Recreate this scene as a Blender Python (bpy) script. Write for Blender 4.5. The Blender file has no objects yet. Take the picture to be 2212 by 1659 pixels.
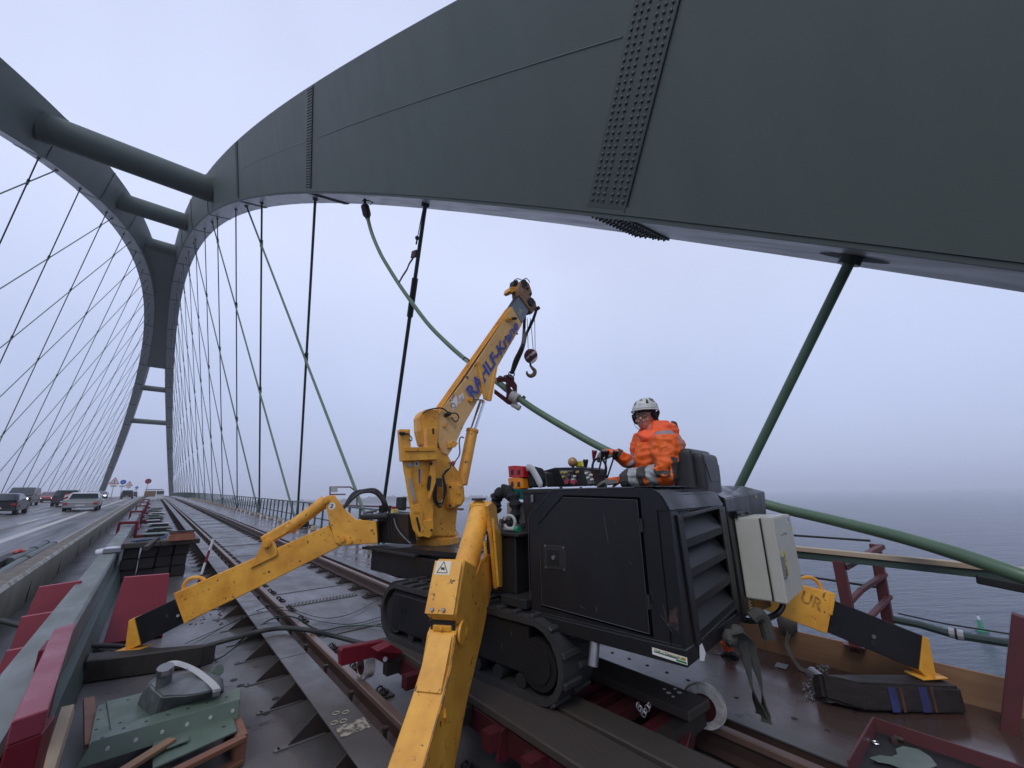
import bpy, bmesh, math, random
from mathutils import Vector, Matrix, Euler
R = math.radians
random.seed(7)
C = bpy.context.scene.collection
sc = bpy.context.scene
V = Vector

# ------------------------------------------------------------------ camera
CF, CAZ, CPI, CRO = 872.706, 0.712493, 0.264550, -0.017874   # focal length in px of a 2212 px wide frame, azimuth, pitch, roll
_fh = V((math.sin(CAZ), math.cos(CAZ), 0)); _r = V((math.cos(CAZ), -math.sin(CAZ), 0)); _z = V((0, 0, 1))
_u = math.cos(CPI) * _z - math.sin(CPI) * _fh
CW = math.cos(CPI) * _fh + math.sin(CPI) * _z
CR = math.cos(CRO) * _r + math.sin(CRO) * _u
CU = math.cos(CRO) * _u - math.sin(CRO) * _r
cam = bpy.data.cameras.new('camera'); cam.sensor_width = 36; cam.lens = CF / 2212 * 36
cam.clip_start = .03; cam.clip_end = 20000
co = bpy.data.objects.new('camera', cam); C.objects.link(co)
co.matrix_world = Matrix(((CR.x, CU.x, -CW.x, 0), (CR.y, CU.y, -CW.y, 0), (CR.z, CU.z, -CW.z, 0), (0, 0, 0, 1)))
sc.camera = co

# ------------------------------------------------------------------ world, sun, exposure
w = bpy.data.worlds.new('World'); sc.world = w; w.use_nodes = True
nt = w.node_tree; N = nt.nodes; L = nt.links; N.clear()
out = N.new('ShaderNodeOutputWorld'); bg = N.new('ShaderNodeBackground'); bg.inputs[1].default_value = .1
sky = N.new('ShaderNodeTexSky'); sky.sky_type = 'NISHITA'; sky.sun_disc = False
sky.sun_elevation = R(48); sky.sun_rotation = R(242); sky.air_density = 1.5; sky.dust_density = 3
tc = N.new('ShaderNodeTexCoord'); sep = N.new('ShaderNodeSeparateXYZ'); L.new(tc.outputs['Generated'], sep.inputs[0])
rp = N.new('ShaderNodeValToRGB'); L.new(sep.outputs[2], rp.inputs[0])
e = rp.color_ramp.elements
e[0].position = 0.0; e[0].color = (.42, .48, .70, 1)
e[1].position = 1.0; e[1].color = (.66, .72, .98, 1)
k = e.new(.22); k.color = (.53, .605, .86, 1)
k = e.new(.50); k.color = (.68, .75, 1.0, 1)
nz = N.new('ShaderNodeTexNoise'); nz.inputs['Scale'].default_value = 1.6; nz.inputs['Detail'].default_value = 3
L.new(tc.outputs['Generated'], nz.inputs['Vector'])
mr_ = N.new('ShaderNodeMapRange'); L.new(nz.outputs[0], mr_.inputs[0])
mr_.inputs[1].default_value = .3; mr_.inputs[2].default_value = .7; mr_.inputs[3].default_value = 9.7; mr_.inputs[4].default_value = 11.3
sc1 = N.new('ShaderNodeVectorMath'); sc1.operation = 'SCALE'; L.new(rp.outputs[0], sc1.inputs[0]); L.new(mr_.outputs[0], sc1.inputs['Scale'])
mx = N.new('ShaderNodeMix'); mx.data_type = 'RGBA'; mx.inputs['Factor'].default_value = .93
L.new(sky.outputs[0], mx.inputs['A']); L.new(sc1.outputs[0], mx.inputs['B'])
L.new(mx.outputs['Result'], bg.inputs[0]); L.new(bg.outputs[0], out.inputs[0])
sun = bpy.data.lights.new('sun', 'SUN'); sun.energy = .85; sun.angle = R(20); sun.color = (1, .96, .9)
so = bpy.data.objects.new('sun', sun); C.objects.link(so); so.rotation_euler = (R(42), 0, R(-62))
sc.view_settings.view_transform = 'Standard'; sc.view_settings.look = 'None'; sc.view_settings.gamma = 1
sc.view_settings.use_curve_mapping = False; sc.view_settings.exposure = 0
sc.cycles.use_denoising = True; sc.cycles.volume_bounces = 2; sc.cycles.max_bounces = 8; sc.cycles.diffuse_bounces = 3

# ------------------------------------------------------------------ the place: deck and arch curves
HC, S0, KD = 1.7121, .022663, 3.6528e-5        # rail top under the lens, slope and camber of the deck
def zd(y, dz=0.): return -HC + S0 * y - KD * y * y + dz
def ray(px, py): return CW + CR * ((px - 1106) / CF) - CU * ((py - 829.5) / CF)
def onD(px, py, dz=0.):                        # where a line of sight meets a surface of the cambered deck
    d = ray(px, py); A = KD * d.y ** 2; B = d.z - S0 * d.y; c = HC - dz
    D = B * B - 4 * A * c
    t = -B / (2 * A) if D < 0 else (-B - math.sqrt(D)) / (2 * A)
    return d * t
def onP(px, py, p0, n): d = ray(px, py); return d * (V(p0).dot(V(n)) / d.dot(V(n)))
def onX(px, py, X): return onP(px, py, (X, 0, 0), (1, 0, 0))
def onYp(px, py, Y): return onP(px, py, (0, Y, 0), (0, 1, 0))
def onZ(px, py, Z): return onP(px, py, (0, 0, Z), (0, 0, 1))
def dep(px, py, d): return ray(px, py) * d
TH = R(-5.5)                                   # the crane's own frame: right, forward
MF = V((math.sin(TH), math.cos(TH), 0)); MR = V((math.cos(TH), -math.sin(TH), 0)); MO = V((2.418, 1.34, -.95))
def M(x, y, z): return MO + MR * x + MF * y + V((0, 0, z))
def toM(p): d = V(p) - MO; return V((d.dot(MR), d.dot(MF), d.z))
def mX(px, py, x): return onP(px, py, M(x, 0, 0), MR)
def mY(px, py, y): return onP(px, py, M(0, y, 0), MF)
def mZ(px, py, z): return onP(px, py, M(0, 0, z), (0, 0, 1))
AY0, AL, AH, AXR, AW0, AW1, AWD, AM, AD0, AD1, AZB, AQ, AQ2 = -5.50686, 240.057, 42.3303, 5.95863, 1.30, .56, 22.14846, .234805, 4.055107, -1.31155, -1.686842, -.00866, -.01253
def _az(u): s = 4 * u * (1 - u); return AZB + AH * (s + AQ * s * (1 - s) + AQ2 * s * (1 - s) * (s - .5))
def archp(u, side=1, off=0., dp=0.):
    y = AY0 + AL * u; s = 4 * u * (1 - u); z = _az(u); dz = (_az(u + 1e-4) - _az(u - 1e-4)) / (2e-4 * AL); l = math.hypot(1, dz)
    d = (AD0 + AD1 * s) * dp; y -= dz / l * d; z += d / l; wd = AW0 + AW1 * s
    X = (AXR + off * wd - AM * (z - AZB)) if side > 0 else AXR - AWD - off * wd + AM * (z - AZB)
    return V((X, y, z + .16 * off * wd))

# ------------------------------------------------------------------ materials
MATS = {}
def mat(name, col, rough=.5, metal=0., dirt=None, dscale=3., damt=.5, bump=.0, bscale=40., chips=None, cscale=9., cth=.68, rvar=0., coat=0., spec=.5, stretch=None, emit=None, trans=0., dsharp=.25, cstretch=None):
    if name in MATS: return MATS[name]
    m = bpy.data.materials.new(name); m.use_nodes = True; nt = m.node_tree; N = nt.nodes; L = nt.links
    b = N['Principled BSDF']; b.inputs['Base Color'].default_value = (*col, 1); b.inputs['Roughness'].default_value = rough
    b.inputs['Metallic'].default_value = metal; b.inputs['Specular IOR Level'].default_value = spec
    b.inputs['Coat Weight'].default_value = coat; b.inputs['Coat Roughness'].default_value = .15
    b.inputs['Transmission Weight'].default_value = trans
    if emit: b.inputs['Emission Color'].default_value = (*emit[0], 1); b.inputs['Emission Strength'].default_value = emit[1]
    tc = N.new('ShaderNodeTexCoord'); src = tc.outputs['Object']
    if stretch:
        mp = N.new('ShaderNodeMapping'); mp.inputs['Scale'].default_value = stretch; L.new(src, mp.inputs[0]); src_d = mp.outputs[0]
    else: src_d = src
    def noise(sc_, det=5, ro=.6, s=None):
        n = N.new('ShaderNodeTexNoise'); n.inputs['Scale'].default_value = sc_; n.inputs['Detail'].default_value = det; n.inputs['Roughness'].default_value = ro
        L.new(s or src_d, n.inputs['Vector']); return n.outputs[0]
    def rng(x, a, b_, c=0., d=1.):
        r = N.new('ShaderNodeMapRange'); L.new(x, r.inputs[0])
        for i, v in enumerate((a, b_, c, d)): r.inputs[i + 1].default_value = v
        return r.outputs[0]
    cur = None
    if dirt:
        mxn = N.new('ShaderNodeMix'); mxn.data_type = 'RGBA'; mxn.inputs['A'].default_value = (*col, 1); mxn.inputs['B'].default_value = (*dirt, 1)
        f = rng(noise(dscale), .5 - dsharp, .5 + dsharp, 0, damt); L.new(f, mxn.inputs['Factor']); cur = mxn.outputs['Result']
    if chips:
        mxn = N.new('ShaderNodeMix'); mxn.data_type = 'RGBA'
        if cur: L.new(cur, mxn.inputs['A'])
        else: mxn.inputs['A'].default_value = (*col, 1)
        mxn.inputs['B'].default_value = (*chips, 1)
        s2 = src
        if cstretch:
            mp2 = N.new('ShaderNodeMapping'); mp2.inputs['Scale'].default_value = cstretch; L.new(src, mp2.inputs[0]); s2 = mp2.outputs[0]
        f = rng(noise(cscale, 8, .72, s2), cth, cth + .02); L.new(f, mxn.inputs['Factor']); cur = mxn.outputs['Result']
    if cur: L.new(cur, b.inputs['Base Color'])
    if rvar:
        L.new(rng(noise(dscale * .7 + 1, 4), .35, .65, max(0.02, rough - rvar), min(1, rough + rvar)), b.inputs['Roughness'])
    if bump:
        bn = N.new('ShaderNodeBump'); bn.inputs['Strength'].default_value = bump; bn.inputs['Distance'].default_value = .01
        L.new(noise(bscale, 4), bn.inputs['Height']); L.new(bn.outputs[0], b.inputs['Normal'])
    MATS[name] = m; return m

ARCH = mat('arch_paint', (.094, .120, .110), .58, dirt=(.070, .092, .084), dscale=1.1, damt=.7, bump=.02, bscale=14, rvar=.03, stretch=(1.2, 1.2, .14), dsharp=.3, spec=.35, chips=(.10, .125, .115), cscale=2.2, cth=.67, cstretch=(4, 4, .12))
ARCHB = mat('arch_underside_lit', (.27, .275, .27), .42, dirt=(.34, .34, .335), dscale=.9, damt=.6, rvar=.06, stretch=(2.5, .25, 1))  # pale tone paints in light thrown up from water and deck
ARCHD = mat('arch_seam', (.03, .038, .040), .5)
ARCHP = mat('splice_paint', (.052, .068, .064), .5, dirt=(.04, .05, .048), dscale=3, damt=.6)
GREEN = mat('hanger_green', (.085, .15, .10), .38, dirt=(.05, .09, .065), dscale=4, damt=.5)
HBLACK = mat('hanger_dark', (.018, .03, .026), .45, dirt=(.05, .08, .06), dscale=3, damt=.4)
YEL = mat('crane_yellow', (.88, .455, .06), .42, dirt=(.60, .25, .03), dscale=4, damt=.85, chips=(.04, .022, .016), cscale=17, cth=.615, bump=.05, bscale=60, rvar=.12, dsharp=.17)
YEL2 = mat('crane_yellow_clean', (.80, .38, .04), .38, dirt=(.52, .21, .025), dscale=4, damt=.6, chips=(.04, .025, .02), cscale=11, cth=.625, rvar=.1)
YELW = mat('boom_side_faded', (.74, .47, .20), .5, dirt=(.5, .28, .08), dscale=4, damt=.6, chips=(.06, .035, .02), cscale=16, cth=.62)
BLK = mat('machine_black', (.0095, .011, .015), .36, dirt=(.020, .018, .017), dscale=2.6, damt=.7, bump=.03, bscale=25, chips=(.075, .068, .06), cscale=9, cth=.655, rvar=.12, spec=.36, stretch=(1, 1, .35), cstretch=(1.6, 1.6, .5))
BLKM = mat('black_matt', (.011, .012, .014), .6, dirt=(.03, .028, .026), dscale=6, damt=.5)
LOUV = mat('louvre_black', (.008, .009, .012), .45, spec=.28, dirt=(.016, .016, .018), dscale=5, damt=.6)
RUB = mat('rubber_track', (.018, .019, .021), .62, dirt=(.045, .042, .04), dscale=7, damt=.7, bump=.2, bscale=60)
HOSE = mat('hose_black', (.008, .008, .010), .32)
STEEL = mat('bare_steel', (.32, .32, .33), .32, metal=.8, dirt=(.12, .1, .09), dscale=9, damt=.5)
CHROME = mat('chrome_rod', (.75, .77, .8), .08, metal=1)
GALV = mat('galvanised', (.15, .165, .17), .6, metal=.1, dirt=(.085, .098, .105), dscale=7, damt=.9, bump=.15, bscale=26, rvar=.12, dsharp=.15, chips=(.25, .26, .26), cscale=12, cth=.64)
GREY = mat('cabinet_grey', (.52, .52, .455), .45, dirt=(.40, .39, .33), dscale=6, damt=.5, chips=(.12, .1, .09), cscale=13, cth=.69)
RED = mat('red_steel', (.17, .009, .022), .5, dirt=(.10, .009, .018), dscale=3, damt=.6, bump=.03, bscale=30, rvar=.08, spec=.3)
REDD = mat('trolley_red_shaded', (.085, .010, .016), .5, dirt=(.03, .012, .012), dscale=6, damt=.8, bump=.05, spec=.3)  # darkened red, shade under the crane put into the colour
MAROON = mat('maroon_post', (.13, .035, .04), .5, dirt=(.07, .03, .03), dscale=5, damt=.7)
BEAMG = mat('beam_greygreen', (.15, .17, .155), .42, dirt=(.11, .125, .115), dscale=3, damt=.7, bump=.05, bscale=15, rvar=.15, stretch=(1, .3, 1))
PGREEN = mat('plate_green', (.115, .165, .125), .42, dirt=(.075, .11, .085), dscale=5, damt=.6, bump=.04, rvar=.1)
RAILG = mat('railing_green', (.055, .09, .078), .5, dirt=(.03, .05, .045), dscale=4, damt=.6)
RUST = mat('rail_rust', (.060, .035, .028), .55, dirt=(.03, .018, .015), dscale=7, damt=.8, bump=.15, bscale=50)
RUSTH = mat('rail_head', (.18, .115, .092), .38, dirt=(.09, .055, .045), dscale=2.5, damt=.8, rvar=.1, stretch=(1, .2, 1))
RUSTD = mat('rust_dark', (.036, .022, .019), .6, dirt=(.018, .014, .013), dscale=8, damt=.7, bump=.2, bscale=40)
DECK = mat('deck_steel', (.125, .124, .126), .36, dirt=(.045, .036, .033), dscale=1.1, damt=.8, rvar=.13, chips=(.028, .022, .020), cscale=4, cth=.62, dsharp=.2, spec=.4, stretch=(1, .5, 1))
DECKR = mat('deck_walk', (.068, .052, .047), .24, dirt=(.070, .034, .026), dscale=1.3, damt=.9, rvar=.14, dsharp=.18, spec=.45, chips=(.03, .024, .022), cscale=6, cth=.62)
ROADM = mat('asphalt_wet', (.105, .103, .10), .42, dirt=(.055, .055, .058), dscale=.8, damt=.8, bump=.03, bscale=90, rvar=.16, stretch=(1, .04, 1), spec=.4, dsharp=.15)
PAINTW = mat('road_paint', (.46, .45, .40), .4, dirt=(.3, .29, .26), dscale=4, damt=.6)
CONC = mat('concrete', (.27, .26, .215), .75, dirt=(.12, .112, .088), dscale=2.4, damt=.85, bump=.4, bscale=30, stretch=(1, .8, .25), dsharp=.2)
CONCT = mat('concrete_top', (.19, .165, .13), .7, dirt=(.07, .055, .04), dscale=6, damt=.9, bump=.5, bscale=45, dsharp=.15)
SLEEPER = mat('creosote_wood', (.016, .013, .012), .6, dirt=(.035, .027, .023), dscale=5, damt=.7, bump=.35, bscale=18, stretch=(4, 1, 4), dsharp=.15)
PLANK = mat('old_plank', (.052, .043, .036), .6, dirt=(.04, .03, .025), dscale=6, damt=.8, bump=.4, bscale=25, stretch=(5, .6, 5))
PINE = mat('pine_board', (.30, .175, .095), .55, dirt=(.19, .10, .052), dscale=4, damt=.8, bump=.15, bscale=20, stretch=(1, .4, 6), chips=(.07, .03, .018), cscale=2.2, cth=.74)
PALEW = mat('pale_timber', (.50, .41, .30), .6, dirt=(.36, .27, .18), dscale=5, damt=.7, bump=.1, stretch=(2, .3, 2), chips=(.16, .09, .05), cscale=3, cth=.77)
WHITEP = mat('white_plastic', (.62, .62, .62), .4, dirt=(.42, .42, .42), dscale=6, damt=.6)
WPAINT = mat('wheel_white', (.72, .70, .66), .45, dirt=(.22, .2, .18), dscale=9, damt=.7, dsharp=.12)
SLING = mat('sling_grey', (.075, .073, .062), .8, dirt=(.045, .044, .038), dscale=10, damt=.7, bump=.5, bscale=90)
TEXT = mat('print_black', (.012, .012, .012), .5)
TBLUE = mat('print_blue', (.055, .085, .33), .5)
TWHITE = mat('print_white', (.75, .75, .72), .5)
GLASS = mat('vehicle_glass', (.03, .04, .045), .08, spec=.7)
LAMPON = mat('headlamp_lit', (.9, .9, .85), .3, emit=((1, .97, .9), 6.))

# ------------------------------------------------------------------ mesh helper
def frame(d, up=(0, 0, 1)):
    d = V(d).normalized(); up = V(up); s = d.cross(up)
    if s.length < 1e-5: s = d.cross(V((0, 1, 0)))
    s.normalize(); return s, s.cross(d).normalized(), d      # side, up, direction
class MB:
    def __init__(s): s.v = []; s.f = []; s.mi = []; s.cur = 0
    def add(s, vs, fs):
        o = len(s.v); s.v += [tuple(x) for x in vs]; s.f += [[i + o for i in f] for f in fs]; s.mi += [s.cur] * len(fs); return s
    def hexa(s, c8): return s.add(c8, [(0, 3, 2, 1), (4, 5, 6, 7), (0, 1, 5, 4), (1, 2, 6, 5), (2, 3, 7, 6), (3, 0, 4, 7)])
    def box(s, c, d, ax=None):
        X, Y, Z = ax if ax else (V((1, 0, 0)), V((0, 1, 0)), V((0, 0, 1))); c = V(c); a, b, e = d[0] / 2, d[1] / 2, d[2] / 2
        return s.hexa([c + X * i * a + Y * j * b + Z * k * e for k in (-1, 1) for i, j in ((-1, -1), (1, -1), (1, 1), (-1, 1))])
    def beam(s, p0, p1, w, h, up=(0, 0, 1), w1=None, h1=None):
        p0, p1 = V(p0), V(p1); S, U, D = frame(p1 - p0, up); w1 = w if w1 is None else w1; h1 = h if h1 is None else h1
        q = []
        for p, a, b in ((p0, w, h), (p1, w1, h1)):
            q += [p + S * i * a / 2 + U * j * b / 2 for i, j in ((-1, -1), (1, -1), (1, 1), (-1, 1))]
        return s.hexa([q[0], q[1], q[2], q[3], q[4], q[5], q[6], q[7]])
    def cyl(s, p0, p1, r0, r1=None, n=16, cap=True):
        p0, p1 = V(p0), V(p1); r1 = r0 if r1 is None else r1; S, U, D = frame(p1 - p0); vs = []
        for p, r in ((p0, r0), (p1, r1)):
            vs += [p + (S * math.cos(2 * math.pi * i / n) + U * math.sin(2 * math.pi * i / n)) * r for i in range(n)]
        fs = [(i, (i + 1) % n, n + (i + 1) % n, n + i) for i in range(n)]
        if cap: fs += [tuple(reversed(range(n))), tuple(range(n, 2 * n))]
        return s.add(vs, fs)
    def tube(s, pts, r, n=10, rs=None, flat=1., cap=True):
        pts = [V(p) for p in pts]; vs = []; m = len(pts); pu = None
        for i, p in enumerate(pts):
            d = (pts[min(i + 1, m - 1)] - pts[max(i - 1, 0)])
            if d.length < 1e-7: d = V((0, 0, 1))
            d.normalize()
            if pu is None: S, U, _ = frame(d)
            else:
                S = d.cross(pu)
                if S.length < 1e-6: S, U, _ = frame(d)
                S.normalize(); U = S.cross(d)
            pu = U; rr = rs[i] if rs else r
            vs += [p + (S * math.cos(2 * math.pi * j / n) * flat + U * math.sin(2 * math.pi * j / n)) * rr for j in range(n)]
        fs = [(i * n + j, i * n + (j + 1) % n, (i + 1) * n + (j + 1) % n, (i + 1) * n + j) for i in range(m - 1) for j in range(n)]
        if cap: fs += [tuple(reversed(range(n))), tuple((m - 1) * n + j for j in range(n))]
        return s.add(vs, fs)
    def prism(s, poly, off):                    # polygon of 3-D points pushed along the vector off
        poly = [V(p) for p in poly]; off = V(off); n = len(poly)
        nn = V((0, 0, 0))
        for i in range(n): nn += (poly[i] - poly[0]).cross(poly[(i + 1) % n] - poly[0])
        if nn.dot(off) > 0: poly = poly[::-1]
        return s.add(poly + [p + off for p in poly], [tuple(range(n)), tuple(reversed(range(n, 2 * n)))] + [(i, n + i, n + (i + 1) % n, (i + 1) % n) for i in range(n)])
    def lathe(s, p, axis, prof, n=20):          # prof: (distance along the axis, radius)
        p = V(p); S, U, D = frame(axis); vs = []; m = len(prof)
        for t, r in prof: vs += [p + D * t + (S * math.cos(2 * math.pi * j / n) + U * math.sin(2 * math.pi * j / n)) * max(r, 1e-4) for j in range(n)]
        fs = [(i * n + j, i * n + (j + 1) % n, (i + 1) * n + (j + 1) % n, (i + 1) * n + j) for i in range(m - 1) for j in range(n)]
        fs += [tuple(reversed(range(n))), tuple((m - 1) * n + j for j in range(n))]
        return s.add(vs, fs)
    def ball(s, p, r, n=12, sc=(1, 1, 1), ax=None):
        p = V(p); X, Y, Z = ax if ax else (V((1, 0, 0)), V((0, 1, 0)), V((0, 0, 1))); m = n // 2 + 1; vs = []
        for i in range(m):
            t = math.pi * (i + .02) / (m - 1 + .04)
            for j in range(n):
                a = 2 * math.pi * j / n
                vs.append(p + X * (r * sc[0] * math.sin(t) * math.cos(a)) + Y * (r * sc[1] * math.sin(t) * math.sin(a)) + Z * (r * sc[2] * math.cos(t)))
        fs = [((i + 1) * n + j, (i + 1) * n + (j + 1) % n, i * n + (j + 1) % n, i * n + j) for i in range(m - 1) for j in range(n)]
        fs += [tuple(range(n)), tuple(reversed([(m - 1) * n + j for j in range(n)]))]
        return s.add(vs, fs)
    def torus(s, p, axis, R_, r, n=20, k=8, a0=0., a1=360.):
        p = V(p); S, U, D = frame(axis); full = abs(a1 - a0) >= 359.9; cnt = n if full else n + 1
        pts = [p + (S * math.cos(R(a0 + (a1 - a0) * i / n)) + U * math.sin(R(a0 + (a1 - a0) * i / n))) * R_ for i in range(cnt)]
        if full:
            vs = []
            for i, q in enumerate(pts):
                rd = (q - p).normalized(); vs += [q + (rd * math.cos(2 * math.pi * j / k) + D * math.sin(2 * math.pi * j / k)) * r for j in range(k)]
            return s.add(vs, [(i * k + j, ((i + 1) % n) * k + j, ((i + 1) % n) * k + (j + 1) % k, i * k + (j + 1) % k) for i in range(n) for j in range(k)])
        return s.tube(pts, r, k)
    def bolt(s, p, axis, r=.012, h=.01): p = V(p); a = V(axis).normalized(); return s.cyl(p - a * .003, p + a * h, r, r * .95, 6)
    def strip(s, sec, y0, y1, step=4.):         # a section (x, dz) drawn along the deck, following its camber
        n = max(1, int(round((y1 - y0) / step))); m = len(sec); vs = []
        for i in range(n + 1):
            y = y0 + (y1 - y0) * i / n; vs += [(x, y, zd(y, dz)) for x, dz in sec]
        fs = [(i * m + j, i * m + (j + 1) % m, (i + 1) * m + (j + 1) % m, (i + 1) * m + j) for i in range(n) for j in range(m)]
        fs += [tuple(reversed(range(m))), tuple(n * m + j for j in range(m))]
        return s.add(vs, fs)
    def build(s, name, m, parent=None, smooth=False, bevel=0., seg=1, kind=None, angle=35):
        me = bpy.data.meshes.new(name); o = bpy.data.objects.new(name, me); base = V((0, 0, 0))
        if parent is not None:
            base = parent.get('_b'); base = V(base) if base is not None else V((0, 0, 0)); o['_b'] = list(base)
        me.from_pydata([tuple(V(v) - base) for v in s.v], [], s.f)
        for x in (m if isinstance(m, (list, tuple)) else [m]): me.materials.append(x)
        if max(s.mi or [0]) > 0: me.polygons.foreach_set('material_index', s.mi)
        bm = bmesh.new(); bm.from_mesh(me)
        bmesh.ops.recalc_face_normals(bm, faces=bm.faces)
        if bevel > 0:
            es = [x for x in bm.edges if len(x.link_faces) == 2 and x.calc_face_angle(0) > R(30)]
            bmesh.ops.bevel(bm, geom=es, offset=bevel, segments=seg, affect='EDGES', clamp_overlap=True)
        if smooth:
            for f in bm.faces: f.smooth = True
            for x in bm.edges: x.smooth = not (len(x.link_faces) == 2 and x.calc_face_angle(0) > R(angle))
        bm.to_mesh(me); bm.free(); me.update()
        C.objects.link(o)
        if parent is not None: o.parent = parent
        if kind: o['kind'] = kind
        return o
def tag(o, label=None, cat=None, group=None, kind=None):
    if label: o['label'] = label
    if cat: o['category'] = cat
    if group: o['group'] = group
    if kind: o['kind'] = kind
    return o
def empty(name, p, label, cat, group=None):
    o = bpy.data.objects.new(name, None); C.objects.link(o); o.location = V(p); o.empty_display_size = .1; o['_b'] = list(V(p)); return tag(o, label, cat, group)
def clone(o, dx=None, label=None, group=None, parent=None):
    c = o.copy(); C.objects.link(c)
    if parent is not None: c.parent = parent
    if dx is not None: c.location = c.location + V(dx)
    if label: c['label'] = label
    if group: c['group'] = group
    for ch in [x for x in list(o.children)]: clone(ch, parent=c)
    return c
TMP = []
def evaluated_mesh(o):                          # evaluates one object alone, in a scratch scene
    if not TMP: TMP.append(bpy.data.scenes.new('scratch'))
    s = TMP[0]; s.collection.objects.link(o)
    with bpy.context.temp_override(scene=s, view_layer=s.view_layers[0]): dg = bpy.context.evaluated_depsgraph_get()
    me = bpy.data.meshes.new_from_object(o.evaluated_get(dg), depsgraph=dg); s.collection.objects.unlink(o); return me
def textmesh(name, s, m, parent, p, xdir, ydir, size, depth=.001, bold=0., shear=0., squeeze=1.):
    cu = bpy.data.curves.new(name, 'FONT'); cu.body = s; cu.size = 1; cu.extrude = 0; cu.offset = bold; cu.shear = shear; cu.resolution_u = 3
    t = bpy.data.objects.new(name + '_tmp', cu)
    me = evaluated_mesh(t); bpy.data.objects.remove(t)
    x = V(xdir).normalized(); y = V(ydir); y = (y - x * y.dot(x)).normalized(); base = V(parent['_b']) if parent is not None else V((0, 0, 0)); p = V(p)
    for v in me.vertices: v.co = p + x * (v.co.x * size * squeeze) + y * (v.co.y * size) - base
    me.materials.clear(); me.materials.append(m); me.name = name
    o = bpy.data.objects.new(name, me); C.objects.link(o)
    if parent is not None: o.parent = parent; o['_b'] = list(base)
    return o
def bez(pts, n=24):                             # smooth curve through the points
    pts = [V(p) for p in pts]; out = []
    for i in range(len(pts) - 1):
        p0 = pts[max(i - 1, 0)]; p1 = pts[i]; p2 = pts[i + 1]; p3 = pts[min(i + 2, len(pts) - 1)]
        for k in range(n):
            t = k / n; out.append(.5 * ((2 * p1) + (p2 - p0) * t + (2 * p0 - 5 * p1 + 4 * p2 - p3) * t * t + (3 * p1 - p0 - 3 * p2 + p3) * t ** 3))
    return out + [pts[-1]]
# ================================================================== water, shore, haze
WZ = -27.
mb = MB(); mb.add([(-7000, -7000, WZ), (7000, -7000, WZ), (7000, 7000, WZ), (-7000, 7000, WZ)], [(0, 1, 2, 3)])
WAT = bpy.data.materials.new('sea_water'); WAT.use_nodes = True
nt = WAT.node_tree; N = nt.nodes; L = nt.links; b = N['Principled BSDF']; b.inputs['Base Color'].default_value = (.055, .075, .10, 1); b.inputs['Roughness'].default_value = .12; b.inputs['IOR'].default_value = 1.33
tc = N.new('ShaderNodeTexCoord'); hs = []; vr = N.new('ShaderNodeMapping'); vr.inputs['Rotation'].default_value = (0, 0, R(34)); L.new(tc.outputs['Object'], vr.inputs[0])
for scl, st, rot, ds in ((1, (.075, .26, .3), 6, 1.3), (1, (.28, 1.0, 1), -8, .45), (1, (.010, .035, .05), 0, 2.2)):
    mp = N.new('ShaderNodeMapping'); mp.inputs['Scale'].default_value = st; mp.inputs['Rotation'].default_value = (0, 0, R(rot)); L.new(vr.outputs[0], mp.inputs[0])
    n = N.new('ShaderNodeTexNoise'); n.inputs['Scale'].default_value = scl; n.inputs['Detail'].default_value = 5; n.inputs['Roughness'].default_value = .62; L.new(mp.outputs[0], n.inputs['Vector'])
    m = N.new('ShaderNodeMath'); m.operation = 'MULTIPLY'; m.inputs[1].default_value = ds; L.new(n.outputs[0], m.inputs[0]); hs.append(m.outputs[0])
a = N.new('ShaderNodeMath'); L.new(hs[0], a.inputs[0]); L.new(hs[1], a.inputs[1]); a2 = N.new('ShaderNodeMath'); L.new(a.outputs[0], a2.inputs[0]); L.new(hs[2], a2.inputs[1])
bn = N.new('ShaderNodeBump'); bn.inputs['Strength'].default_value = .9; bn.inputs['Distance'].default_value = 2.8; L.new(a2.outputs[0], bn.inputs['Height']); L.new(bn.outputs[0], b.inputs['Normal'])
tag(mb.build('water', WAT), kind='structure')

LAND = mat('shore_land', (.10, .085, .055), .9, dirt=(.05, .05, .03), dscale=.02, damt=.8)
mb = MB(); rnd = random.Random(3)
sh = []
for i in range(41):
    a = i / 40; x = -1500 + 2900 * a; y = 1650 - 350 * a + 60 * math.sin(a * 9); sh.append((x, y))
n = len(sh); vs = []
for x, y in sh: vs.append((x, y - 12, WZ - .5))
for x, y in sh: vs.append((x, y + 30, WZ + 2.5))
for x, y in sh: vs.append((x * 1.6, y + 2600, WZ + 6))
mb.add(vs, [(i, i + 1, n + i + 1, n + i) for i in range(n - 1)] + [(n + i, n + i + 1, 2 * n + i + 1, 2 * n + i) for i in range(n - 1)])
tag(mb.build('far_shore', LAND), kind='structure')
WOOD = mat('far_wood', (.055, .05, .035), .9, dirt=(.09, .075, .045), dscale=.05, damt=.8)
mb = MB()
for i in range(1500):
    a = rnd.random() ** 1.0; x = -1300 + 2500 * a; y = 1650 - 350 * ((x + 1500) / 2900) + 60 * math.sin(((x + 1500) / 2900) * 9) + 40 + 260 * rnd.random()
    r_ = rnd.uniform(5, 9); hh = rnd.uniform(12, 24) * (.75 + .35 * math.sin(x * .011) + .12 * math.sin(x * .05)); hh = max(6, hh)
    for q in range(4):
        c = V((x + rnd.uniform(-7, 7), y + rnd.uniform(-6, 6), WZ + 2 + hh * rnd.uniform(.35, .85)))
        mb.ball(c, r_ * rnd.uniform(.35, .8), 6, (1, 1, rnd.uniform(.8, 1.5)))
    mb.cyl((x, y, WZ), (x, y, WZ + hh), .35, .1, 4)
tag(mb.build('far_woodland', WOOD), 'bare grey woodland along the far misty shore', 'woodland', kind='stuff')
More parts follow.
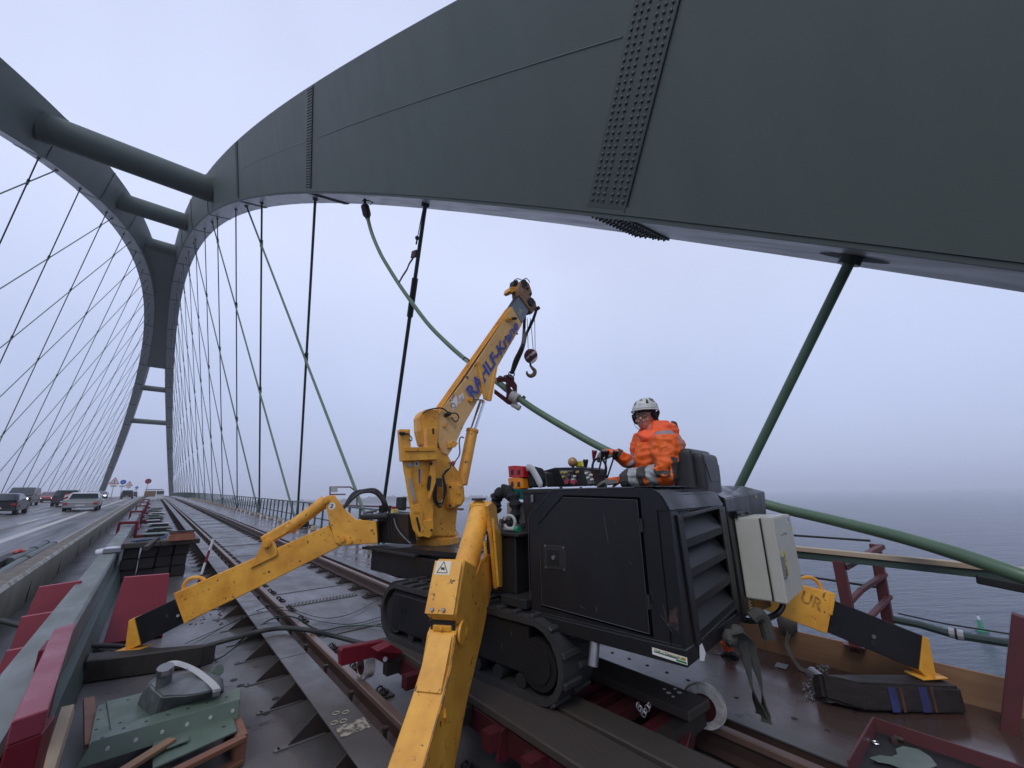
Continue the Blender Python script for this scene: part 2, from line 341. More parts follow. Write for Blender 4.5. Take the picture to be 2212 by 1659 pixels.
# haze
mb = MB(); mb.box((0, 0, (WZ - 1 + 58) / 2), (13990, 13990, 58 - WZ + 1))
HZ = bpy.data.materials.new('haze_air'); HZ.use_nodes = True; nt = HZ.node_tree; nt.nodes.clear()
o_ = nt.nodes.new('ShaderNodeOutputMaterial'); pv = nt.nodes.new('ShaderNodeVolumePrincipled'); pv.inputs['Color'].default_value = (.93, .95, 1, 1); pv.inputs['Density'].default_value = .00052; pv.inputs['Anisotropy'].default_value = .2
nt.links.new(pv.outputs[0], o_.inputs['Volume'])
tag(mb.build('haze', HZ), kind='stuff')

# ================================================================== deck and road
Y1 = 236.
mb = MB()
mb.strip([(-1.60, -.2), (4.26, -.2), (4.26, -.45), (-1.60, -.45)], -9, Y1)
deck = tag(mb.build('bridge_deck', DECK), kind='structure')
mb = MB(); mb.strip([(3.62, -.03), (5.62, -.03), (5.62, -.35), (5.5, -.35), (5.5, -.06), (3.62, -.06)], -9, Y1)
mb.strip([(3.62, -.0602), (3.64, -.0602), (3.64, -.1998), (3.62, -.1998)], -9, Y1)
walk = tag(mb.build('walkway', DECKR), kind='structure')
mb = MB(); mb.strip([(3.61, -.018), (3.80, -.018), (3.80, -.029), (3.61, -.029)], -9, Y1); mb.build('edge_plate', DECK, walk)
mb = MB()
mb.strip([(5.62, -.3), (6.9, -.3), (6.9, -1.2), (6.75, -1.2), (6.75, -.45), (5.62, -.45)], -9, Y1, 8)
mb.strip([(-1.6, -.46), (6.7, -.46), (6.7, -.6), (-1.6, -.6)], -9, Y1, 8)
mb.strip([(-18.0, -.46), (-1.6, -.46), (-1.6, -.6), (-18.0, -.6)], -9, Y1, 8)
tag(mb.build('deck_girder', RAILG), kind='structure')
# cross splices with rivets on the steel deck
def rivet(mb, p, r=.011, n=6): p = V(p); mb.cyl(p, p + V((0, 0, .006)), r, r * .6, n)
for yb in (8.05,):
    mb = MB(); mb.box((2.53, yb, zd(yb, -.1955)), (1.14, .20, .009)); so_ = mb.build('splice_strip', DECK, deck, bevel=.001)
    for a in range(20):
        for r_ in (-.072, -.030, .030, .072):
            mb = MB(); rivet(mb, (2.0 + a * .056 + (.028 if abs(r_) < .05 else 0), yb + r_, zd(yb, -.191)), .015, 7); mb.build('rivet', RUSTD, so_)
splice0 = None
for i, y in enumerate([6.25 + 2.72 * 1.0 * k for k in range(-2, 38)]):
    big = (i % 4 == 2); w = .19 if big else .02
    if not big:
        mb = MB(); mb.box((2.55, y, zd(y, -.197)), (1.24, .012, .008)); mb.build('seam_strip', DECK if y > 30 else RUSTD, deck); continue
    mb = MB(); mb.box((2.55, y, zd(y, -.196)), (1.15, w, .009))
    if y < 40:
        for a in range(22):
            for r_ in (-.07, -.045, .045, .07) if y < 20 else (-.06, .06): rivet(mb, (2.02 + a * .05 + (.025 if r_ in (-.045, .045) else 0), y + r_, zd(y, -.1915)), .011, 6 if y < 20 else 4)
    mb.build('splice_strip', DECK, deck)
for y in (5.9, 13.6, 21.3, 29., 36.7):      # rows of bolts in the left bay
    mb = MB()
    for a in range(14):
        for xx in (.55, .68): rivet(mb, (xx, y + a * .055, zd(y + a * .055, -.2)), .014, 6)
    for a in range(6):
        for xx in (.78, .83): rivet(mb, (xx, y + .25 + a * .05, zd(y + .25 + a * .05, -.2)), .012, 6)
    mb.build('bolt_row', RUSTD, deck, kind='stuff')
mb = MB()
for i in range(60):
    y = .35 + i * .21 if i < 40 else 8.75 + (i - 40) * .21; rivet(mb, (4.02, y, zd(y, -.03)), .022, 8)
mb.build('bolt_row', RUSTD, walk, kind='stuff')
mb = MB()                                       # dark round holes and muck on the left bay
for (px, py) in ((575, 1540), (505, 1468), (520, 1480), (596, 1508)):
    p = onD(px, py, -.196); mb.cyl(p - V((0, 0, .003)), p, .032, n=12)
mb.build('drain_hole', BLKM, deck)

mb = MB(); mb.strip([(-17.2, -.08), (-1.632, -.08), (-1.632, -.4), (-17.2, -.4)], -12, Y1)
road = tag(mb.build('road', ROADM), kind='structure')
def line(x, w, y0, y1):
    mb = MB(); mb.strip([(x - w / 2, -.075), (x + w / 2, -.075), (x + w / 2, -.0790), (x - w / 2, -.0790)], y0, y1, 4); return mb.build('lane_line', PAINTW, road)
line(-2.15, .16, 4, Y1); line(-3.75, .3, 4, Y1); line(-13.2, .15, 20, Y1)
for i in range(26): line(-5.0, .13, 24 + i * 9, 29 + i * 9)
for i in range(26): line(-7.6, .13, 26 + i * 9, 30 + i * 9)
mb = MB(); mb.strip([(-12.0, -.074), (-9.0, -.074), (-9.0, -.0785), (-12.0, -.0785)], 60, Y1)
# kerb walls
e_ = empty('kerb_wall', (-1.5, 0, zd(0, -.2)), 'long weathered concrete kerb wall between road and rail bay', 'kerb wall')
mb = MB(); mb.strip([(-1.36, -.2), (-1.33, .36), (-1.365, .385), (-1.61, .385), (-1.63, .35), (-1.63, -.2)], -6, Y1); mb.build('wall_body', CONC, e_)
mb = MB(); mb.strip([(-1.37, .386), (-1.37, .40), (-1.60, .40), (-1.60, .386)], -6, Y1); mb.build('wall_cap', CONCT, e_)
mb = MB(); mb.strip([(-1.337, .34), (-1.328, .36), (-1.36, .40), (-1.378, .412), (-1.378, .39)], -6, Y1); mb.build('chipped_edge', mat('edge_pale', (.42, .4, .34), .7, dirt=(.16, .15, .12), dscale=6, damt=.9, dsharp=.1), e_)
for i in range(18):
    y = 2 + i * 3.0; mb = MB(); mb.box((-1.344, y, zd(y, .09)), (.012, .018, .5)); mb.build('joint', BLKM, e_)
e_ = empty('far_kerb_wall', (-15.6, 0, zd(0, 0)), 'low pale concrete kerb wall on the far side of the road', 'kerb wall')
mb = MB(); mb.strip([(-15.3, -.08), (-15.3, .75), (-15.7, .75), (-15.7, -.08)], -6, Y1, 6); mb.build('wall_body', CONC, e_)
mb = MB(); mb.strip([(-15.35, .752), (-15.35, 1.05), (-15.5, 1.05), (-15.5, .752)], -6, Y1, 6); mb.build('black_rail', BLKM, e_)

# ================================================================== arches
def rib(side, u0=-.012, u1=1.012, n=150):
    us = [u0 + (u1 - u0) * i / n for i in range(n + 1)]; sec = [(0, 0), (1, 0), (1, 1), (0, 1)]; mb = MB(); vs = []
    for u in us: vs += [archp(u, side, a, b) for a, b in sec]
    for i in range(n):
        for j in range(4):
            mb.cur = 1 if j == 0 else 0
            if i == 0: pass
            mb.f.append([i * 4 + j, i * 4 + (j + 1) % 4, (i + 1) * 4 + (j + 1) % 4, (i + 1) * 4 + j]); mb.mi.append(mb.cur)
    mb.v = [tuple(v) for v in vs]; mb.f += [[0, 1, 2, 3], [n * 4, n * 4 + 1, n * 4 + 2, n * 4 + 3]]; mb.mi += [0, 0]; return mb
arch = empty('bridge_arch', (-5.1, 114, zd(114)), 'huge dark grey green steel tied arch curving over the deck', 'arch')
for side in (1, -1):
    rib(side).build('arch_rib', [ARCH, ARCHB], arch)
    mb = MB(); n = 200; pr_ = []                  # lip along the lower inner and outer edge
    for dpa, dpb, oa, ob in ((-.012, .0, -.012, .04), (.002, .03, -.02, .0)):
        ring = [archp(-.012 + 1.024 * i / n, side, oa, dpa) for i in range(n + 1)], [archp(-.012 + 1.024 * i / n, side, ob, dpa) for i in range(n + 1)], [archp(-.012 + 1.024 * i / n, side, ob, dpb) for i in range(n + 1)], [archp(-.012 + 1.024 * i / n, side, oa, dpb) for i in range(n + 1)]
        vs = [ring[j][i] for i in range(n + 1) for j in range(4)]
        mb.add(vs, [(i * 4 + j, i * 4 + (j + 1) % 4, (i + 1) * 4 + (j + 1) % 4, (i + 1) * 4 + j) for i in range(n) for j in range(4)])
    mb.build('edge_flange', ARCH, arch)
# splice plates and rivets along the ribs
us = [.0357, .0872, .1404, .1944, .2457, .2994, .3515, .405, .458, .542, .595, .6485, .7006, .7543, .8056, .8596, .9128]
for side in (1, -1):
    for k_, u in enumerate(us):
        near = side == 1 and k_ < 3; hw = .00122 if k_ == 0 else .0010
        a = archp(u - hw, side, -.022, .02); b = archp(u + hw, side, -.022, .02); c = archp(u + hw, side, -.022, .985); d = archp(u - hw, side, -.022, .985)
        mb = MB(); inn = archp(u, side, .0, .5) - archp(u, side, -.022, .5); mb.prism([a, b, c, d], inn); sp = mb.build('splice_plate', ARCHP, arch)
        a = archp(u - hw, side, .02, -.008); b = archp(u + hw, side, .02, -.008); c = archp(u + hw, side, 1.0, -.008); d = archp(u - hw, side, 1.0, -.008)
        mb = MB(); mb.prism([a, b, c, d], archp(u, side, .5, .0) - archp(u, side, .5, -.008)); sb = mb.build('splice_plate', ARCHD if k_ else ARCH, arch)
        if k_ == 0 or k_ == 1 or k_ == 2:
            if side == -1: continue
            mb = MB(); rows = 40 if k_ == 0 else 36
            nrm = -inn.normalized()
            for i in range(rows):
                for o in (-.84, -.54, -.24, .20, .50, .80):
                    p = archp(u + hw * o, side, -.022, .035 + (i + .5) / rows * .94)
                    mb.ball(p, .026 if k_ == 0 else .026, 10 if k_ == 0 else 6, (1, 1, 1))
            mb.build('rivet_field', ARCHD if k_ else mat('rivet_paint', (.050, .064, .062), .35), sp, smooth=True, kind='stuff')
            mb = MB()
            for i in range(14):
                for o in (-.84, -.54, -.24, .20, .50, .80):
                    mb.ball(archp(u + hw * o, side, .05 + i / 13 * .9, -.012), .022, 6)
            mb.build('rivet_field', ARCHD, sb, kind='stuff')
            mb = MB(); mb.prism([archp(u - hw * 1.06, side, -.023, .01), archp(u - hw * 1.0, side, -.023, .01), archp(u - hw, side, -.023, .985), archp(u - hw * 1.06, side, -.023, .985)], inn); mb.build('plate_edge', ARCHD, sp)
        else:
            mb = MB(); q = .0004; mb.prism([archp(u - hw - q, side, -.03, .0), archp(u - hw + q, side, -.03, .0), archp(u - hw + q, side, -.03, 1), archp(u - hw - q, side, -.03, 1)], inn); mb.build('plate_edge', ARCHD, sp)
# longitudinal weld
mb = MB(); mb.tube([archp(.0372 + .0465 * i / 24, 1, -.003, .60 - .1 * i / 24) for i in range(25)], .010, 6); mb.build('weld_seam', mat('weld_light', (.17, .205, .20), .45), arch)
mb = MB(); mb.tube([archp(.0895 + .048 * i / 24, 1, -.003, .5) for i in range(25)], .008, 5); mb.build('weld_seam', MATS['weld_light'], arch)
# cross tubes and crown plates
def cross(u, r): 
    a = archp(u, 1, .05, .5); b = archp(u, -1, .05, .5); mb = MB(); mb.cyl(a, b, r, r, 40); o = mb.build('cross_tube', ARCH, arch, smooth=True)
    for q in (.955, .045): 
        p = b.lerp(a, q); d = (a - b).normalized(); m2 = MB(); m2.cyl(p - d * .04, p + d * .04, r + .02, r + .02, 40); m2.build('ring_weld', ARCH, o, smooth=True)
cross(.1835, 1.0); cross(.2672, 1.0); cross(.345, .95); cross(.655, .9); cross(.7185, .85); cross(.8045, .85)
mb = MB(); n = 40
vs = []
for i in range(n + 1):
    u = .345 + .31 * i / n
    for dp in (.25, .8):
        for sd in (1, -1): vs.append(archp(u, sd, .02, dp))
mb.add(vs, [(i * 4 + a, i * 4 + b_, (i + 1) * 4 + b_, (i + 1) * 4 + a) for i in range(n) for a, b_ in ((0, 1), (1, 3), (3, 2), (2, 0))] + [(0, 1, 3, 2), (n * 4, n * 4 + 1, n * 4 + 3, n * 4 + 2)])
mb.build('crown_plate', ARCH, arch)
# old scuffs on the near rib
mb = MB(); mb.tube([archp(.0205, 1, -.003, .60), archp(.0195, 1, -.003, .63)], .012, 5); mb.tube([archp(.0120, 1, -.003, .78), archp(.0113, 1, -.003, .80)], .014, 5); mb.build('scuff_mark', ARCHD, arch)

# ================================================================== hangers
vlen = [3.2, 6.4, 9.2, 11.2, 14.4, 16.7, 19, 21, 22.5, 23.5, 24.5, 25, 25.5, 26, 26, 26, 26, 25.5, 19.5, 15, 9]
def u_of(y): return (y - AY0) / AL
HY = [3.69 + 10.99 * k for k in range(21)]
def hang_pts(side, k, fwd):
    yb = HY[k]; yt = yb - vlen[k] if not fwd else yb + vlen[20 - k]
    yt += .42
    if yt > AY0 + AL - 4 or yt < AY0 + 2: return None
    t = archp(u_of(yt), side, .5, .0)
    if k == 0 and not fwd and side > 0: t = onP(1842, 553, archp(.03, 1, .5, 0), V((1, 0, AM)))
    xb = (AXR + .33) if side > 0 else (AXR - AWD - .33)
    return V((xb, yb, zd(yb, -.35))), t
for side in (1, -1):
    for k in range(21):
        for fwd in (False, True):
            if side == 1 and k == 0 and fwd: continue
            h = hang_pts(side, k, fwd)
            if not h: continue
            b_, t = h; lab = ('dark' if not fwd else 'green') + ' hanger rod, number ' + str(k) 
            sd_n = 'sea side' if side > 0 else 'road side'; ordn = ['nearest', 'second', 'third', 'fourth', 'fifth', 'sixth', 'seventh', 'eighth', 'ninth', 'tenth', 'eleventh', 'twelfth', 'thirteenth', 'fourteenth'][min(k, 13)]
            if k < 14: lab = ordn + (' upright dark' if not fwd else ' sloping green') + ' hanger rod of the ' + sd_n + ' arch'
            else: lab = 'far ' + ('dark' if not fwd else 'green') + ' hanger rod in the dense fan at the ' + sd_n + ' arch foot'
            e_ = empty('hanger_cable', b_, lab, 'hanger cable', sd_n + ' hangers ' + ('sloping away' if fwd else 'sloping back'))
            if side == 1 and k < 3: e_['label'] = [('thick dark green hanger rod right of the operator, ending in a slot under the arch'), ('tall dark upright hanger rod beside the slack cable left of the crane boom'), ('second dark upright hanger rod left of the slack cable')][k] if not fwd else ['', 'green sloping hanger rod coming down behind the crane hoses', 'second green sloping hanger rod left of the crane'][k]
            mb = MB(); mt = HBLACK if not fwd else GREEN
            if k == 0 and side == 1: mt = GREEN
            mb.cyl(b_, t, .057 if (k < 4 and side > 0) else .046, n=14 if k < 3 else 8); mb.build('rod', mt, e_, smooth=True)
            mb = MB(); d = (t - b_).normalized(); mb.cyl(t - d * .10, t + d * .05, .11, .11, 12); mb.build('socket', HBLACK, e_, smooth=True)
            if fwd is False and (k > 0):
                # clamp where it crosses the neighbouring hanger
                kk = None
                for j in range(max(0, k - 4), k):
                    h2 = hang_pts(side, j, True)
                    if not h2 or (side == 1 and j == 0): continue
                    b2, t2 = h2
                    # intersection in the (y, z) plane
                    d1 = t - b_; d2 = t2 - b2; den = d1.y * d2.z - d1.z * d2.y
                    if abs(den) < 1e-6: continue
                    s_ = ((b2.y - b_.y) * d2.z - (b2.z - b_.z) * d2.y) / den
                    if .03 < s_ < .97:
                        p = b_ + d1 * s_; m3 = MB(); m3.beam(p - d * .22, p + d * .22, .15, .15); m3.build('crossing_clamp', HBLACK, e_)
mb = MB(); p = archp(.0243, 1, .5, -.003); c0 = onP(1842, 555, archp(.03, 1, .5, 0), V((1, 0, AM)))
uu = archp(.032, 1, .5, 0) - archp(.020, 1, .5, 0); uu.normalize(); sd_ = V((1, 0, 0)); 
mb.add([c0 - V((0, 0, .012)) + uu * .34 * math.cos(a * math.pi / 10) + sd_ * .10 * math.sin(a * math.pi / 10) for a in range(20)], [tuple(range(20))]); mb.build('cable_slot', BLKM, arch)
# ================================================================== rails
def fast_mesh(sg):
    mb = MB(); mb.box((0, 0, .008), (.30, .17, .016)); mb.box((0, 0, .024), (.17, .09, .02)); mb.torus((sg * .05, .03, .045), (0, 1, 0), .03, .009, 8, 5); mb.torus((sg * .05, -.03, .045), (0, 1, 0), .03, .009, 8, 5)
    mb.cyl((sg * -.02, 0, .02), (sg * -.02, 0, .075), .016, .016, 6); mb.cyl((sg * .11, 0, .01), (sg * .11, 0, .035), .018, .018, 6)
    o = mb.build('rail_fastener', RUSTD, smooth=True); me = o.data; bpy.data.objects.remove(o); return me
FM = [fast_mesh(1), fast_mesh(-1)]
def rail(x, label, sides):
    e_ = empty('rail', (x, 0, zd(0, -.17)), label, 'rail', 'railway rails')
    mb = MB(); mb.strip([(x - .075, -.17), (x + .075, -.17), (x + .075, -.16), (x + .012, -.14), (x + .012, -.045), (x - .012, -.045), (x - .012, -.14), (x - .075, -.16)], -9, Y1, 3); mb.build('web_and_foot', RUST, e_)
    mb = MB(); mb.strip([(x - .034, -.046), (x + .034, -.046), (x + .036, -.008), (x + .028, -.0005), (x - .028, -.0005), (x - .036, -.008)], -9, Y1, 3); mb.build('head', RUSTH, e_)
    for sg in sides:
        for i in range(140):
            y = .62 + i * .712
            o = bpy.data.objects.new('fastener', FM[0 if sg > 0 else 1]); C.objects.link(o); o.parent = e_
            dz = -.198 if x < 2 or sg < 0 else -.198
            o.location = V((x + sg * .165, y, zd(y, dz))) - V(e_['_b'])
rail(1.70, 'rusty left rail running beside the raised guard plates', (1, -1))
rail(3.43, 'rusty right rail under the crane trolley beside the walkway edge', (-1,))
# raised guard plates with gussets
gp = empty('guard_rail_strip', (1.38, 0, zd(0, -.2)), 'raised flat steel guard plates on gussets left of the left rail', 'guard plate')
GPM = [mat('guard_plate_a', (.085, .078, .072), .35, dirt=(.045, .037, .033), dscale=3, damt=.8, rvar=.12, bump=.05), mat('guard_plate_b', (.12, .112, .105), .35, dirt=(.055, .045, .04), dscale=4, damt=.8, rvar=.12, bump=.05)]
for i in range(62):
    y0 = -3 + i * 2.72; mb = MB(); mb.strip([(1.25, -.016), (1.505, -.016), (1.505, -.001), (1.25, -.001)], y0 + .006, y0 + 2.714, 2.7); mb.build('guard_plate', GPM[i % 3 == 1], gp, bevel=.003)
    mb = MB(); mb.strip([(1.26, -.0004), (1.495, -.0004), (1.495, .0012), (1.26, .0012)], y0 + 2.66, y0 + 2.705, .05)
    if i > 3: mb.build('painted_mark', mat('old_mark', (.33, .30, .25), .5, dirt=(.12, .11, .1), dscale=20, damt=.9, dsharp=.1), gp)
mb = MB(); mb.strip([(1.46, -.0162), (1.475, -.0162), (1.475, -.1995), (1.46, -.1995)], -6, 165); mb.build('guard_web', RUSTD, gp)
for i in range(150):
    y = .55 + i * .672; mb = MB()
    mb.prism([(1.29, y, zd(y, -.017)), (1.459, y, zd(y, -.017)), (1.459, y, zd(y, -.199)), (1.06, y, zd(y, -.199))], (0, .014, 0)); mb.build('gusset', RUSTD, gp)
    if i < 30:
        mb = MB(); mb.box((1.17, y + .007, zd(y, -.195)), (.34, .05, .012)); mb.cyl((1.0, y + .007, zd(y, -.2)), (1.0, y + .007, zd(y, -.189)), .025, n=10); mb.build('gusset_foot', DECK, gp, bevel=.003)
for i in range(90):
    y = .5 + i * .712; mb = MB(); mb.cyl((1.585, y, zd(y, -.17)), (1.585, y, zd(y, -.035)), .017, n=6); mb.cyl((1.585, y, zd(y, -.05)), (1.585, y, zd(y, -.025)), .026, n=6)
    mb.build('guard_bolt', RUSTD, gp)
p0 = onD(735, 1590, 0.002); q = MB()
for k, (px, py) in enumerate(((722, 1561), (742, 1557), (726, 1540), (747, 1538))):
    c = onD(px, py, .0015); q.torus(c, (0, 0, 1), .024, .0028, 14, 4)
q.build('chalk_mark', mat('chalk', (.42, .38, .24), .8), gp, kind='stuff')
a, b_, c, d = [onD(px, py, .0008) for px, py in ((723, 1573), (786, 1549), (800, 1571), (738, 1594))]
mb = MB(); mb.prism([a, b_, c, d], (0, 0, .0012)); mb.build('worn_patch', mat('worn_pale', (.36, .32, .25), .6, dirt=(.09, .075, .06), dscale=22, damt=1, dsharp=.06), gp)

# ================================================================== guard beam with red brackets
gb = empty('guard_beam', (-.5, 3, zd(3, -.2)), 'long grey green box beam along the left rail bay', 'guard beam')
for i, (a, b_) in enumerate(((-2, 7.0), (7.01, 19.7), (19.9, 28.6), (28.8, 37.6), (37.8, 48), (48.2, 60), (60.2, 80))):
    mb = MB(); mb.strip([(-.62, .43), (-.40, .43), (-.375, .40), (-.375, .06), (-.62, .06)], a, b_, 3); mb.build('beam_section', BEAMG, gb)
mb = MB(); mb.strip([(-.372, .10), (-.30, .10), (-.24, -.12), (-.24, -.2), (-.30, -.2), (-.372, .04)], -2, 19.6, 3); mb.build('lower_flange', RAILG, gb)
for i in range(24):
    y = 1.5 + 2.6 * i; mb = MB(); mb.box((-.5, y, zd(y, -.07)), (.12, .16, .25)); mb.build('beam_post', RAILG, gb)
def portal(x, y, lab, zt=.56):
    e_ = empty('red_portal_frame', (x, y, zd(y, -.2)), lab, 'steel frame', 'red frames over the guard beam'); mb = MB()
    z = zd(y)
    mb.box((x, y, z + zt - .03), (.52, .28, .09)); mb.build('cross_head', RED, e_, bevel=.008)
    mb = MB(); mb.box((x - .23, y, z + .14), (.07, .26, .69)); mb.build('leg', RED, e_, bevel=.006)
    mb = MB(); mb.box((x + .23, y, z + .14), (.09, .26, .69)); mb.build('leg', RED, e_, bevel=.006)
    mb = MB(); mb.box((x + .36, y + .2, z + .05), (.16, .7, .12)); mb.build('side_arm', RED, e_, bevel=.006)
    mb = MB(); mb.box((x + .27, y + 1.6, z + .3), (.05, 2.6, .08)); mb.build('tie_bar', RED, e_)
portal(-.50, 19.8, 'nearest of the red steel frames straddling the grey beam')
portal(-.50, 28.7, 'second red steel frame straddling the beam, with grey plates beside it')
portal(-.50, 37.7, 'third red steel frame along the beam'); portal(-.50, 48.1, 'fourth and smallest red frame far along the beam'); portal(-.50, 60.1, 'farthest red frame on the beam near the parked lorry')
# near red bracket
e_ = empty('red_bracket', (-.35, 3.4, zd(3.4, -.2)), 'big red welded steel bracket at the lower left corner, nearest the lens', 'steel bracket')
tp = [onD(117, 1358, .66), onD(163.7, 1343, .66), onD(104, 1531.4, .66), onD(24.5, 1558.7, .66)]
mb = MB(); mb.prism(tp, (0, 0, -.10)); mb.build('top_arm', mat('red_lit_top', (.27, .045, .07), .33, dirt=(.2, .03, .05), dscale=3, damt=.6, rvar=.1), e_, bevel=.006)  # brighter red puts the lit top face into the colour
a, b_, c, d = tp
mb = MB(); mb.prism([d + V((0, 0, -.101)), c + V((0, 0, -.101)), c + V((.02, .22, -.101)), d + V((0.02, .22, -.101))], (0, 0, -.72)); mb.build('front_leg', RED, e_, bevel=.006)
mb = MB(); mb.prism([b_ + V((-.02, 0, -.101)), b_ + V((-.14, 0, -.101)), b_ + V((-.14, -.3, -.101)), b_ + V((-.02, -.3, -.101))], (0, 0, -.74)); mb.build('rear_leg', RED, e_, bevel=.006)
mb = MB(); p = c.lerp(b_, .45); mb.box(p + V((-.04, -.1, -.35)), (.03, .9, .34)); mb.build('web_plate', RED, e_)
mb = MB(); p = c + V((.02, .12, -.45)); mb.beam(p + V((0.0, -.1, -.3)), p + V((.03, .35, .28)), .05, .12); tag(mb.build('timber_wedge', PALEW), 'weathered grey timber wedge jammed inside the near red bracket', 'timber')
mb = MB(); mb.box((-.62, 2.75, zd(2.7, .38)), (.35, .5, .09)); tag(mb.build('red_plate', RED, bevel=.006), 'red steel plate end at the very bottom left edge', 'steel plate')
# red folded sheets
def sheet(pts, th, lab):
    a, b_, c, d = [V(p) for p in pts]; n = (b_ - a).cross(d - a).normalized()
    if n.dot(a) > 0: n = -n
    e_ = empty('red_steel_sheet', (a + c) / 2 - n * th, lab, 'steel sheet', 'red sheets between wall and beam')
    mb = MB(); mb.prism([a, b_, c, d], -n * th); mb.build('sheet_face', RED, e_, bevel=.004)
    u_ = (b_ - a)
    for k in range(3):
        o = (a - d).normalized() * (.004 + .012 * k) - n * (.012 + .026 * k); mb = MB(); mb.beam(a + o, b_ + o, .012, .02, n); mb.build('sheet_lip', mat('red_edge', (.42, .13, .17), .35), e_)
def ysheet(tl, tr, br, bl, Yt, Yb, th, lab): sheet([onYp(*tl, Yt), onYp(*tr, Yt), onYp(*br, Yb), onYp(*bl, Yb)], th, lab)
ysheet((268, 1247), (366, 1239), (352, 1372), (222, 1392), 8.1, 7.5, .10, 'wide dark red steel sheet leaning beside the timber stack')
ysheet((84, 1268), (176, 1254), (150, 1322), (52, 1338), 8.5, 8.2, .08, 'uppermost of the red steel sheets left of the grey beam')
ysheet((46, 1333), (150, 1316), (120, 1390), (18, 1412), 7.5, 7.2, .08, 'middle one of the three red sheets left of the grey beam')
ysheet((14, 1406), (120, 1386), (90, 1480), (-30, 1500), 6.5, 6.2, .08, 'lowest red sheet left of the grey beam, cut by the frame edge')

# ================================================================== left bay objects
def squash(o, amt, sc_, seed=0):
    from mathutils import noise
    for v in o.data.vertices:
        n = noise.noise_vector(v.co * sc_ + V((seed, 0, 0))); v.co += n * amt
def sub(o, cuts):
    bm = bmesh.new(); bm.from_mesh(o.data); bmesh.ops.subdivide_edges(bm, edges=bm.edges, cuts=cuts, use_grid_fill=True); bm.to_mesh(o.data); bm.free()
# timber crib
cb = empty('timber_crib', (.2, 12.2, zd(12.2, -.2)), 'stack of dark railway sleepers with tools lying on top', 'timber stack')
rnd = random.Random(5)
for r_ in range(3):
    for c_ in range(4):
        x = -.17 + c_ * .28 + rnd.uniform(-.01, .01); y = 12.3 + rnd.uniform(-.05, .05); mb = MB()
        mb.box((x, y + .55, zd(12, -.2) + .12 + r_ * .225), (.262 + rnd.uniform(-.01, .01), 1.3, .215)); o = mb.build('sleeper', SLEEPER, cb, bevel=.014)
for k, (x0, x1) in enumerate(((-.34, .28), (.285, .96))):
    mb = MB(); mb.box(((x0 + x1) / 2, 12.2 + .5, zd(12, -.2) + .735), (x1 - x0, 1.5, .10)); mb.build('top_board', PLANK, cb, bevel=.01)
z = zd(12, -.2) + .786
e_ = empty('open_box', (.62, 12.0, z), 'open rusty orange box on top of the sleeper stack', 'box')
for nm, c, dd in (('side', (.62, 11.80, z + .06), (.44, .02, .12)), ('side', (.62, 12.12, z + .075), (.44, .02, .15)), ('end', (.405, 11.96, z + .06), (.02, .3, .12)), ('end', (.835, 11.96, z + .06), (.02, .3, .12)), ('floor', (.62, 11.96, z + .008), (.42, .3, .012))):
    mb = MB(); mb.box(c, dd); mb.build(nm, mat('orange_rust', (.36, .13, .07), .6, dirt=(.15, .06, .04), dscale=8, damt=.8), e_, bevel=.003)
mb = MB(); mb.box((.62, 12.13, z + .17), (.47, .10, .03)); mb.build('lid', PLANK, e_)
mb = MB(); mb.tube(bez([(-.2, 12.2, z + .02), (.05, 12.3, z + .03), (.3, 12.15, z + .05), (.38, 12.3, z + .12), (.3, 12.4, z + .05)]), .018, 6); tag(mb.build('blue_strap', mat('strap_blue', (.05, .10, .22), .7)), 'blue lashing strap tangled on the sleeper stack', 'strap')
mb = MB(); mb.beam((.05, 11.62, z - .1), (.22, 12.2, z + .04), .08, .1); tag(mb.build('jack_bar', PLANK, bevel=.01), 'short wooden bar leaning on the front of the sleeper stack', 'bar')
mb = MB(); mb.beam((-.12, 12.05, z + .01), (.36, 12.2, z + .06), .02, .02); tag(mb.build('pry_bar', RUSTD), 'thin dark pry bar across the stack of sleepers', 'bar')
e_ = empty('marker_pole', (1.06, 10.9, zd(10.9, -.2)), 'leaning red and white marker pole beside the sleeper stack', 'pole')
for k in range(4):
    a = V((.93 + k * .035, 10.6, zd(10.6, -.2) + .02 + k * .22)); mb = MB(); mb.cyl(a, a + V((.033, .03, .21)), .022, n=8); mb.build('pole_band', (RED, WHITEP)[k % 2 if k < 3 else 1], e_)
# sleeper block under outrigger two
e_ = empty('sleeper_block', (.15, 6.6, zd(6.6, -.2)), 'short dark sleeper block under the left yellow outrigger foot', 'timber block')
mb = MB(); mb.prism([onD(172, 1478, -.19), onD(430, 1441, -.19), onD(466, 1440, -.19) + V((0, .12, 0)), onD(172, 1478, -.19) + V((0, .3, 0))], (0, 0, .2))
o = mb.build('block_body', SLEEPER, e_, bevel=.012)
# rubber hose and cables
def hose(name, pts, r, m, lab, cat, n=14): mb = MB(); mb.tube(bez(pts, 10), r, n if r > .015 else 6); return tag(mb.build(name, m, smooth=True), lab, cat)
RH = mat('hose_rubber', (.035, .038, .038), .6, dirt=(.02, .02, .02), dscale=14, damt=.6, bump=.1)
hose('rubber_hose', [onD(192, 1394, -.02), onD(290, 1398, -.15), onD(395, 1412, -.12), onD(455, 1393, -.08), onD(520, 1375, -.02), onD(560, 1364, .05), onD(610, 1357, .045), onD(665, 1361, .04), onD(730, 1376, -.08), onD(790, 1391, -.13), onD(880, 1405, -.16)], .026, RH, 'thick black rubber hose crossing the track in front of the crane', 'hose')
hose('rubber_hose', [onD(0, 1340, .2), onD(75, 1360, .1), onD(190, 1400, -.1), onD(260, 1420, -.16)], .03, RH, 'thick black hose end passing under the grey beam at the left edge', 'hose')
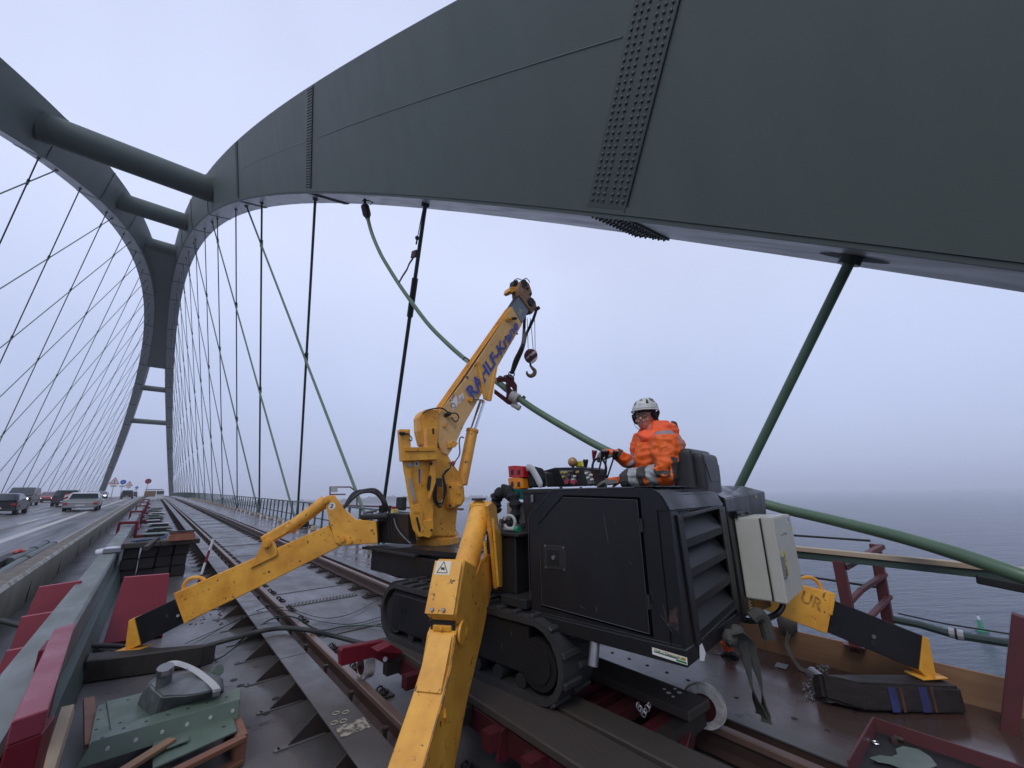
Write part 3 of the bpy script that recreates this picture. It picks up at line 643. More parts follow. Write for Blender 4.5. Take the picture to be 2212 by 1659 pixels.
hose('green_cable', [onD(170, 1400, -.02), onD(196, 1398, -.05), onD(250, 1408, -.16), onD(390, 1432, -.17), onD(465, 1425, -.17), onD(505, 1400, -.15), onD(540, 1372, -.05), onD(575, 1343, .012), onD(610, 1332, .04), onD(640, 1335, .03), onD(690, 1361, -.16), onD(750, 1352, -.17), onD(810, 1352, -.17), onD(880, 1362, -.17)], .009, mat('cable_green', (.02, .06, .035), .5), 'dark green electric cable looping over the left rail', 'cable')
hose('thin_cable', [onD(430, 1385, -.17), onD(500, 1345, -.15), onD(560, 1317, .012), onD(600, 1311, .03), onD(640, 1320, -.1), onD(700, 1335, -.17), onD(760, 1325, -.17), onD(818, 1295, -.17)], .005, HOSE, 'upper thin black cable lying over the rail toward the crane', 'cable')
hose('thin_cable', [onD(400, 1390, -.17), onD(470, 1360, -.17), onD(540, 1330, .012), onD(615, 1318, .03), onD(680, 1340, -.17), onD(760, 1348, -.17), onD(830, 1330, -.17)], .005, HOSE, 'lower thin black cable lying over the rail toward the crane', 'cable')
# old cut debris
for k, (px, py, lab) in enumerate(((482, 1345, 'heap'), (600, 1350, 'h'))):
    pass
mb = MB(); rnd = random.Random(9)
for i in range(150):
    p = onD(rnd.uniform(415, 520), rnd.uniform(1285, 1350), -.198) if i < 110 else onD(rnd.uniform(700, 800), rnd.uniform(1440, 1520), -.198)
    a = rnd.uniform(0, 6.28); l = rnd.uniform(.01, .05); mb.beam(p, p + V((math.cos(a) * l, math.sin(a) * l, .004)), rnd.uniform(.004, .012), .008)
tag(mb.build('scattered_grit', RUSTD), 'dark rust flakes and grit scattered on the steel deck', 'debris', kind='stuff')

# ------------------------------------------------ pallet, green steel, duct hood
e_ = empty('wooden_crate', (.35, 4.3, zd(4.3, -.2)), 'orange brown wooden crate under the green steel plates', 'crate')
P_ = lambda px, py, dz: onD(px, py, dz)
WB = mat('crate_wood', (.26, .115, .065), .55, dirt=(.14, .06, .035), dscale=5, damt=.8, bump=.2, stretch=(1, 4, 1))
A_, B_, C_, D_ = P_(515, 1553, -.02), P_(536, 1583, -.02), P_(330, 1659, -.02), P_(250, 1600, -.02)
mb = MB(); mb.prism([B_, B_ + V((-.07, .0, 0)), B_ + V((-.07, .5, 0)), B_ + V((0, .5, 0))], (0, 0, -.17)); mb.build('corner_post', WB, e_, bevel=.004)
mb = MB(); mb.beam(B_ + V((-.02, 0, -.02)), B_ + V((-.95, -.35, -.02)), .07, .03); mb.build('top_rail', WB, e_, bevel=.003)
mb = MB(); mb.beam(B_ + V((-.04, .5, -.02)), B_ + V((-.04, -.0, -.02)), .07, .03); mb.build('top_rail', WB, e_, bevel=.003)
mb = MB(); mb.beam(B_ + V((-.02, 0, -.16)), B_ + V((-.95, -.35, -.16)), .07, .03); mb.build('bottom_rail', WB, e_, bevel=.003)
mb = MB(); mb.beam(P_(197, 1610, -.05), P_(192, 1510, -.05), .07, .03); mb.build('side_board', WB, e_, bevel=.003)
def plate(name, pts, th, m, lab, holes=(), bev=.002, studs=()):
    e_ = empty(name, (V(pts[0]) + V(pts[2])) / 2, lab, 'steel plate'); mb = MB(); n = (V(pts[1]) - V(pts[0])).cross(V(pts[-1]) - V(pts[0])).normalized()
    if n.z < 0: n = -n
    mb.prism(pts, -n * th); mb.build('plate_body', m, e_, bevel=bev)
    for (a, b2) in holes:
        p = V(pts[0]).lerp(V(pts[1]), a).lerp(V(pts[3]).lerp(V(pts[2]), a), b2); mb = MB(); mb.cyl(p - n * .001, p + n * .0012, .0105, n=12); mb.build('bolt_hole', BLKM, e_)
    return e_, n
plate('green_plate', [P_(210, 1525, .0), P_(275, 1505, .0), P_(262, 1620, .0), P_(186, 1640, .0)], .01, PGREEN, 'upright edged green plate with a column of holes at the left', [(.12, .12), (.12, .32), (.12, .52), (.12, .74), (.9, .1)])
plate('green_plate', [P_(230, 1515, .012), P_(395, 1475, .012), P_(460, 1540, .012), P_(245, 1610, .012)], .01, PGREEN, 'broad green steel plate under the galvanised hood', [(.25, .1), (.1, .6), (.1, .9)])
e_, n = plate('green_angle', [P_(200, 1602, .10), P_(518, 1510, .10), P_(520, 1484, .10), P_(250, 1570, .10)], .012, PGREEN, 'long green steel angle with drilled holes and studs, in front of the hood', [(.12, .5), (.27, .5), (.42, .5), (.57, .5), (.72, .5), (.88, .5), (.04, .12)])
a, b_ = P_(200, 1602, .10), P_(518, 1510, .10); dn = V((.0, -.03, -.12)); mb = MB(); mb.prism([a, b_, b_ + dn, a + dn + V((-.06, 0, 0))], V((0, .012, 0))); mb.build('angle_leg', PGREEN, e_, bevel=.002)
for k in range(6):
    p = a.lerp(b_, .1 + k * .17) + dn * .5; mb = MB(); mb.cyl(p + V((0, .004, 0)), p + V((0, -.007, 0)), .0115, n=12); mb.build('stud', mat('stud_pale', (.5, .52, .48), .4), e_)
plate('green_plate', [P_(330, 1600, .0), P_(500, 1535, .0), P_(512, 1578, .0), P_(330, 1659, .0)], .012, PGREEN, 'lower green plate with a small bolted cover on it', [(.3, .6), (.85, .6), (.85, .15)])
mb = MB(); mb.prism([P_(358, 1608, .014), P_(405, 1590, .014), P_(408, 1601, .014), P_(360, 1620, .014)], (0, 0, .01)); tag(mb.build('cover_plate', PGREEN, bevel=.002), 'small green cover plate bolted on the lower green plate', 'cover plate')
mb = MB(); mb.beam(P_(262, 1668, .03), P_(372, 1598, .03), .07, .025); tag(mb.build('pine_batten', PINE, bevel=.003), 'loose pine batten poking out below the green angle', 'batten')
# galvanised hood with clamp ring
e_ = empty('duct_hood', (.28, 4.75, zd(4.7, .0)), 'dented galvanised duct hood with a steel clamp ring on the green plates', 'duct hood')
ctr = [(300, 1527), (322, 1470), (350, 1452), (412, 1447), (445, 1470), (447, 1492), (400, 1519), (345, 1545)]
low = [P_(x, y, .05 if i < 4 else .12) for i, (x, y) in enumerate(ctr)]
bs = [(298, 1512), (337, 1546), (385, 1538), (450, 1519), (486, 1506), (482, 1465), (420, 1449), (325, 1468)]
t1_ = [(322, 1478), (350, 1506), (400, 1504), (450, 1494), (478, 1483), (464, 1463), (420, 1451), (360, 1462)]
low = [P_(x, y, .04) for x, y in bs]; hi = [P_(x, y, .19) for x, y in t1_]; md = [l.lerp(h, .45) + V((0, 0, .015)) for l, h in zip(low, hi)]
ch = sum(hi, V()) / 8; m_ = 8; vs = [p - V((0, 0, .05)) for p in low] + low + md + hi + [ch + (p - ch) * .6 + V((0, 0, .03)) for p in hi]
mb = MB(); mb.add(vs, [(i * m_ + j, i * m_ + (j + 1) % m_, (i + 1) * m_ + (j + 1) % m_, (i + 1) * m_ + j) for i in range(4) for j in range(m_)] + [tuple(4 * m_ + j for j in range(m_)), tuple(reversed(range(m_)))])
o = mb.build('hood_shell', GALV, e_, smooth=True, bevel=.012, seg=3, angle=40); sub(o, 1); squash(o, .006, 14)
p = P_(352, 1490, .17); t = dep(357, 1446, p.dot(CW) * 1.0)
mb = MB(); mb.lathe(p - (t - p) * .3, t - p, [(0, .07), (.03, .058), (.06, .05), ((t - p).length * 1.3, .05)], 22); mb.build('spigot', GALV, e_, smooth=True)
ax_ = (t - p).normalized(); mb = MB(); mb.cyl(t - ax_ * .03, t + ax_ * .02, .054, n=22); mb.build('hose_clip', STEEL, e_, smooth=True); mb = MB(); mb.box(t + V((.0, -.055, -.01)), (.045, .02, .03)); mb.build('clip_screw', STEEL, e_)
p = P_(425, 1495, .14); mb = MB(); mb.lathe(p, V((.6, .35, .35)), [(0, .05), (.09, .05)], 18); mb.build('spigot', GALV, e_, smooth=True)
p = P_(463, 1455, .0); mb = MB(); mb.lathe(p + V((0, 0, .0)), V((.35, -.5, .4)), [(0, .045), (.06, .048)], 18); mb.build('short_pipe', PGREEN, e_, smooth=True)
ring = [P_(352, 1442, .25), P_(362, 1436, .27), P_(385, 1434, .27), P_(420, 1448, .25), P_(452, 1472, .22), P_(466, 1487, .2), P_(469, 1495, .19)]
pts = bez(ring, 8); mb = MB(); vs = []
for i, q in enumerate(pts):
    d = (pts[min(i + 1, len(pts) - 1)] - pts[max(i - 1, 0)]).normalized(); s_ = d.cross(V((0.2, -.6, .8))).normalized(); nn = s_.cross(d)
    for a_, b2 in ((-.026, 0), (.026, 0), (.026, .004), (-.026, .004)): vs.append(q + s_ * a_ + nn * b2)
k_ = len(pts); mb.add(vs, [(i * 4 + j, i * 4 + (j + 1) % 4, (i + 1) * 4 + (j + 1) % 4, (i + 1) * 4 + j) for i in range(k_ - 1) for j in range(4)] + [(0, 1, 2, 3), (k_ * 4 - 4, k_ * 4 - 3, k_ * 4 - 2, k_ * 4 - 1)])
mb.build('clamp_band', mat('clamp_band', (.5, .5, .47), .35, metal=.5, dirt=(.35, .34, .3), dscale=9, damt=.5), e_, smooth=True)
textmesh('band_print', '89', TEXT, e_, P_(398, 1449, .262), pts[34] - pts[26], V((.1, .5, .5)), .035)
p = P_(467, 1497, .18); mb = MB(); mb.box(p, (.05, .04, .035)); mb.cyl(p + V((-.03, 0, .02)), p + V((.03, 0, .02)), .007); mb.build('band_clamp', STEEL, e_, bevel=.003)

# ------------------------------------------------ bag, pipes, plates far along the bay
mb = MB(); p = V((-.5, 12.1, zd(12.1, .43))); mb.ball(p + V((0, 0, .03)), .2, 14, (1.1, .9, .38)); o = mb.build('plastic_bag', mat('bag_film', (.6, .62, .66), .25, bump=.6, bscale=14), smooth=True); squash(o, .05, 9); tag(o, 'crumpled white plastic bag over a grey box on the beam', 'plastic bag')
mb = MB(); mb.box(p + V((.04, -.22, .045)), (.26, .12, .08)); tag(mb.build('grey_tin', mat('tin_grey', (.2, .21, .24), .5), bevel=.008), 'small grey box under the plastic bag on the beam', 'box')
def pipe(pts, r, lab, cap=True):
    e_ = empty('hose_bundle_pipe', pts[0], lab, 'pipe', 'grey green pipes on the road verge'); mb = MB(); mb.tube(bez(pts, 8), r, 14); mb.build('pipe_body', mat('pipe_greygreen', (.10, .125, .11), .45, dirt=(.06, .07, .065), dscale=6, damt=.7), e_, smooth=True)
    d = (V(pts[-1]) - V(pts[-2])).normalized(); mb = MB(); mb.cyl(V(pts[-1]) - d * .05, V(pts[-1]) + d * .06, r * 1.08, n=14); mb.build('end_cap', BLKM, e_, smooth=True)
    q = V(pts[-2]); mb = MB(); mb.cyl(q - d * .05, q + d * .05, r * 1.12, n=14); mb.build('tape_band', BLKM, e_, smooth=True)
pipe([onD(-60, 1285, .02), onD(0, 1243, .03), onD(52, 1211, .04), onD(114, 1178, .05)], .10, 'thickest grey green pipe lying by the concrete wall with black end cap')
pipe([onD(18, 1214, .0), onD(42, 1203, .0), onD(70, 1190, .02), onD(96, 1175, .03)], .10, 'second grey green pipe behind the thickest one, with a red tape')
pipe([onD(10, 1208, .0), onD(45, 1198, .0), onD(75, 1192, .0), onD(98, 1183, .0)], .05, 'thin pipe crossing between the two thick ones on the road verge')
mb = MB(); mb.beam(onD(-40, 1232, .0), onD(30, 1200, .0), .22, .16); tag(mb.build('timber_beam', SLEEPER, bevel=.02), 'dark timber baulk beside the pipes at the left frame edge', 'timber')
mb = MB(); p = onD(41, 1191, .12); mb.ball(p, .11, 10, (1, 1.6, .5)); o = mb.build('red_tape', mat('tape_red', (.6, .08, .05), .5), smooth=True); squash(o, .05, 9); tag(o, 'crumpled red tape tied round the pipes', 'tape')
rnd = random.Random(11)
for k in range(13):
    y = 16 + k * 3.1; x = .35 + rnd.uniform(-.15, .15)
    col = PGREEN if k % 4 else WHITEP
    if k == 5: col = WHITEP
    e_ = empty('steel_plate_pile', (x, y, zd(y, -.2)), ['nearest pile of green steel plates beyond the sleeper stack', 'second pile of green plates beyond the sleeper stack', 'third pile of green plates beyond the sleeper stack', 'fourth pile of green plates beyond the sleeper stack', 'plate pile with a pale sheet on top', 'whitest plate pile in the left bay', 'seventh plate pile counted from the sleeper stack', 'eighth plate pile counted from the sleeper stack', 'small far plate pile along the left bay'][min(k, 8)], 'plate pile', 'plate piles along the left bay')
    for j in range(3):
        mb = MB(); mb.box((x + rnd.uniform(-.12, .12), y + rnd.uniform(-.15, .15), zd(y, -.2) + .03 + j * .05), (rnd.uniform(.6, .9), rnd.uniform(.6, 1.1), .022), (Euler((rnd.uniform(-.05, .05), rnd.uniform(-.05, .05), rnd.uniform(-.5, .5))).to_matrix().to_3x3() @ Matrix.Identity(3)).col[:] if False else None); mb.build('plate', (col, SLEEPER, PGREEN)[2 - j if col is PGREEN else (0 if j == 2 else 1)], e_)
    mb = MB(); mb.box((x, y - .3, zd(y, -.2) + .012), (.85, .08, .024)); mb.build('bearer', SLEEPER, e_)

# ================================================================== green railing on the sea side
gr = empty('green_railing', (5.3, 40, zd(40, 0)), 'dark green steel railing along the sea side of the deck', 'railing')
yv = [10.2 + 1.02 * i for i in range(190)]
XR_ = 5.42
for i, y in enumerate(yv):
    if y > Y1 - 1: break
    mb = MB(); mb.box((XR_, y, zd(y, .48)), (.05, .11, 1.0)); mb.build('post', RAILG, gr)
mb = MB(); mb.strip([(XR_ - .045, .985), (XR_ + .045, .985), (XR_ + .045, 1.03), (XR_ - .045, 1.03)], 9.0, Y1, 4); mb.build('top_rail', RAILG, gr)
mb = MB(); mb.strip([(XR_ - .012, .40), (XR_ + .012, .40), (XR_ + .012, .44), (XR_ - .012, .44)], 9.0, Y1, 4); mb.build('mid_rail', RAILG, gr)
for i in range(44):
    y = 10.7 + i * 1.9 * 1.07; mb = MB(); mb.box((XR_ - .16, y, zd(y, .055)), (.13, .42, .16)); tag(mb.build('timber_block', PALEW, bevel=.006), (['nearest', 'second', 'third', 'fourth', 'fifth', 'sixth', 'seventh', 'eighth'][i] + ' pale timber block standing along the foot of the green railing') if i < 8 else 'small far pale timber block at the foot of the green railing', 'timber block', 'pale timber blocks along the railing foot')
# ------------------------------------------------ near sea side: maroon posts, handrails, kick board
wf = empty('work_railing', (5.32, 1.2, zd(1.2, -.03)), 'maroon steel work railing with pale timber handrail beside the walkway', 'railing')
def post(p0, p1, lab='rail_post', wx=.075): mb = MB(); mb.beam(p0, p1, wx, .09, (0, 1, 0)); return mb.build(lab, MAROON, wf, bevel=.004)
post(onX(1811, 1212, 5.32), onX(1851, 1408, 5.32)); o = onX(1848, 1393, 5.32); mb = MB(); mb.box(o, (.16, .16, .012)); mb.build('base_plate', MAROON, wf)
post(onX(1890, 1175, 5.9), onX(1917, 1335, 5.9)); mb = MB(); mb.beam(onX(1917, 1330, 5.9), onX(1950, 1500, 5.9), .07, .08, (0, 1, 0)); mb.build('rail_post', MAROON, wf)
post(onX(2206, 1330, 5.0), onX(2178, 1602, 5.0), wx=.09); mb = MB(); mb.box(onX(2176, 1598, 5.0), (.2, .2, .012)); mb.build('base_plate', MAROON, wf)
def bar(a, b_, w_=.05, h_=.035, m=None): mb = MB(); mb.beam(a, b_, w_, h_); return mb.build('cross_bar', m or MAROON, wf, bevel=.003)
bar(onX(1824, 1226, 5.32), onX(1905, 1180, 5.9), .06, .045); bar(onX(1836, 1300, 5.32), onX(1860, 1275, 5.5)); bar(onX(1860, 1275, 5.5), onX(1912, 1240, 5.9)); bar(onX(1868, 1345, 5.32), onX(1922, 1288, 5.9))
bar(onX(1862, 1412, 5.4), onX(1895, 1375, 5.9), .05, .03)
mb = MB(); a, b_ = onX(1724, 1185, 5.32), onX(2211, 1233, 5.32); a2, b2 = V((5.32, a.y + .8, a.z + .02)), V((5.32, -1.2, b_.z)); mb.beam(a + (a - b_) * .9, b_ + (b_ - a) * .5, .10, .045); mb.build('timber_handrail', PALEW, wf, bevel=.004)
mb = MB(); o = V((0, 0, -.055)); mb.beam(a + (a - b_) * .9 + o, b_ + (b_ - a) * .5 + o, .06, .062); mb.build('green_rail', RAILG, wf)
mb = MB(); mb.tube([onX(1905, 1333, 5.9), onX(1985, 1349, 5.9), onX(2060, 1371, 5.9), onX(2300, 1408, 5.9)], .035, 8); mb.build('lower_rail', RAILG, wf, smooth=True)
mb = MB(); p, q = onX(2050, 1366, 5.9), onX(2082, 1373, 5.9); mb.cyl(p, q, .045, n=10); mb.build('rail_sleeve', WHITEP, wf, smooth=True)
mb = MB(); p = p.lerp(q, .5); mb.cyl(p - (q - p) * .15, p + (q - p) * .15, .05, n=10); mb.build('sleeve_tie', HOSE, wf)
for (a, b_) in (((1722, 1157), (1880, 1168)), ((1725, 1204), (1890, 1220)), ((1740, 1245), (1905, 1270))):
    mb = MB(); mb.tube([onX(*a, 6.0) + (onX(*a, 6.0) - onX(*b_, 6.0)) * 3, onX(*b_, 6.0)], .013, 6); mb.build('wire_rope', BLKM, wf)
mb = MB(); mb.tube([onX(1940, 1325, 5.95), onX(2040, 1347, 5.95), onX(2300, 1388, 5.95)], .008, 6); mb.build('wire_rope', HOSE, wf)
p = onX(2192, 1266, 5.32); mb = MB(); mb.beam(p + V((0, .2, .03)), p + V((0, -.35, -.05)), .10, .07); mb.build('scaffold_clamp', BLKM, wf, bevel=.01)
p = onX(2098, 1238, 5.32); mb = MB(); mb.beam(p + V((0, .07, 0)), p + V((0, -.07, 0)), .04, .03); mb.build('clip', BLKM, wf)
# kick boards
kb0, kb1 = V((5.36, 4.6, zd(4.6, -.03))), V((5.36, -1.0, zd(-1, -.03)))
e_ = empty('kick_board', kb0, 'knotty brown timber kick board along the sea edge of the walkway', 'kick board')
for a, b_ in ((0, .46), (.4602, 1)):
    mb = MB(); o = V((0, 0, .122)); mb.beam(kb0.lerp(kb1, a) + o, kb0.lerp(kb1, b_) + o, .03, .27 if a else .25); mb.build('board', PINE, e_, bevel=.003)
# second sleeper block under the right outrigger, with blue painted bands
e_ = empty('sleeper_block', (4.8, .9, zd(1, -.03)), 'dark sleeper block with two blue paint bands under the right outrigger foot', 'timber block')
b0 = [onD(1795, 1515, -.03), onD(1880, 1548, -.03), onD(2100, 1548, -.03)]
c0 = onD(1872, 1546, -.03); c1 = onD(2094, 1546, -.03); d_ = (c1 - c0).normalized(); s_ = V((0, 0, 1)).cross(d_) 
if s_.y < 0: s_ = -s_
H_ = .19; W_ = .25
mb = MB(); mb.prism([c0 + V((0, 0, .025)), c0 - d_ * .22 + s_ * .12 + V((0, 0, .06)), c0 - d_ * .25 + s_ * .22, c1 + s_ * W_, c1 + V((0.02, 0.02, 0)), c1], (0, 0, H_)); o = mb.build('block_body', SLEEPER, e_, bevel=.02, seg=2)
BB = mat('blue_band', (.04, .055, .20), .6, dirt=(.02, .018, .03), dscale=8, damt=.8)
OB = mat('orange_band', (.14, .05, .035), .6, dirt=(.03, .02, .02), dscale=8, damt=.9)
for t_, m_, wd in ((.30, BB, .06), (.385, OB, .02), (.60, BB, .065), (.69, OB, .018)):
    p = c0.lerp(c1, t_); mb = MB(); mb.box(p - s_ * .002 + V((0, 0, H_ * .5 + .012)), (wd, .006, H_ * .88), (d_, s_, V((0, 0, 1)))); mb.build('paint_band', m_, e_)
# ================================================================== spider crane
CB = M(.95, 2.4, -.45)
cr = empty('crawler_crane', CB, 'yellow and black crawler spider crane standing on planks over the rails with its outriggers spread', 'crane')
AX = (MR, MF, _z)
def mbox(x0, x1, y0, y1, z0, z1): mb = MB(); return mb.box(M((x0 + x1) / 2, (y0 + y1) / 2, (z0 + z1) / 2), (x1 - x0, y1 - y0, z1 - z0), AX)
def part(mb, name, m, parent=None, **k): return mb.build(name, m, parent or cr, **k)
def poly(pts, p0, n, th, away=True):            # silhouette pixels laid on a plane of the machine, given real thickness
    n = V(n).normalized(); q = [onP(a, b_, p0, n) for a, b_ in pts]
    if n.dot(q[0]) < 0: n = -n                  # n now points away from the lens
    return MB().prism(q, n * th)
# ---- engine cover (left module)
prof = [(0, 0.0), (0, .075), (.075, .075), (.075, .825), (0, .825), (.015, .86), (.05, .93), (.11, .965), (.22, .972), (.91, .972), (1.165, .765), (1.165, .15), (1.165, 0.0)]
mb = MB(); mb.prism([M(0, y, z) for y, z in prof], MR * 1.02)
part(mb, 'engine_cover', BLK, bevel=.011, seg=2)
mb = MB(); mb.prism([M(0, 0, .076), M(.17, 0, .076), M(.12, 0, .824), M(0, 0, .824)], MF * .074); part(mb, 'cover_corner', BLK); mb = MB(); mb.prism([M(.955, 0, .076), M(1.0195, 0, .076), M(1.0195, 0, .824), M(.93, 0, .824)], MF * .074); part(mb, 'cover_corner', BLK)
mb = mbox(-.012, .9, -.006, 1.2, -.004, .085); part(mb, 'lower_skirt', BLK, bevel=.006)
mb = mbox(-.03, .75, 1.19, 1.46, .10, .165); part(mb, 'step_plate', BLKM, bevel=.004)
dprof = [(.205, .125), (.205, .895), (.80, .915), (1.045, .71), (1.04, .155)]
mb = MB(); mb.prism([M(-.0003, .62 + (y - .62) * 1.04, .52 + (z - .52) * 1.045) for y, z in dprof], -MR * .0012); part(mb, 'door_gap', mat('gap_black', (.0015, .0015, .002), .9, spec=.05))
mb = MB(); mb.prism([M(-.0025, y, z) for y, z in dprof], -MR * .012); door = part(mb, 'side_door', BLK, bevel=.004, seg=2)
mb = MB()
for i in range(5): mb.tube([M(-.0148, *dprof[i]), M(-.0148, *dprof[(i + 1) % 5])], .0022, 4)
part(mb, 'door_edge_highlight', mat('worn_edge_highlight', (.05, .055, .065), .35), door, kind='stuff')  # paler tubes paint a highlight along the worn door edges
mb = MB(); mb.tube([M(-.0015, .22, .974), M(-.0015, .91, .974), M(-.0015, 1.166, .767), M(-.0015, 1.167, .16)], .003, 5); part(mb, 'cover_edge_highlight', MATS['worn_edge_highlight'])  # same painted highlight along the cover edge
mb = MB(); mb.box(M(-.0145, .90, .49), (.007, .20, .165), AX); hd = part(mb, 'lock_plate', BLKM, door, bevel=.003)
mb = MB(); mb.box(M(-.0195, .915, .49), (.006, .11, .11), AX); part(mb, 'paddle', BLK, door, bevel=.002)
mb = MB(); mb.cyl(M(-.02, .905, .49), M(-.032, .905, .49), .017, .015, 8); part(mb, 'key_bolt', STEEL, door)
for a, b_ in ((.815, .565), (.985, .565), (.815, .415), (.985, .415)):
    mb = MB(); mb.cyl(M(-.016, a, b_), M(-.022, a, b_), .008, n=8); part(mb, 'screw', STEEL, door)
for z_ in (.30, .74):
    mb = MB(); mb.cyl(M(-.012, .192, z_ - .04), M(-.012, .192, z_ + .04), .009, n=8); part(mb, 'hinge', BLKM)
SCR = mat('scratch_grey', (.09, .085, .08), .5)
for a, b_ in (((.46, .80), (.44, .62)), ((.30, .52), (.28, .50)), ((.10, .30), (.09, .22)), ((.06, .16), (.12, .24)), ((.7, .2), (.66, .19))):
    mb = MB(); mb.beam(M(-.0155, *a), M(-.0155, *b_), .0025, .0008, MR); part(mb, 'scratch', SCR, door)
mb = MB(); mb.prism([M(-.001, .03, .16), M(-.001, .09, .19), M(-.001, .07, .27), M(-.001, .02, .30)], -MR * .0008); part(mb, 'rust_scrape', mat('scrape_rust', (.07, .035, .025), .6, dirt=(.012, .013, .016), dscale=30, damt=1, dsharp=.08))
for z_ in (.10, .955):
    mb = MB(); mb.beam(M(-.0145, .02, z_ if z_ < .5 else .86), M(-.0145, 1.15, z_ if z_ < .5 else .86), .002, .001, MR) if z_ < .5 else None
    if z_ < .5: part(mb, 'fold_line', SCR)
# top cover plate with bolts
mb = mbox(.05, .78, .10, .95, .9735, .981); part(mb, 'top_panel', BLK, bevel=.003)
for x, y in ((.1, .15), (.1, .5), (.1, .9), (.4, .13), (.7, .13), (.72, .5), (.4, .92)):
    mb = MB(); mb.bolt(M(x, y, .981), (0, 0, 1), .013, .012); part(mb, 'cover_bolt', BLKM)
# rear louvre
RL = [onP(a, b_, M(0, -.001, 0), MF) for a, b_ in ((1459, 1113), (1556, 1091), (1591, 1312), (1502, 1398))]
def lq(u, v): return RL[0].lerp(RL[1], u).lerp(RL[3].lerp(RL[2], u), v)
mb = MB(); 
fr = .09
for (u0, u1, v0, v1) in ((0, fr, 0, 1), (1 - fr, 1, 0, 1), (fr, 1 - fr, 0, .03), (fr, 1 - fr, .97, 1)):
    mb.prism([lq(u0, v0), lq(u1, v0), lq(u1, v1), lq(u0, v1)], -MF * .014)
lf = part(mb, 'louvre_frame', BLK, bevel=.003)
mb = MB(); mb.prism([p + MF * .07 for p in (lq(fr, .03), lq(1 - fr, .03), lq(1 - fr, .97), lq(fr, .97))], -MF * .002); part(mb, 'louvre_dark', BLKM, lf)
for i in range(4):
    v0 = .05 + i * .235; mb = MB()
    a, b_ = lq(fr, v0 + .02) + MF * .066, lq(1 - fr, v0 + .02) + MF * .066; c, d = lq(fr, v0 + .155) - MF * .012, lq(1 - fr, v0 + .155) - MF * .012
    mb.prism([a, b_, d, c], V((0, 0, -.004))); e2, f2 = lq(fr, v0 + .225) - MF * .010, lq(1 - fr, v0 + .225) - MF * .010
    mb.prism([c, d, f2, e2], MF * .004); part(mb, 'louvre_blade', LOUV, lf)
for u, v in ((.045, .06), (.955, .06), (.045, .94), (.955, .94)):
    p = lq(u, v) - MF * .0142; mb = MB(); mb.cyl(p, p - MF * .0015, .013, n=12); part(mb, 'louvre_hole', BLKM, lf)
# right module (tank) with chamfered rear top
T = lambda px, py, y=0.: onP(px, py, M(0, y, 0), MF)
a_, b_, c_, d_ = T(1565.5, 1077), T(1655, 1062), T(1671, 1309), T(1612, 1332)
b_ = b_ - MR * .06
mb = MB(); mb.prism([a_, b_, c_, d_, T(1611, 1345)], MF * .9); part(mb, 'tank_housing', BLK, bevel=.006)
e_, f_ = M(1.04, .17, .985), M(2.2, .17, .985)
mb = MB(); vs = [a_ + V((0, 0, .001)), b_ + V((0, 0, .001)), f_, e_, a_ + MF * .9, b_ + MF * .9, f_ + MF * .7, e_ + MF * .7]
mb.add(vs, [(0, 1, 2, 3), (3, 2, 6, 7), (0, 3, 7, 4), (1, 5, 6, 2), (4, 7, 6, 5), (0, 4, 5, 1)]); part(mb, 'tank_lid', BLK, bevel=.006)
for x in (1.25, 1.5, 1.9): mb = MB(); mb.bolt(M(x, .3, .985), (0, 0, 1), .014, .016); part(mb, 'cover_bolt', BLKM)
mb = poly([(1600, 1096), (1644, 1089), (1646, 1099), (1602, 1107)], M(0, -.004, 0), MF, .003); mb2 = MB(); mb2.box(T(1633, 1073, -.003), (.07, .003, .025), AX); part(mb2, 'brass_plate', mat('brass', (.35, .25, .08), .4, metal=.6), bevel=.001)
# sloping seat side panel and drip of white paint
mb = MB(); mb.prism([T(1510, 1373, -.0125), T(1524, 1410, -.0125), T(1521, 1428, -.0125), T(1512, 1427, -.0125)], -MF * .0012); part(mb, 'paint_drip', TWHITE)
# ---- electrical cabinet
x0 = 1.185; cab = MB(); cab.box(M(x0 + .30, -.095, .435), (.60, .175, .59), AX); cb_ = part(cab, 'switch_cabinet', GREY, bevel=.008, seg=2)
mb = MB(); mb.box(M(x0 + .31, -.236, .435), (.62, .085, .60), AX); cd = part(mb, 'cabinet_door', GREY, cb_, bevel=.01, seg=2)
mb = MB(); mb.box(M(x0 + .30, -.188, .435), (.59, .012, .58), AX); part(mb, 'door_seal', BLKM, cb_)
mb = MB(); p = M(x0 + .052, -.2795, .38); mb.box(p, (.045, .03, .16), AX); part(mb, 'latch_handle', mat('latch_grey', (.16, .17, .18), .45), cb_, bevel=.006)
for k in range(4): mb = MB(); mb.box(M(x0 + .052, -.2955, .325 + k * .011), (.03, .004, .005), AX); part(mb, 'latch_rib', BLKM, cb_)
YT = mat('warning_yellow', (.70, .50, .03), .5)
def tri(c, X, Y, s, nrm, par):
    c = V(c); mb = MB(); mb.prism([c - X * s * .62 - Y * s * .5, c + X * s * .62 - Y * s * .5, c + Y * s * .62], nrm * .0012); part(mb, 'warning_sign', TEXT, par)
    q = MB(); q.prism([c - X * s * .47 - Y * s * .41 + nrm * .0014, c + X * s * .47 - Y * s * .41 + nrm * .0014, c + Y * s * .45 + nrm * .0014], nrm * .0008); part(q, 'warning_sign', YT, par)
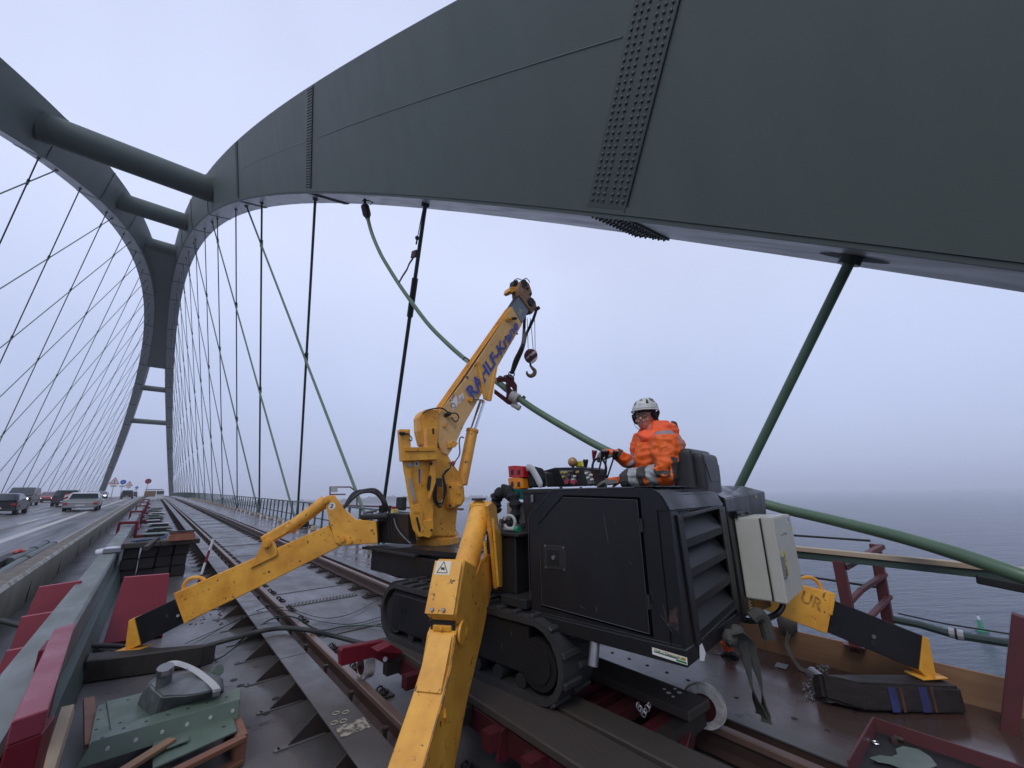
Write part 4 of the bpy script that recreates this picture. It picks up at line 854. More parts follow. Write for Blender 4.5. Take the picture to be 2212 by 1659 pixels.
for k, zz in enumerate((.44, .345)):
    c = M(x0 + .155, -.2795, zz); mb = MB(); mb.box(c - MF * 0, (.075, .0015, .09), AX); part(mb, 'sticker', YT, cb_)
    tri(c - MF * .001, MR, _z, .062, -MF, cb_)
    if k == 0: mb = MB(); mb.box(c - MF * .0035 + V((0, 0, .002)), (.006, .001, .026), AX); mb.box(c - MF * .0035 - V((0, 0, .019)), (.006, .001, .006), AX)
    else: mb = MB(); s_ = -MF * .0035; mb.prism([c + s_ + MR * .006 + V((0, 0, .022)), c + s_ - MR * .008 - V((0, 0, .002)), c + s_ + MR * .002 - V((0, 0, .0))], -MF * .001); mb.prism([c + s_ + MR * .008 + V((0, 0, .002)), c + s_ - MR * .002 - V((0, 0, -.001)), c + s_ - MR * .005 - V((0, 0, .022))], -MF * .001)
    part(mb, 'sign_symbol', TEXT, cb_)
mb = MB(); mb.box(M(x0 + .50, -.2792, .695), (.05, .001, .05), AX); part(mb, 'label', TWHITE, cb_); mb = MB(); mb.box(M(x0 + .503, -.2802, .695), (.028, .001, .034), AX); part(mb, 'label', TBLUE, cb_)
mb = MB(); mb.cyl(M(x0 + .53, -.2788, .62), M(x0 + .53, -.28, .62), .016, n=14); part(mb, 'round_label', YT, cb_)
mb = MB(); mb.tube(bez([M(x0 + .16, -.2795, .60), M(x0 + .24, -.2798, .595), M(x0 + .29, -.2798, .605), M(x0 + .33, -.2798, .59), M(x0 + .37, -.2798, .60)], 5), .0022, 4); part(mb, 'pen_scrawl', TEXT, cb_)
mb = MB(); a = M(x0 + .0, -.03, .755); mb.box(a + MR * .13, (.30, .02, .05), AX); mb.cyl(a + MR * .02 - MF * .01, a + MR * .02 - MF * .03, .012, n=6); mb.cyl(a + MR * .24 - MF * .01, a + MR * .24 - MF * .03, .012, n=6); part(mb, 'cabinet_bracket', BLK, cb_)
mb = MB(); mb.tube(bez([M(x0 + .42, -.15, .14), M(x0 + .43, -.15, .04), M(x0 + .36, -.10, -.03), M(x0 + .15, 0, -.05), M(x0 + .02, .1, -.02)], 8), .022, 10); part(mb, 'cabinet_hose', HOSE, cb_, smooth=True)
mb = MB(); mb.tube([M(x0 + .03 + .012 * math.cos(i * .9), -.02 + .012 * math.sin(i * .9), .13 - i * .003) for i in range(50)], .0016, 4); part(mb, 'coil_wire', mat('wire_yellow', (.45, .42, .25), .5), cb_)
# sticker on the skirt
s0, s1, s2, s3 = [onP(a, b_, M(-.0125, 0, 0), MR) for a, b_ in ((1408.5, 1398), (1484.3, 1420.6), (1485.3, 1437), (1409.5, 1413))]
def sq(u, v): return s0.lerp(s1, u).lerp(s3.lerp(s2, u), v)
SG = mat('sticker_green', (.02, .20, .05), .5)
def quad(u0, v0, u1, v1, m, k, nm='sticker_stripe'): mb = MB(); mb.prism([sq(u0, v0) - MR * .0006 * k, sq(u1, v0) - MR * .0006 * k, sq(u1, v1) - MR * .0006 * k, sq(u0, v1) - MR * .0006 * k], -MR * .0005); return part(mb, nm, m, stk if k > 1 else cr)
stk = quad(0, 0, 1, 1, TWHITE, 1, 'company_sticker'); quad(.04, .10, .82, .18, YT, 2); quad(.05, .45, .72, .62, SG, 2); quad(.70, .62, .98, .9, SG, 2); quad(.84, .12, .97, .5, YT, 2)
dx = (s1 - s0).normalized(); textmesh('sticker_text', 'Gieb u.Tampondruck', TEXT, stk, sq(.07, .50) - MR * .003, dx, s0 - s3, .021, bold=.01, squeeze=1.0)
# ---- chassis
mb = mbox(.28, 1.62, 1.0, 4.2, .02, .27); part(mb, 'chassis', BLK, bevel=.01)
mb = mbox(.22, 1.7, 3.1, 4.35, .272, .30); part(mb, 'deck_plate', BLKM, bevel=.004)
pl = M(.29, 0, 0)
mb = poly([(803, 1190), (866, 1191), (860, 1249), (823, 1236)], pl, MR, .02); part(mb, 'front_cheek', BLK, bevel=.004)
mb = poly([(866, 1190), (1030, 1215), (1015, 1262), (860, 1249)], M(.36, 0, 0), MR, .25); part(mb, 'front_beam', BLKM)
mb = poly([(803, 1189), (870, 1183), (1000, 1196), (990, 1206), (866, 1193)], M(.27, 0, 0), MR, .3); part(mb, 'beam_flange', BLK)
mb = mbox(.55, 1.5, 1.3, 3.2, -.16, .02); part(mb, 'belly_plate', BLKM)
# ---- crawlers
def crawler(xo, sg):
    y0, y1, z0, z1 = .80, 3.20, -.452, .075; r = .24; w_ = .36
    path = []
    for i in range(9): a = -90 + 180 * i / 8; path.append((y1 - r + r * math.cos(R(a)), (z0 + r) + (r + .0) * math.sin(R(a)) + (.045 if a > 0 else 0) * (a / 90 if a > 0 else 0)))
    for i in range(9): a = 90 + 180 * i / 8; path.append((y0 + r + r * math.cos(R(a)), (z0 + r) + r * math.sin(R(a)) + (.045 * (1 - (a - 90) / 90) if a < 180 else 0)))
    n = len(path); xa, xb = xo, xo + sg * w_
    inn = []
    cy, cz = (y0 + y1) / 2, (z0 + z1) / 2
    for (y, z) in path:
        dy = y - max(y0 + r, min(y1 - r, y)); dz = z - (z0 + r); l = math.hypot(dy, dz) or 1; inn.append((y - dy / l * .045, z - dz / l * .045))
    vs = [M(xa, y, z) for y, z in path] + [M(xb, y, z) for y, z in path] + [M(xa, y, z) for y, z in inn] + [M(xb, y, z) for y, z in inn]
    fs = []
    for i in range(n):
        j = (i + 1) % n; fs += [(i, j, n + j, n + i), (2 * n + i, 3 * n + i, 3 * n + j, 2 * n + j), (i, 2 * n + i, 2 * n + j, j), (n + i, n + j, 3 * n + j, 3 * n + i)]
    mb = MB(); mb.add(vs, fs); bt = part(mb, 'rubber_belt', RUB, smooth=True, angle=50)
    # lugs along the belt
    tot = []; L_ = 0
    for i in range(n): a, b_ = path[i], path[(i + 1) % n]; l = math.hypot(b_[0] - a[0], b_[1] - a[1]); tot.append((L_, l, a, b_)); L_ += l
    cnt = 62
    for k in range(cnt):
        s_ = (k + .5) / cnt * L_
        for st, l, a, b_ in tot:
            if st <= s_ < st + l:
                t = (s_ - st) / l; y = a[0] + (b_[0] - a[0]) * t; z = a[1] + (b_[1] - a[1]) * t; T_ = (MF * ((b_[0] - a[0]) / l) + V((0, 0, (b_[1] - a[1]) / l))); break
        Nn = T_.cross(MR).normalized(); c = M((xa + xb) / 2, cy, cz); p = M((xa + xb) / 2 + (.08 if k % 2 else -.08) * sg, y, z)
        if Nn.dot(p - M((xa + xb) / 2, max(y0 + r, min(y1 - r, y)), z0 + r)) < 0: Nn = -Nn
        mb = MB(); mb.box(p + Nn * .011, (.19, .042, .028), (MR, T_, Nn)); part(mb, 'lug', RUB, bt, bevel=.006)
    mb = mbox(min(xo + sg * .03, xo + sg * .3), max(xo + sg * .03, xo + sg * .3), y0 + .34, y1 - .2, z0 + .14, z1 - .06); part(mb, 'track_frame', BLK, bevel=.012)
    mb = mbox(min(xo + sg * .018, xo + sg * .05), max(xo + sg * .018, xo + sg * .05), 1.95 if sg > 0 else 1.9, 3.02, z0 + .10, z1 - .09); part(mb, 'frame_cover', BLK, bevel=.015)
    mb = MB(); mb.cyl(M(xo + sg * .02, y0 + r, z0 + r), M(xo + sg * .3, y0 + r, z0 + r), .165, n=28); mb.cyl(M(xo + sg * .005, y0 + r, z0 + r), M(xo + sg * .03, y0 + r, z0 + r), .12, n=28); part(mb, 'drive_wheel', BLK, smooth=True)
    mb = MB(); mb.cyl(M(xo + sg * .03, y1 - r, z0 + r), M(xo + sg * .3, y1 - r, z0 + r), .17, n=24); part(mb, 'idler_wheel', BLKM, smooth=True)
    for k in range(7): mb = MB(); yy = y0 + .42 + k * .24; mb.cyl(M(xo + sg * .03, yy, z0 + .09), M(xo + sg * .3, yy, z0 + .09), .05, n=12); part(mb, 'roller', BLKM, smooth=True)
crawler(-.10, 1); crawler(1.95, -1)
mb = MB(); mb.cyl(M(.03, .62, .02), M(-.02, .62, -.14), .032, .034, 14); part(mb, 'exhaust_pipe', STEEL, smooth=True); mb = MB(); mb.cyl(M(-.02, .62, -.141), M(-.0201, .62, -.1425), .028, n=14); part(mb, 'exhaust_mouth', BLKM)

# ---- outrigger two (front left)
P2, F2 = M(.35, 4.24, 0), M(-1.88, 5.70, 0); D2 = (F2 - P2).normalized(); N2 = D2.cross(_z).normalized()
if N2.dot(P2) > 0: N2 = -N2                      # towards the lens
c2 = P2 + N2 * .09
def pz(pts, th, name, m, off=0., par=None, bev=.004, **k):
    return part(poly(pts, c2 + N2 * off, N2, th), name, m, par, bevel=bev, **k)
arm2 = pz([(376.5, 1281), (598, 1184), (708, 1135), (738, 1179), (548.6, 1274), (400, 1346)], .17, 'outrigger_arm', YEL, bev=.008)
pz([(374, 1282), (383, 1279), (407, 1343), (398, 1349)], .19, 'arm_collar', YEL, .01, arm2)
pz([(540, 1228), (568.4, 1170), (576, 1163), (588, 1164.7), (596, 1185), (599, 1196), (596, 1201)], .05, 'cylinder_lug', YEL, .03, arm2)
pz([(700, 1079), (705, 1071), (720.5, 1069.5), (744, 1101), (768, 1122.4), (813, 1126.3), (816, 1173), (739, 1178.5), (724, 1172), (712, 1128)], .03, 'bracket_plate', YEL, .045, None, .006)
pz([(702, 1079), (707, 1071), (722.5, 1069.5), (746, 1101), (770, 1122.4), (816, 1126), (818, 1173), (741, 1178), (726, 1172), (714, 1128)], .03, 'bracket_plate', YEL, -.17, None, .006)
pz([(770, 1122), (813, 1126.5), (815, 1172), (772, 1176)], .16, 'turret_block', YEL, .03, None, .02)
pz([(746, 1103), (769, 1124), (812, 1128), (812, 1134), (765, 1132), (742, 1112)], .14, 'top_plate', YEL, .01)
def on2(px, py, off=0.): return onP(px, py, c2 + N2 * off, N2)
a, b_ = on2(700, 1085, -.06), on2(628, 1139, -.06); mb = MB(); mb.cyl(a, b_, .078, n=24); part(mb, 'cylinder_body', YEL, smooth=True)
mb = MB(); d = (b_ - a).normalized(); mb.cyl(b_ - d * .02, b_ + d * .02, .088, n=24); mb.cyl(a - d * .02, a + d * .04, .088, n=24); part(mb, 'cylinder_collar', YEL, smooth=True)
mb = MB(); mb.beam(on2(633, 1133, -.06), on2(570, 1170, -.06), .15, .135, _z); part(mb, 'rod_cover', YEL, bevel=.018)
for p, r_ in ((on2(704.6, 1081.4, .02), .045), (on2(576.4, 1175, .05), .05), (on2(741, 1165, .02), .042), (on2(756, 1169.5, .02), .04)):
    mb = MB(); mb.cyl(p, p + N2 * .05, r_, r_ * .95, 20); mb.cyl(p + N2 * .045, p + N2 * .065, r_ * .62, n=16); part(mb, 'pin', YEL2, smooth=True)
mb = MB(); mb.tube(bez([on2(396, 1279, -.06), on2(398, 1262, -.06), on2(410, 1250, -.06), on2(428, 1247, -.06), on2(441, 1252, -.06), on2(444, 1261, -.06)], 6), .02, 8); part(mb, 'handle', YEL2, smooth=True)
ext = pz([(289, 1336), (378, 1294), (397, 1346), (300, 1396)], .13, 'black_extension', BLK, -.015, None, .005)
pz([(277, 1341), (289, 1335), (296, 1365), (303, 1393), (276, 1405), (270, 1397)], .16, 'toe', YEL, .005, None, .006)
mb = MB(); mb.prism([on2(236, 1412, .08), on2(272, 1397, -.1), on2(329, 1391, -.12), on2(290, 1407, .1)], (0, 0, -.015)); part(mb, 'foot_plate', YEL, bevel=.003)
mb = MB(); mb.cyl(on2(384, 1330, 0), on2(384, 1330, .02), .016, n=10); part(mb, 'lock_pin', STEEL)
def disc_label(p, n, up, r_, txt, par=None):
    n = V(n).normalized(); p = V(p); mb = MB(); mb.cyl(p, p + n * .0015, r_, n=24); o = part(mb, 'number_disc', TWHITE, par); x = V(up).cross(n).normalized()
    y = n.cross(x); textmesh('number_text', txt, TEXT, par or cr, p + n * .003 - x * r_ * .36 - y * r_ * .5, x, y, r_ * 1.45, bold=.04)
disc_label(on2(717, 1093, .0455), N2, (_z + D2 * -.25), .045, '2')
# hose bundle over the turret
for k in range(4):
    o = k * .028; mb = MB(); mb.tube(bez([on2(733 + k * 2, 1110 - k * 2, -.02 - o), on2(752 + k * 3, 1088 - k * 7, -.03 - o), on2(778 + k * 3, 1066 - k * 2.5, -.05 - o), on2(806 + k * 2, 1064 - k * 2, -.09 - o), on2(824 + k * 2, 1080 - k, -.12 - o), on2(830 + k * 3, 1104, -.14 - o)], 8), .0155, 10); part(mb, 'hydraulic_hose', HOSE, smooth=True)
# ---- tower, valves and small gear at the front left
mb = poly([(814, 1108), (880, 1110), (882, 1176), (815, 1172)], M(.42, 0, 0), MR, .12); part(mb, 'front_tower', BLK, bevel=.008)
mb = poly([(776, 1112), (838, 1111), (840, 1122), (778, 1123)], P2 + N2 * .12, N2, .28); part(mb, 'turret_cap', BLKM, bevel=.02)
for k, (px, py) in enumerate(((822, 1098), (832, 1096), (842, 1099), (826, 1104))): mb = MB(); p = mX(px, py, .5); mb.cyl(p - V((0, 0, .06)), p + V((0, 0, .04)), .022, n=8); mb.cyl(p - V((0, 0, .02)), p, .03, n=6); part(mb, 'hose_fitting', BLKM)
for k in range(3): mb = MB(); a = mX(840 + k * 6, 1118 + k, .41); mb.tube([a, a + V((0, 0, -.1)), mX(842 + k * 6, 1164, .41)], .007, 6); part(mb, 'steel_pipe', BLKM)
mb = MB(); mb.tube(bez([mX(851, 1120, .40), mX(857, 1140, .40), mX(872, 1160, .40), mX(887, 1174, .40)], 6), .009, 6); part(mb, 'grey_pipe', GALV, smooth=True)
mb = MB(); p = mX(850, 1104, .55); mb.box(p, (.09, .11, .05), AX); part(mb, 'stop_box', mat('stop_yellow', (.65, .6, .25), .5), bevel=.004); mb = MB(); mb.cyl(p + V((0, 0, .025)), p + V((0, 0, .045)), .022, n=12); mb.cyl(p + V((0, 0, .045)), p + V((0, 0, .062)), .034, n=14); part(mb, 'stop_button', mat('button_red', (.5, .01, .01), .35), smooth=True)
mb = MB(); p = mX(867, 1088, .8); mb.box(p, (.05, .22, .19), (MR, MF, _z)); part(mb, 'work_lamp', BLKM, bevel=.012); mb = MB(); mb.box(p - MR * .03, (.01, .18, .15), AX); part(mb, 'lamp_glass', GLASS)
mb = MB(); mb.tube([mX(805 + 8 * math.cos(a_), 1107 + 5 * math.sin(a_), .5) for a_ in [i * .5 for i in range(13)]], .006, 5); part(mb, 'pipe_loop', GALV, smooth=True)
mb = MB(); mb.cyl(mX(786, 1108, .48), mX(812, 1103, .48), .02, n=8); part(mb, 'pipe_union', GALV)

# ---- slewing post and boom
BA, BB2 = M(.95, 3.56, 0), M(2.6, 3.30, 0); DB = (BB2 - BA).normalized(); NB = DB.cross(_z).normalized()
if NB.dot(BA) > 0: NB = -NB
def pb(pts, th, name, m, off=0., par=None, bev=.005, **k): return part(poly(pts, BA + NB * off, NB, th), name, m, par, bevel=bev, **k)
def onb(px, py, off=0.): return onP(px, py, BA + NB * off, NB)
rc = M(.95, 3.9, .28); rtop = M(.95, 3.9, .41)
rb = onb(941, 1172, -.30); dr_ = rb.dot(CW); rr_ = 50 / CF * dr_; rc = onP(941, 1176, rb, CW) - V((0, 0, .0))
mb = MB(); mb.cyl(rc - V((0, 0, .03)), rc + V((0, 0, .10)), rr_, n=44); part(mb, 'slewing_ring', YEL, smooth=True, bevel=.008)
mb = MB(); mb.cyl(rc + V((0, 0, .10)), rc + V((0, 0, .14)), rr_ * .9, n=40); part(mb, 'slewing_collar', YEL, smooth=True)
col = pb([(936, 960), (966, 978), (978, 1000), (992, 1018), (1003, 1048), (1006, 1082), (990, 1096), (984, 1160), (915, 1160), (928, 1060), (932, 1000)], .30, 'post_column', YEL, 0, None, .02)
pb([(874, 990), (946, 990), (946, 1040), (938, 1078), (934, 1160), (904, 1161), (893, 1112), (887, 1040), (878, 1020)], .10, 'post_face', YEL, .14, None, .008)
for pts in ([(870, 994), (888, 994), (889, 1048), (895, 1110), (890, 1112), (881, 1064), (874, 1022)], [(930, 994), (941, 994), (942, 1040), (930, 1076), (925, 1078), (928, 1040)]):
    pb(pts, .02, 'side_fin', YEL, .19, None, .003)
# slots and holes as dark inserts with a rim
for pts in ([(884, 1032), (888, 1034), (895, 1062), (897, 1086), (893, 1080), (885, 1052)], [(925, 1030), (930, 1026), (932, 1032), (929, 1058), (924, 1062), (922, 1050)]):
    pb(pts, .004, 'slot', BLKM if pts[0][0] > 900 else mat('slot_sky', (.3, .33, .38), .7), .195, None, 0)
mb = MB(); p = onb(884.8, 1004, .195); mb.cyl(p, p + NB * .003, .03, n=18); part(mb, 'round_hole', MATS['slot_sky'])
mb = MB(); p = onb(931, 1001, .195); mb.cyl(p, p + NB * .003, .024, n=18); part(mb, 'round_hole', BLKM)
pb([(864, 927), (886, 927), (888, 967), (922, 967), (922, 924), (944, 924), (946, 990), (942, 993), (869, 996)], .10, 'stow_bracket', YEL, .24, None, .006)
pb([(875, 966), (940, 966), (941, 974), (876, 975)], .14, 'bracket_shelf', YEL2, .26, None, .003)
pb([(867, 930), (884, 930), (884, 936), (867, 937)], .10, 'bracket_lip', YEL2, .26)
mb = MB(); p = onb(866, 936, .26); mb.cyl(p - DB * .02, p + DB * .05, .02, n=8); part(mb, 'bracket_knob', BLKM)
mb = MB(); mb.tube(bez([onb(866, 933, .26), onb(880, 938, .27), onb(889, 945, .27), onb(889, 952, .27), onb(884, 950, .27)], 6), .007, 5); part(mb, 'cable', HOSE)
pb([(934, 925), (938, 925), (938, 938), (934, 938)], .003, 'slot', BLKM, .2435 + .0)
disc_label(onb(899.5, 1002, .1415), NB, _z, .038, '4')
pb([(904, 1013), (908, 1013), (908, 1044), (905, 1044)], .0015, 'blue_tape', TBLUE, .142, None, 0)
# lower wing with slots
for off in (.21, .04):
    wg = pb([(889, 1092), (906, 1088), (912, 1100), (913, 1135), (918, 1158), (905, 1160), (893, 1144), (886, 1112)], .02, 'lower_wing', YEL, off, None, .003)
pb([(898, 1118), (902, 1116), (909, 1140), (909, 1150), (905, 1148)], .003, 'slot', BLKM, .2125)
for px in (896, 904): mb = MB(); p = onb(px, 1106, .212); mb.cyl(p, p + NB * .006, .018, n=14); part(mb, 'boss', YEL2)
pb([(912, 1126), (936, 1122), (937, 1148), (928, 1162), (914, 1160)], .10, 'lower_block', YEL, .2, None, .006)
mb = MB(); mb.bolt(onb(932, 1145, .2), NB, .016, .014); part(mb, 'bolt', BLKM)
pb([(967, 1045), (990, 1041), (1003, 1050), (1005, 1080), (998, 1094), (971, 1099)], .12, 'gear_housing', YEL, .12, None, .018, seg=2)
pb([(983, 1043), (1000, 1046), (1003, 1078), (996, 1092), (985, 1092)], .05, 'gear_cover', YEL, .15, None, .014, seg=2)
for px, py in ((992, 1066), (972, 1052), (972, 1092), (996, 1050)): mb = MB(); mb.bolt(onb(px, py, .152 if px > 980 else .122), NB, .018, .014); part(mb, 'bolt', BLKM if px == 972 else YEL2)
for k in range(5): mb = MB(); r_ = .02; mb.tube(bez([onb(975 + k, 1000, .14), onb(968, 1016, .15), onb(956, 1026 + k, .15), onb(956 + k * 2, 1060, .16), onb(950 - k * 2, 1086, .16), onb(940 - k, 1076, .16), onb(942 - k * 2, 1045, .16), onb(952, 1035, .16)], 8), .010, 6) if k < 3 else None
for k in range(2):
    mb = MB(); mb.tube(bez([onb(974, 998 + k * 3, .15), onb(970, 1012, .16), onb(958, 1024 + k * 4, .16), onb(960 + k * 3, 1060, .17), onb(952, 1094 - k * 7, .17), onb(938 + k * 4, 1080, .17), onb(939 + k * 4, 1050, .17), onb(948, 1034 + k * 3, .16)], 8), .014, 8); part(mb, 'hanging_hose', HOSE, smooth=True)
mb = MB(); mb.cyl(onb(947, 1033, .15), onb(947, 1052, .15), .05, n=12); part(mb, 'swivel_joint', BLKM)
# boom
side = [(951, 886), (1001.6, 822.8), (1106.4, 662.8), (1128, 701), (1074, 794), (1031, 868), (1004, 915), (986, 955), (968.6, 984), (955, 978), (946, 955), (946, 900)]
bm_ = pb(side, .25, 'boom_base', [YELW], .02, None, .006)
# top face strip in cleaner yellow
def top(a, b_, w_=.24, lift=.004, off=.018):
    p, q_ = onb(*a, off), onb(*b_, off); n_ = (q_ - p).normalized().cross(NB); n_ = n_ if n_.z > 0 else -n_
    return [p + n_ * lift, q_ + n_ * lift, q_ + n_ * lift - NB * w_, p + n_ * lift - NB * w_], n_
t_, n_ = top((951, 886), (1106.4, 662.8)); mb = MB(); mb.prism(t_, n_ * .004); part(mb, 'boom_top', YEL2, bm_)
for f_ in (.30, .62): mb = MB(); mb.prism([p - NB * (f_ - (0 if i < 2 else .24)) * 0 for i, p in enumerate(t_)][:0] or [t_[0].lerp(t_[3], f_) + n_ * .005, t_[1].lerp(t_[2], f_) + n_ * .005, t_[1].lerp(t_[2], f_ + .07) + n_ * .005, t_[0].lerp(t_[3], f_ + .07) + n_ * .005], n_ * .018); part(mb, 'boom_rib', YEL, bm_)
pb([(909, 900), (914, 889), (925, 882), (951, 886), (948, 958), (936, 972), (918, 962), (910, 930)], .26, 'boom_foot', YEL, .03, None, .02, seg=2)
pb([(966, 958), (984, 952), (990, 957), (984, 966), (968, 968)], .06, 'foot_lug', YEL, .06)
mb = MB(); mb.cyl(onb(960, 919, .02), onb(960, 919, .05), .022, n=14); part(mb, 'pin', YEL2, smooth=True)
mb = MB(); mb.cyl(onb(962, 897, .02), onb(972, 893, .10), .03, n=12); part(mb, 'angle_sensor', BLKM, smooth=True)
mb = MB(); mb.tube(bez([onb(913, 893, .05), onb(930, 884, .05), onb(955, 882, .06), onb(970, 892, .09), onb(985, 893, .1), onb(991, 902, .1), onb(984, 911, .1), onb(975, 902, .09)], 8), .010, 6); part(mb, 'sensor_cable', HOSE, smooth=True)
# flared gusset plate to the lift cylinder
pb([(1031, 782), (1036, 778), (1074, 793), (1062, 862), (1056, 867), (1047, 863), (1044, 855)], .012, 'gusset_plate', YELW, .033, None, .003)
pb([(1031, 782), (1037, 779), (1052, 862), (1046, 862)], .03, 'gusset_edge', YEL, .062, None, .003)
pb([(1069, 797), (1075, 793), (1062, 866), (1055, 866)], .03, 'gusset_edge', YEL, .062, None, .003)
# lettering
xd = (onb(1120, 690, .03) - onb(1022, 858, .03)).normalized(); yd = n_
xd = (onb(1122, 697, .03) - onb(1013, 870, .03)).normalized()
base = onb(1020.5, 867, .0245)
for s_, m_, o in (('RAHLF-Krane', mat('print_shadow', (.42, .36, .30), .6), .0), ('RAHLF-Krane', TBLUE, .003)):
    t = textmesh('boom_lettering', s_, m_, bm_, base + NB * (.0145 + o) + (xd * -.012 - yd * .006 if o == 0 else V((0, 0, 0))), xd, yd, .255, bold=.028, shear=.25, squeeze=1)
    import numpy as np
    L0 = (onb(1118, 702, .03) - onb(1020.5, 867, .03)).length; xs = [v.co.copy() for v in t.data.vertices]; b0 = base - V(t['_b'])
    mxl = max((c - b0).dot(xd) for c in xs); k_ = L0 / mxl; hs = [0]
    for v in t.data.vertices:
        d = v.co - b0; l = d.dot(xd); h = d.dot(yd); f_ = 1.12 - .42 * (l / mxl); v.co = b0 + xd * (l * k_) + yd * h * f_ + NB * d.dot(NB)
for pts, m_ in (([(973, 859), (985, 850), (990, 872), (978, 888)], TWHITE), ([(991, 856), (1000, 848), (1003, 860), (993, 872)], TWHITE)):
    pb(pts, .002, 'boom_sticker', m_, .0235, bm_, 0)
textmesh('sticker_text', 'UNIC', mat('print_red', (.45, .02, .03), .5), bm_, onb(976, 866.5, .026), xd, yd, .06, bold=.02, squeeze=.9)
textmesh('sticker_text', 'R-506-5.1', TBLUE, bm_, onb(994, 866, .026), xd, yd, .03, squeeze=.9); textmesh('sticker_text', 'UNIC', MATS['print_red'], bm_, onb(996.5, 869, .026), xd, yd, .03)
mb = MB(); a = onb(979, 876, .025); mb.torus(a, NB, .035, .004, 14, 4); part(mb, 'sticker_drawing', TEXT, bm_)
mb = MB(); p = onb(1095, 690, .02); mb.cyl(p, p + NB * .03, .05, .04, 14); mb.cyl(p + NB * .03 - DB * 0, p + DB * .16 + NB * .04 + V((0, 0, .04)), .018, n=8); part(mb, 'locking_lever', YEL2, bm_, smooth=True); mb = MB(); mb.cyl(p + DB * .07 + NB * .04 + V((0, 0, .02)), p + DB * .17 + NB * .045 + V((0, 0, .045)), .024, n=8); part(mb, 'lever_grip', HOSE, bm_, smooth=True)
mb = MB(); mb.tube(bez([onb(1001, 778, -.1), onb(1004, 772, 0), onb(1012, 777, .02), onb(1013, 782, .02)], 5), .010, 5); part(mb, 'top_hook', HOSE, bm_)
for px, py in ((1009, 815), (1117, 721), (1050, 783), (1052, 806), (1092, 728)): mb = MB(); mb.bolt(onb(px, py, .022), NB, .018, .01); part(mb, 'boom_bolt', BLKM, bm_)
mb = MB(); p = onb(1014, 864, .02); mb.cyl(p, p + NB * .05, .036, n=16); part(mb, 'pin', YEL2, bm_, smooth=True); mb = MB(); mb.cyl(p + NB * .04, onb(1042, 864, .07), .01, n=6); part(mb, 'pin_keeper', STEEL, bm_)
IN = mat('boom_inner_blue', (.13, .17, .21), .35, dirt=(.22, .25, .27), dscale=6, damt=.6)
pb([(1106, 664), (1121, 639), (1144, 668), (1128, 699)], .20, 'inner_boom', IN, 0, None, .006)
t_, n3 = top((1104, 666), (1122, 638), .19, .002, -.002); mb = MB(); mb.prism(t_, n3 * .003); part(mb, 'inner_top', BLKM)
textmesh('inner_print', '1/F..', mat('print_cream', (.5, .45, .33), .6), cr, onb(1123, 683, .003), xd, yd, .11, bold=.02)
HD = mat('head_rust_beige', (.36, .22, .14), .6, dirt=(.12, .055, .03), dscale=9, damt=.8, chips=(.03, .02, .015), cscale=20, cth=.6)
hd = pb([(1121, 637), (1119, 622), (1126, 606), (1134, 604), (1143, 612), (1150, 632), (1146, 646), (1157, 650), (1160, 664), (1150, 677), (1144, 668)], .10, 'boom_head', HD, .03, None, .006)
pb([(1115, 642), (1113, 626), (1119, 612), (1130, 608), (1136, 640)], .12, 'boom_head', HD, -.12, None, .006)
pb([(1100, 629), (1102, 620), (1120, 618), (1121, 626), (1106, 632)], .18, 'limit_bracket', YEL, -.05, None, .006)
pb([(1108, 618), (1110, 606), (1118, 604), (1122, 614)], .12, 'limit_bracket', BLKM, -.08)
pb([(1138, 640), (1150, 648), (1157, 664), (1148, 676), (1136, 664)], .14, 'sheave_guard', BLKM, -.04)
pb([(1126, 606), (1136, 603), (1140, 618), (1130, 622)], .05, 'head_bracket', RUSTD, .045)
for px, py in ((1139, 624), (1145, 636), (1135, 613), (1150, 656)): mb = MB(); p = onb(px, py, .03); mb.cyl(p, p + NB * .03, .022, n=12); part(mb, 'head_pin', RUSTD, hd)
mb = MB(); p = onb(1142, 655, -.02); mb.cyl(p - NB * .06, p + NB * .09, .075, n=22); part(mb, 'rope_sheave', BLKM, smooth=True)
mb = MB(); p = onb(1160, 667, .03); mb.cyl(p - NB * .05, p + NB * .05, .035, n=12); part(mb, 'head_axle', BLKM, smooth=True)
mb = MB(); mb.tube(bez([onb(1110, 606, .0), onb(1118, 602, .02), onb(1128, 605, .03), onb(1137, 601, .03), onb(1145, 610, .03)], 6), .008, 5); part(mb, 'head_cable', HOSE)
# lift cylinder
a, b_ = onb(997, 1046, -.10), onb(1020, 932, -.10); mb = MB(); mb.cyl(a, b_, .085, n=24); cy_ = part(mb, 'lift_cylinder', YEL, smooth=True)
d = (b_ - a).normalized(); mb = MB(); mb.cyl(b_ - d * .01, b_ + d * .03, .095, n=24); part(mb, 'cylinder_gland', YEL2, cy_, smooth=True)
mb = MB(); mb.cyl(b_, onb(1042, 866, -.10), .052, n=20); part(mb, 'piston_rod', CHROME, cy_, smooth=True)
mb = MB(); mb.tube(bez([onb(1002, 946, .0), onb(996, 944, .0), onb(992, 954, .0), onb(993, 980, .0), onb(984, 996, .02), onb(980, 1006, .04)], 6), .010, 6); part(mb, 'copper_pipe', mat('pipe_rust', (.13, .06, .045), .5), cy_, smooth=True)
mb = MB(); mb.cyl(onb(976, 1004, .05), onb(980, 997, .05), .022, n=8); part(mb, 'red_fitting', mat('fitting_red', (.4, .02, .05), .4), cy_)

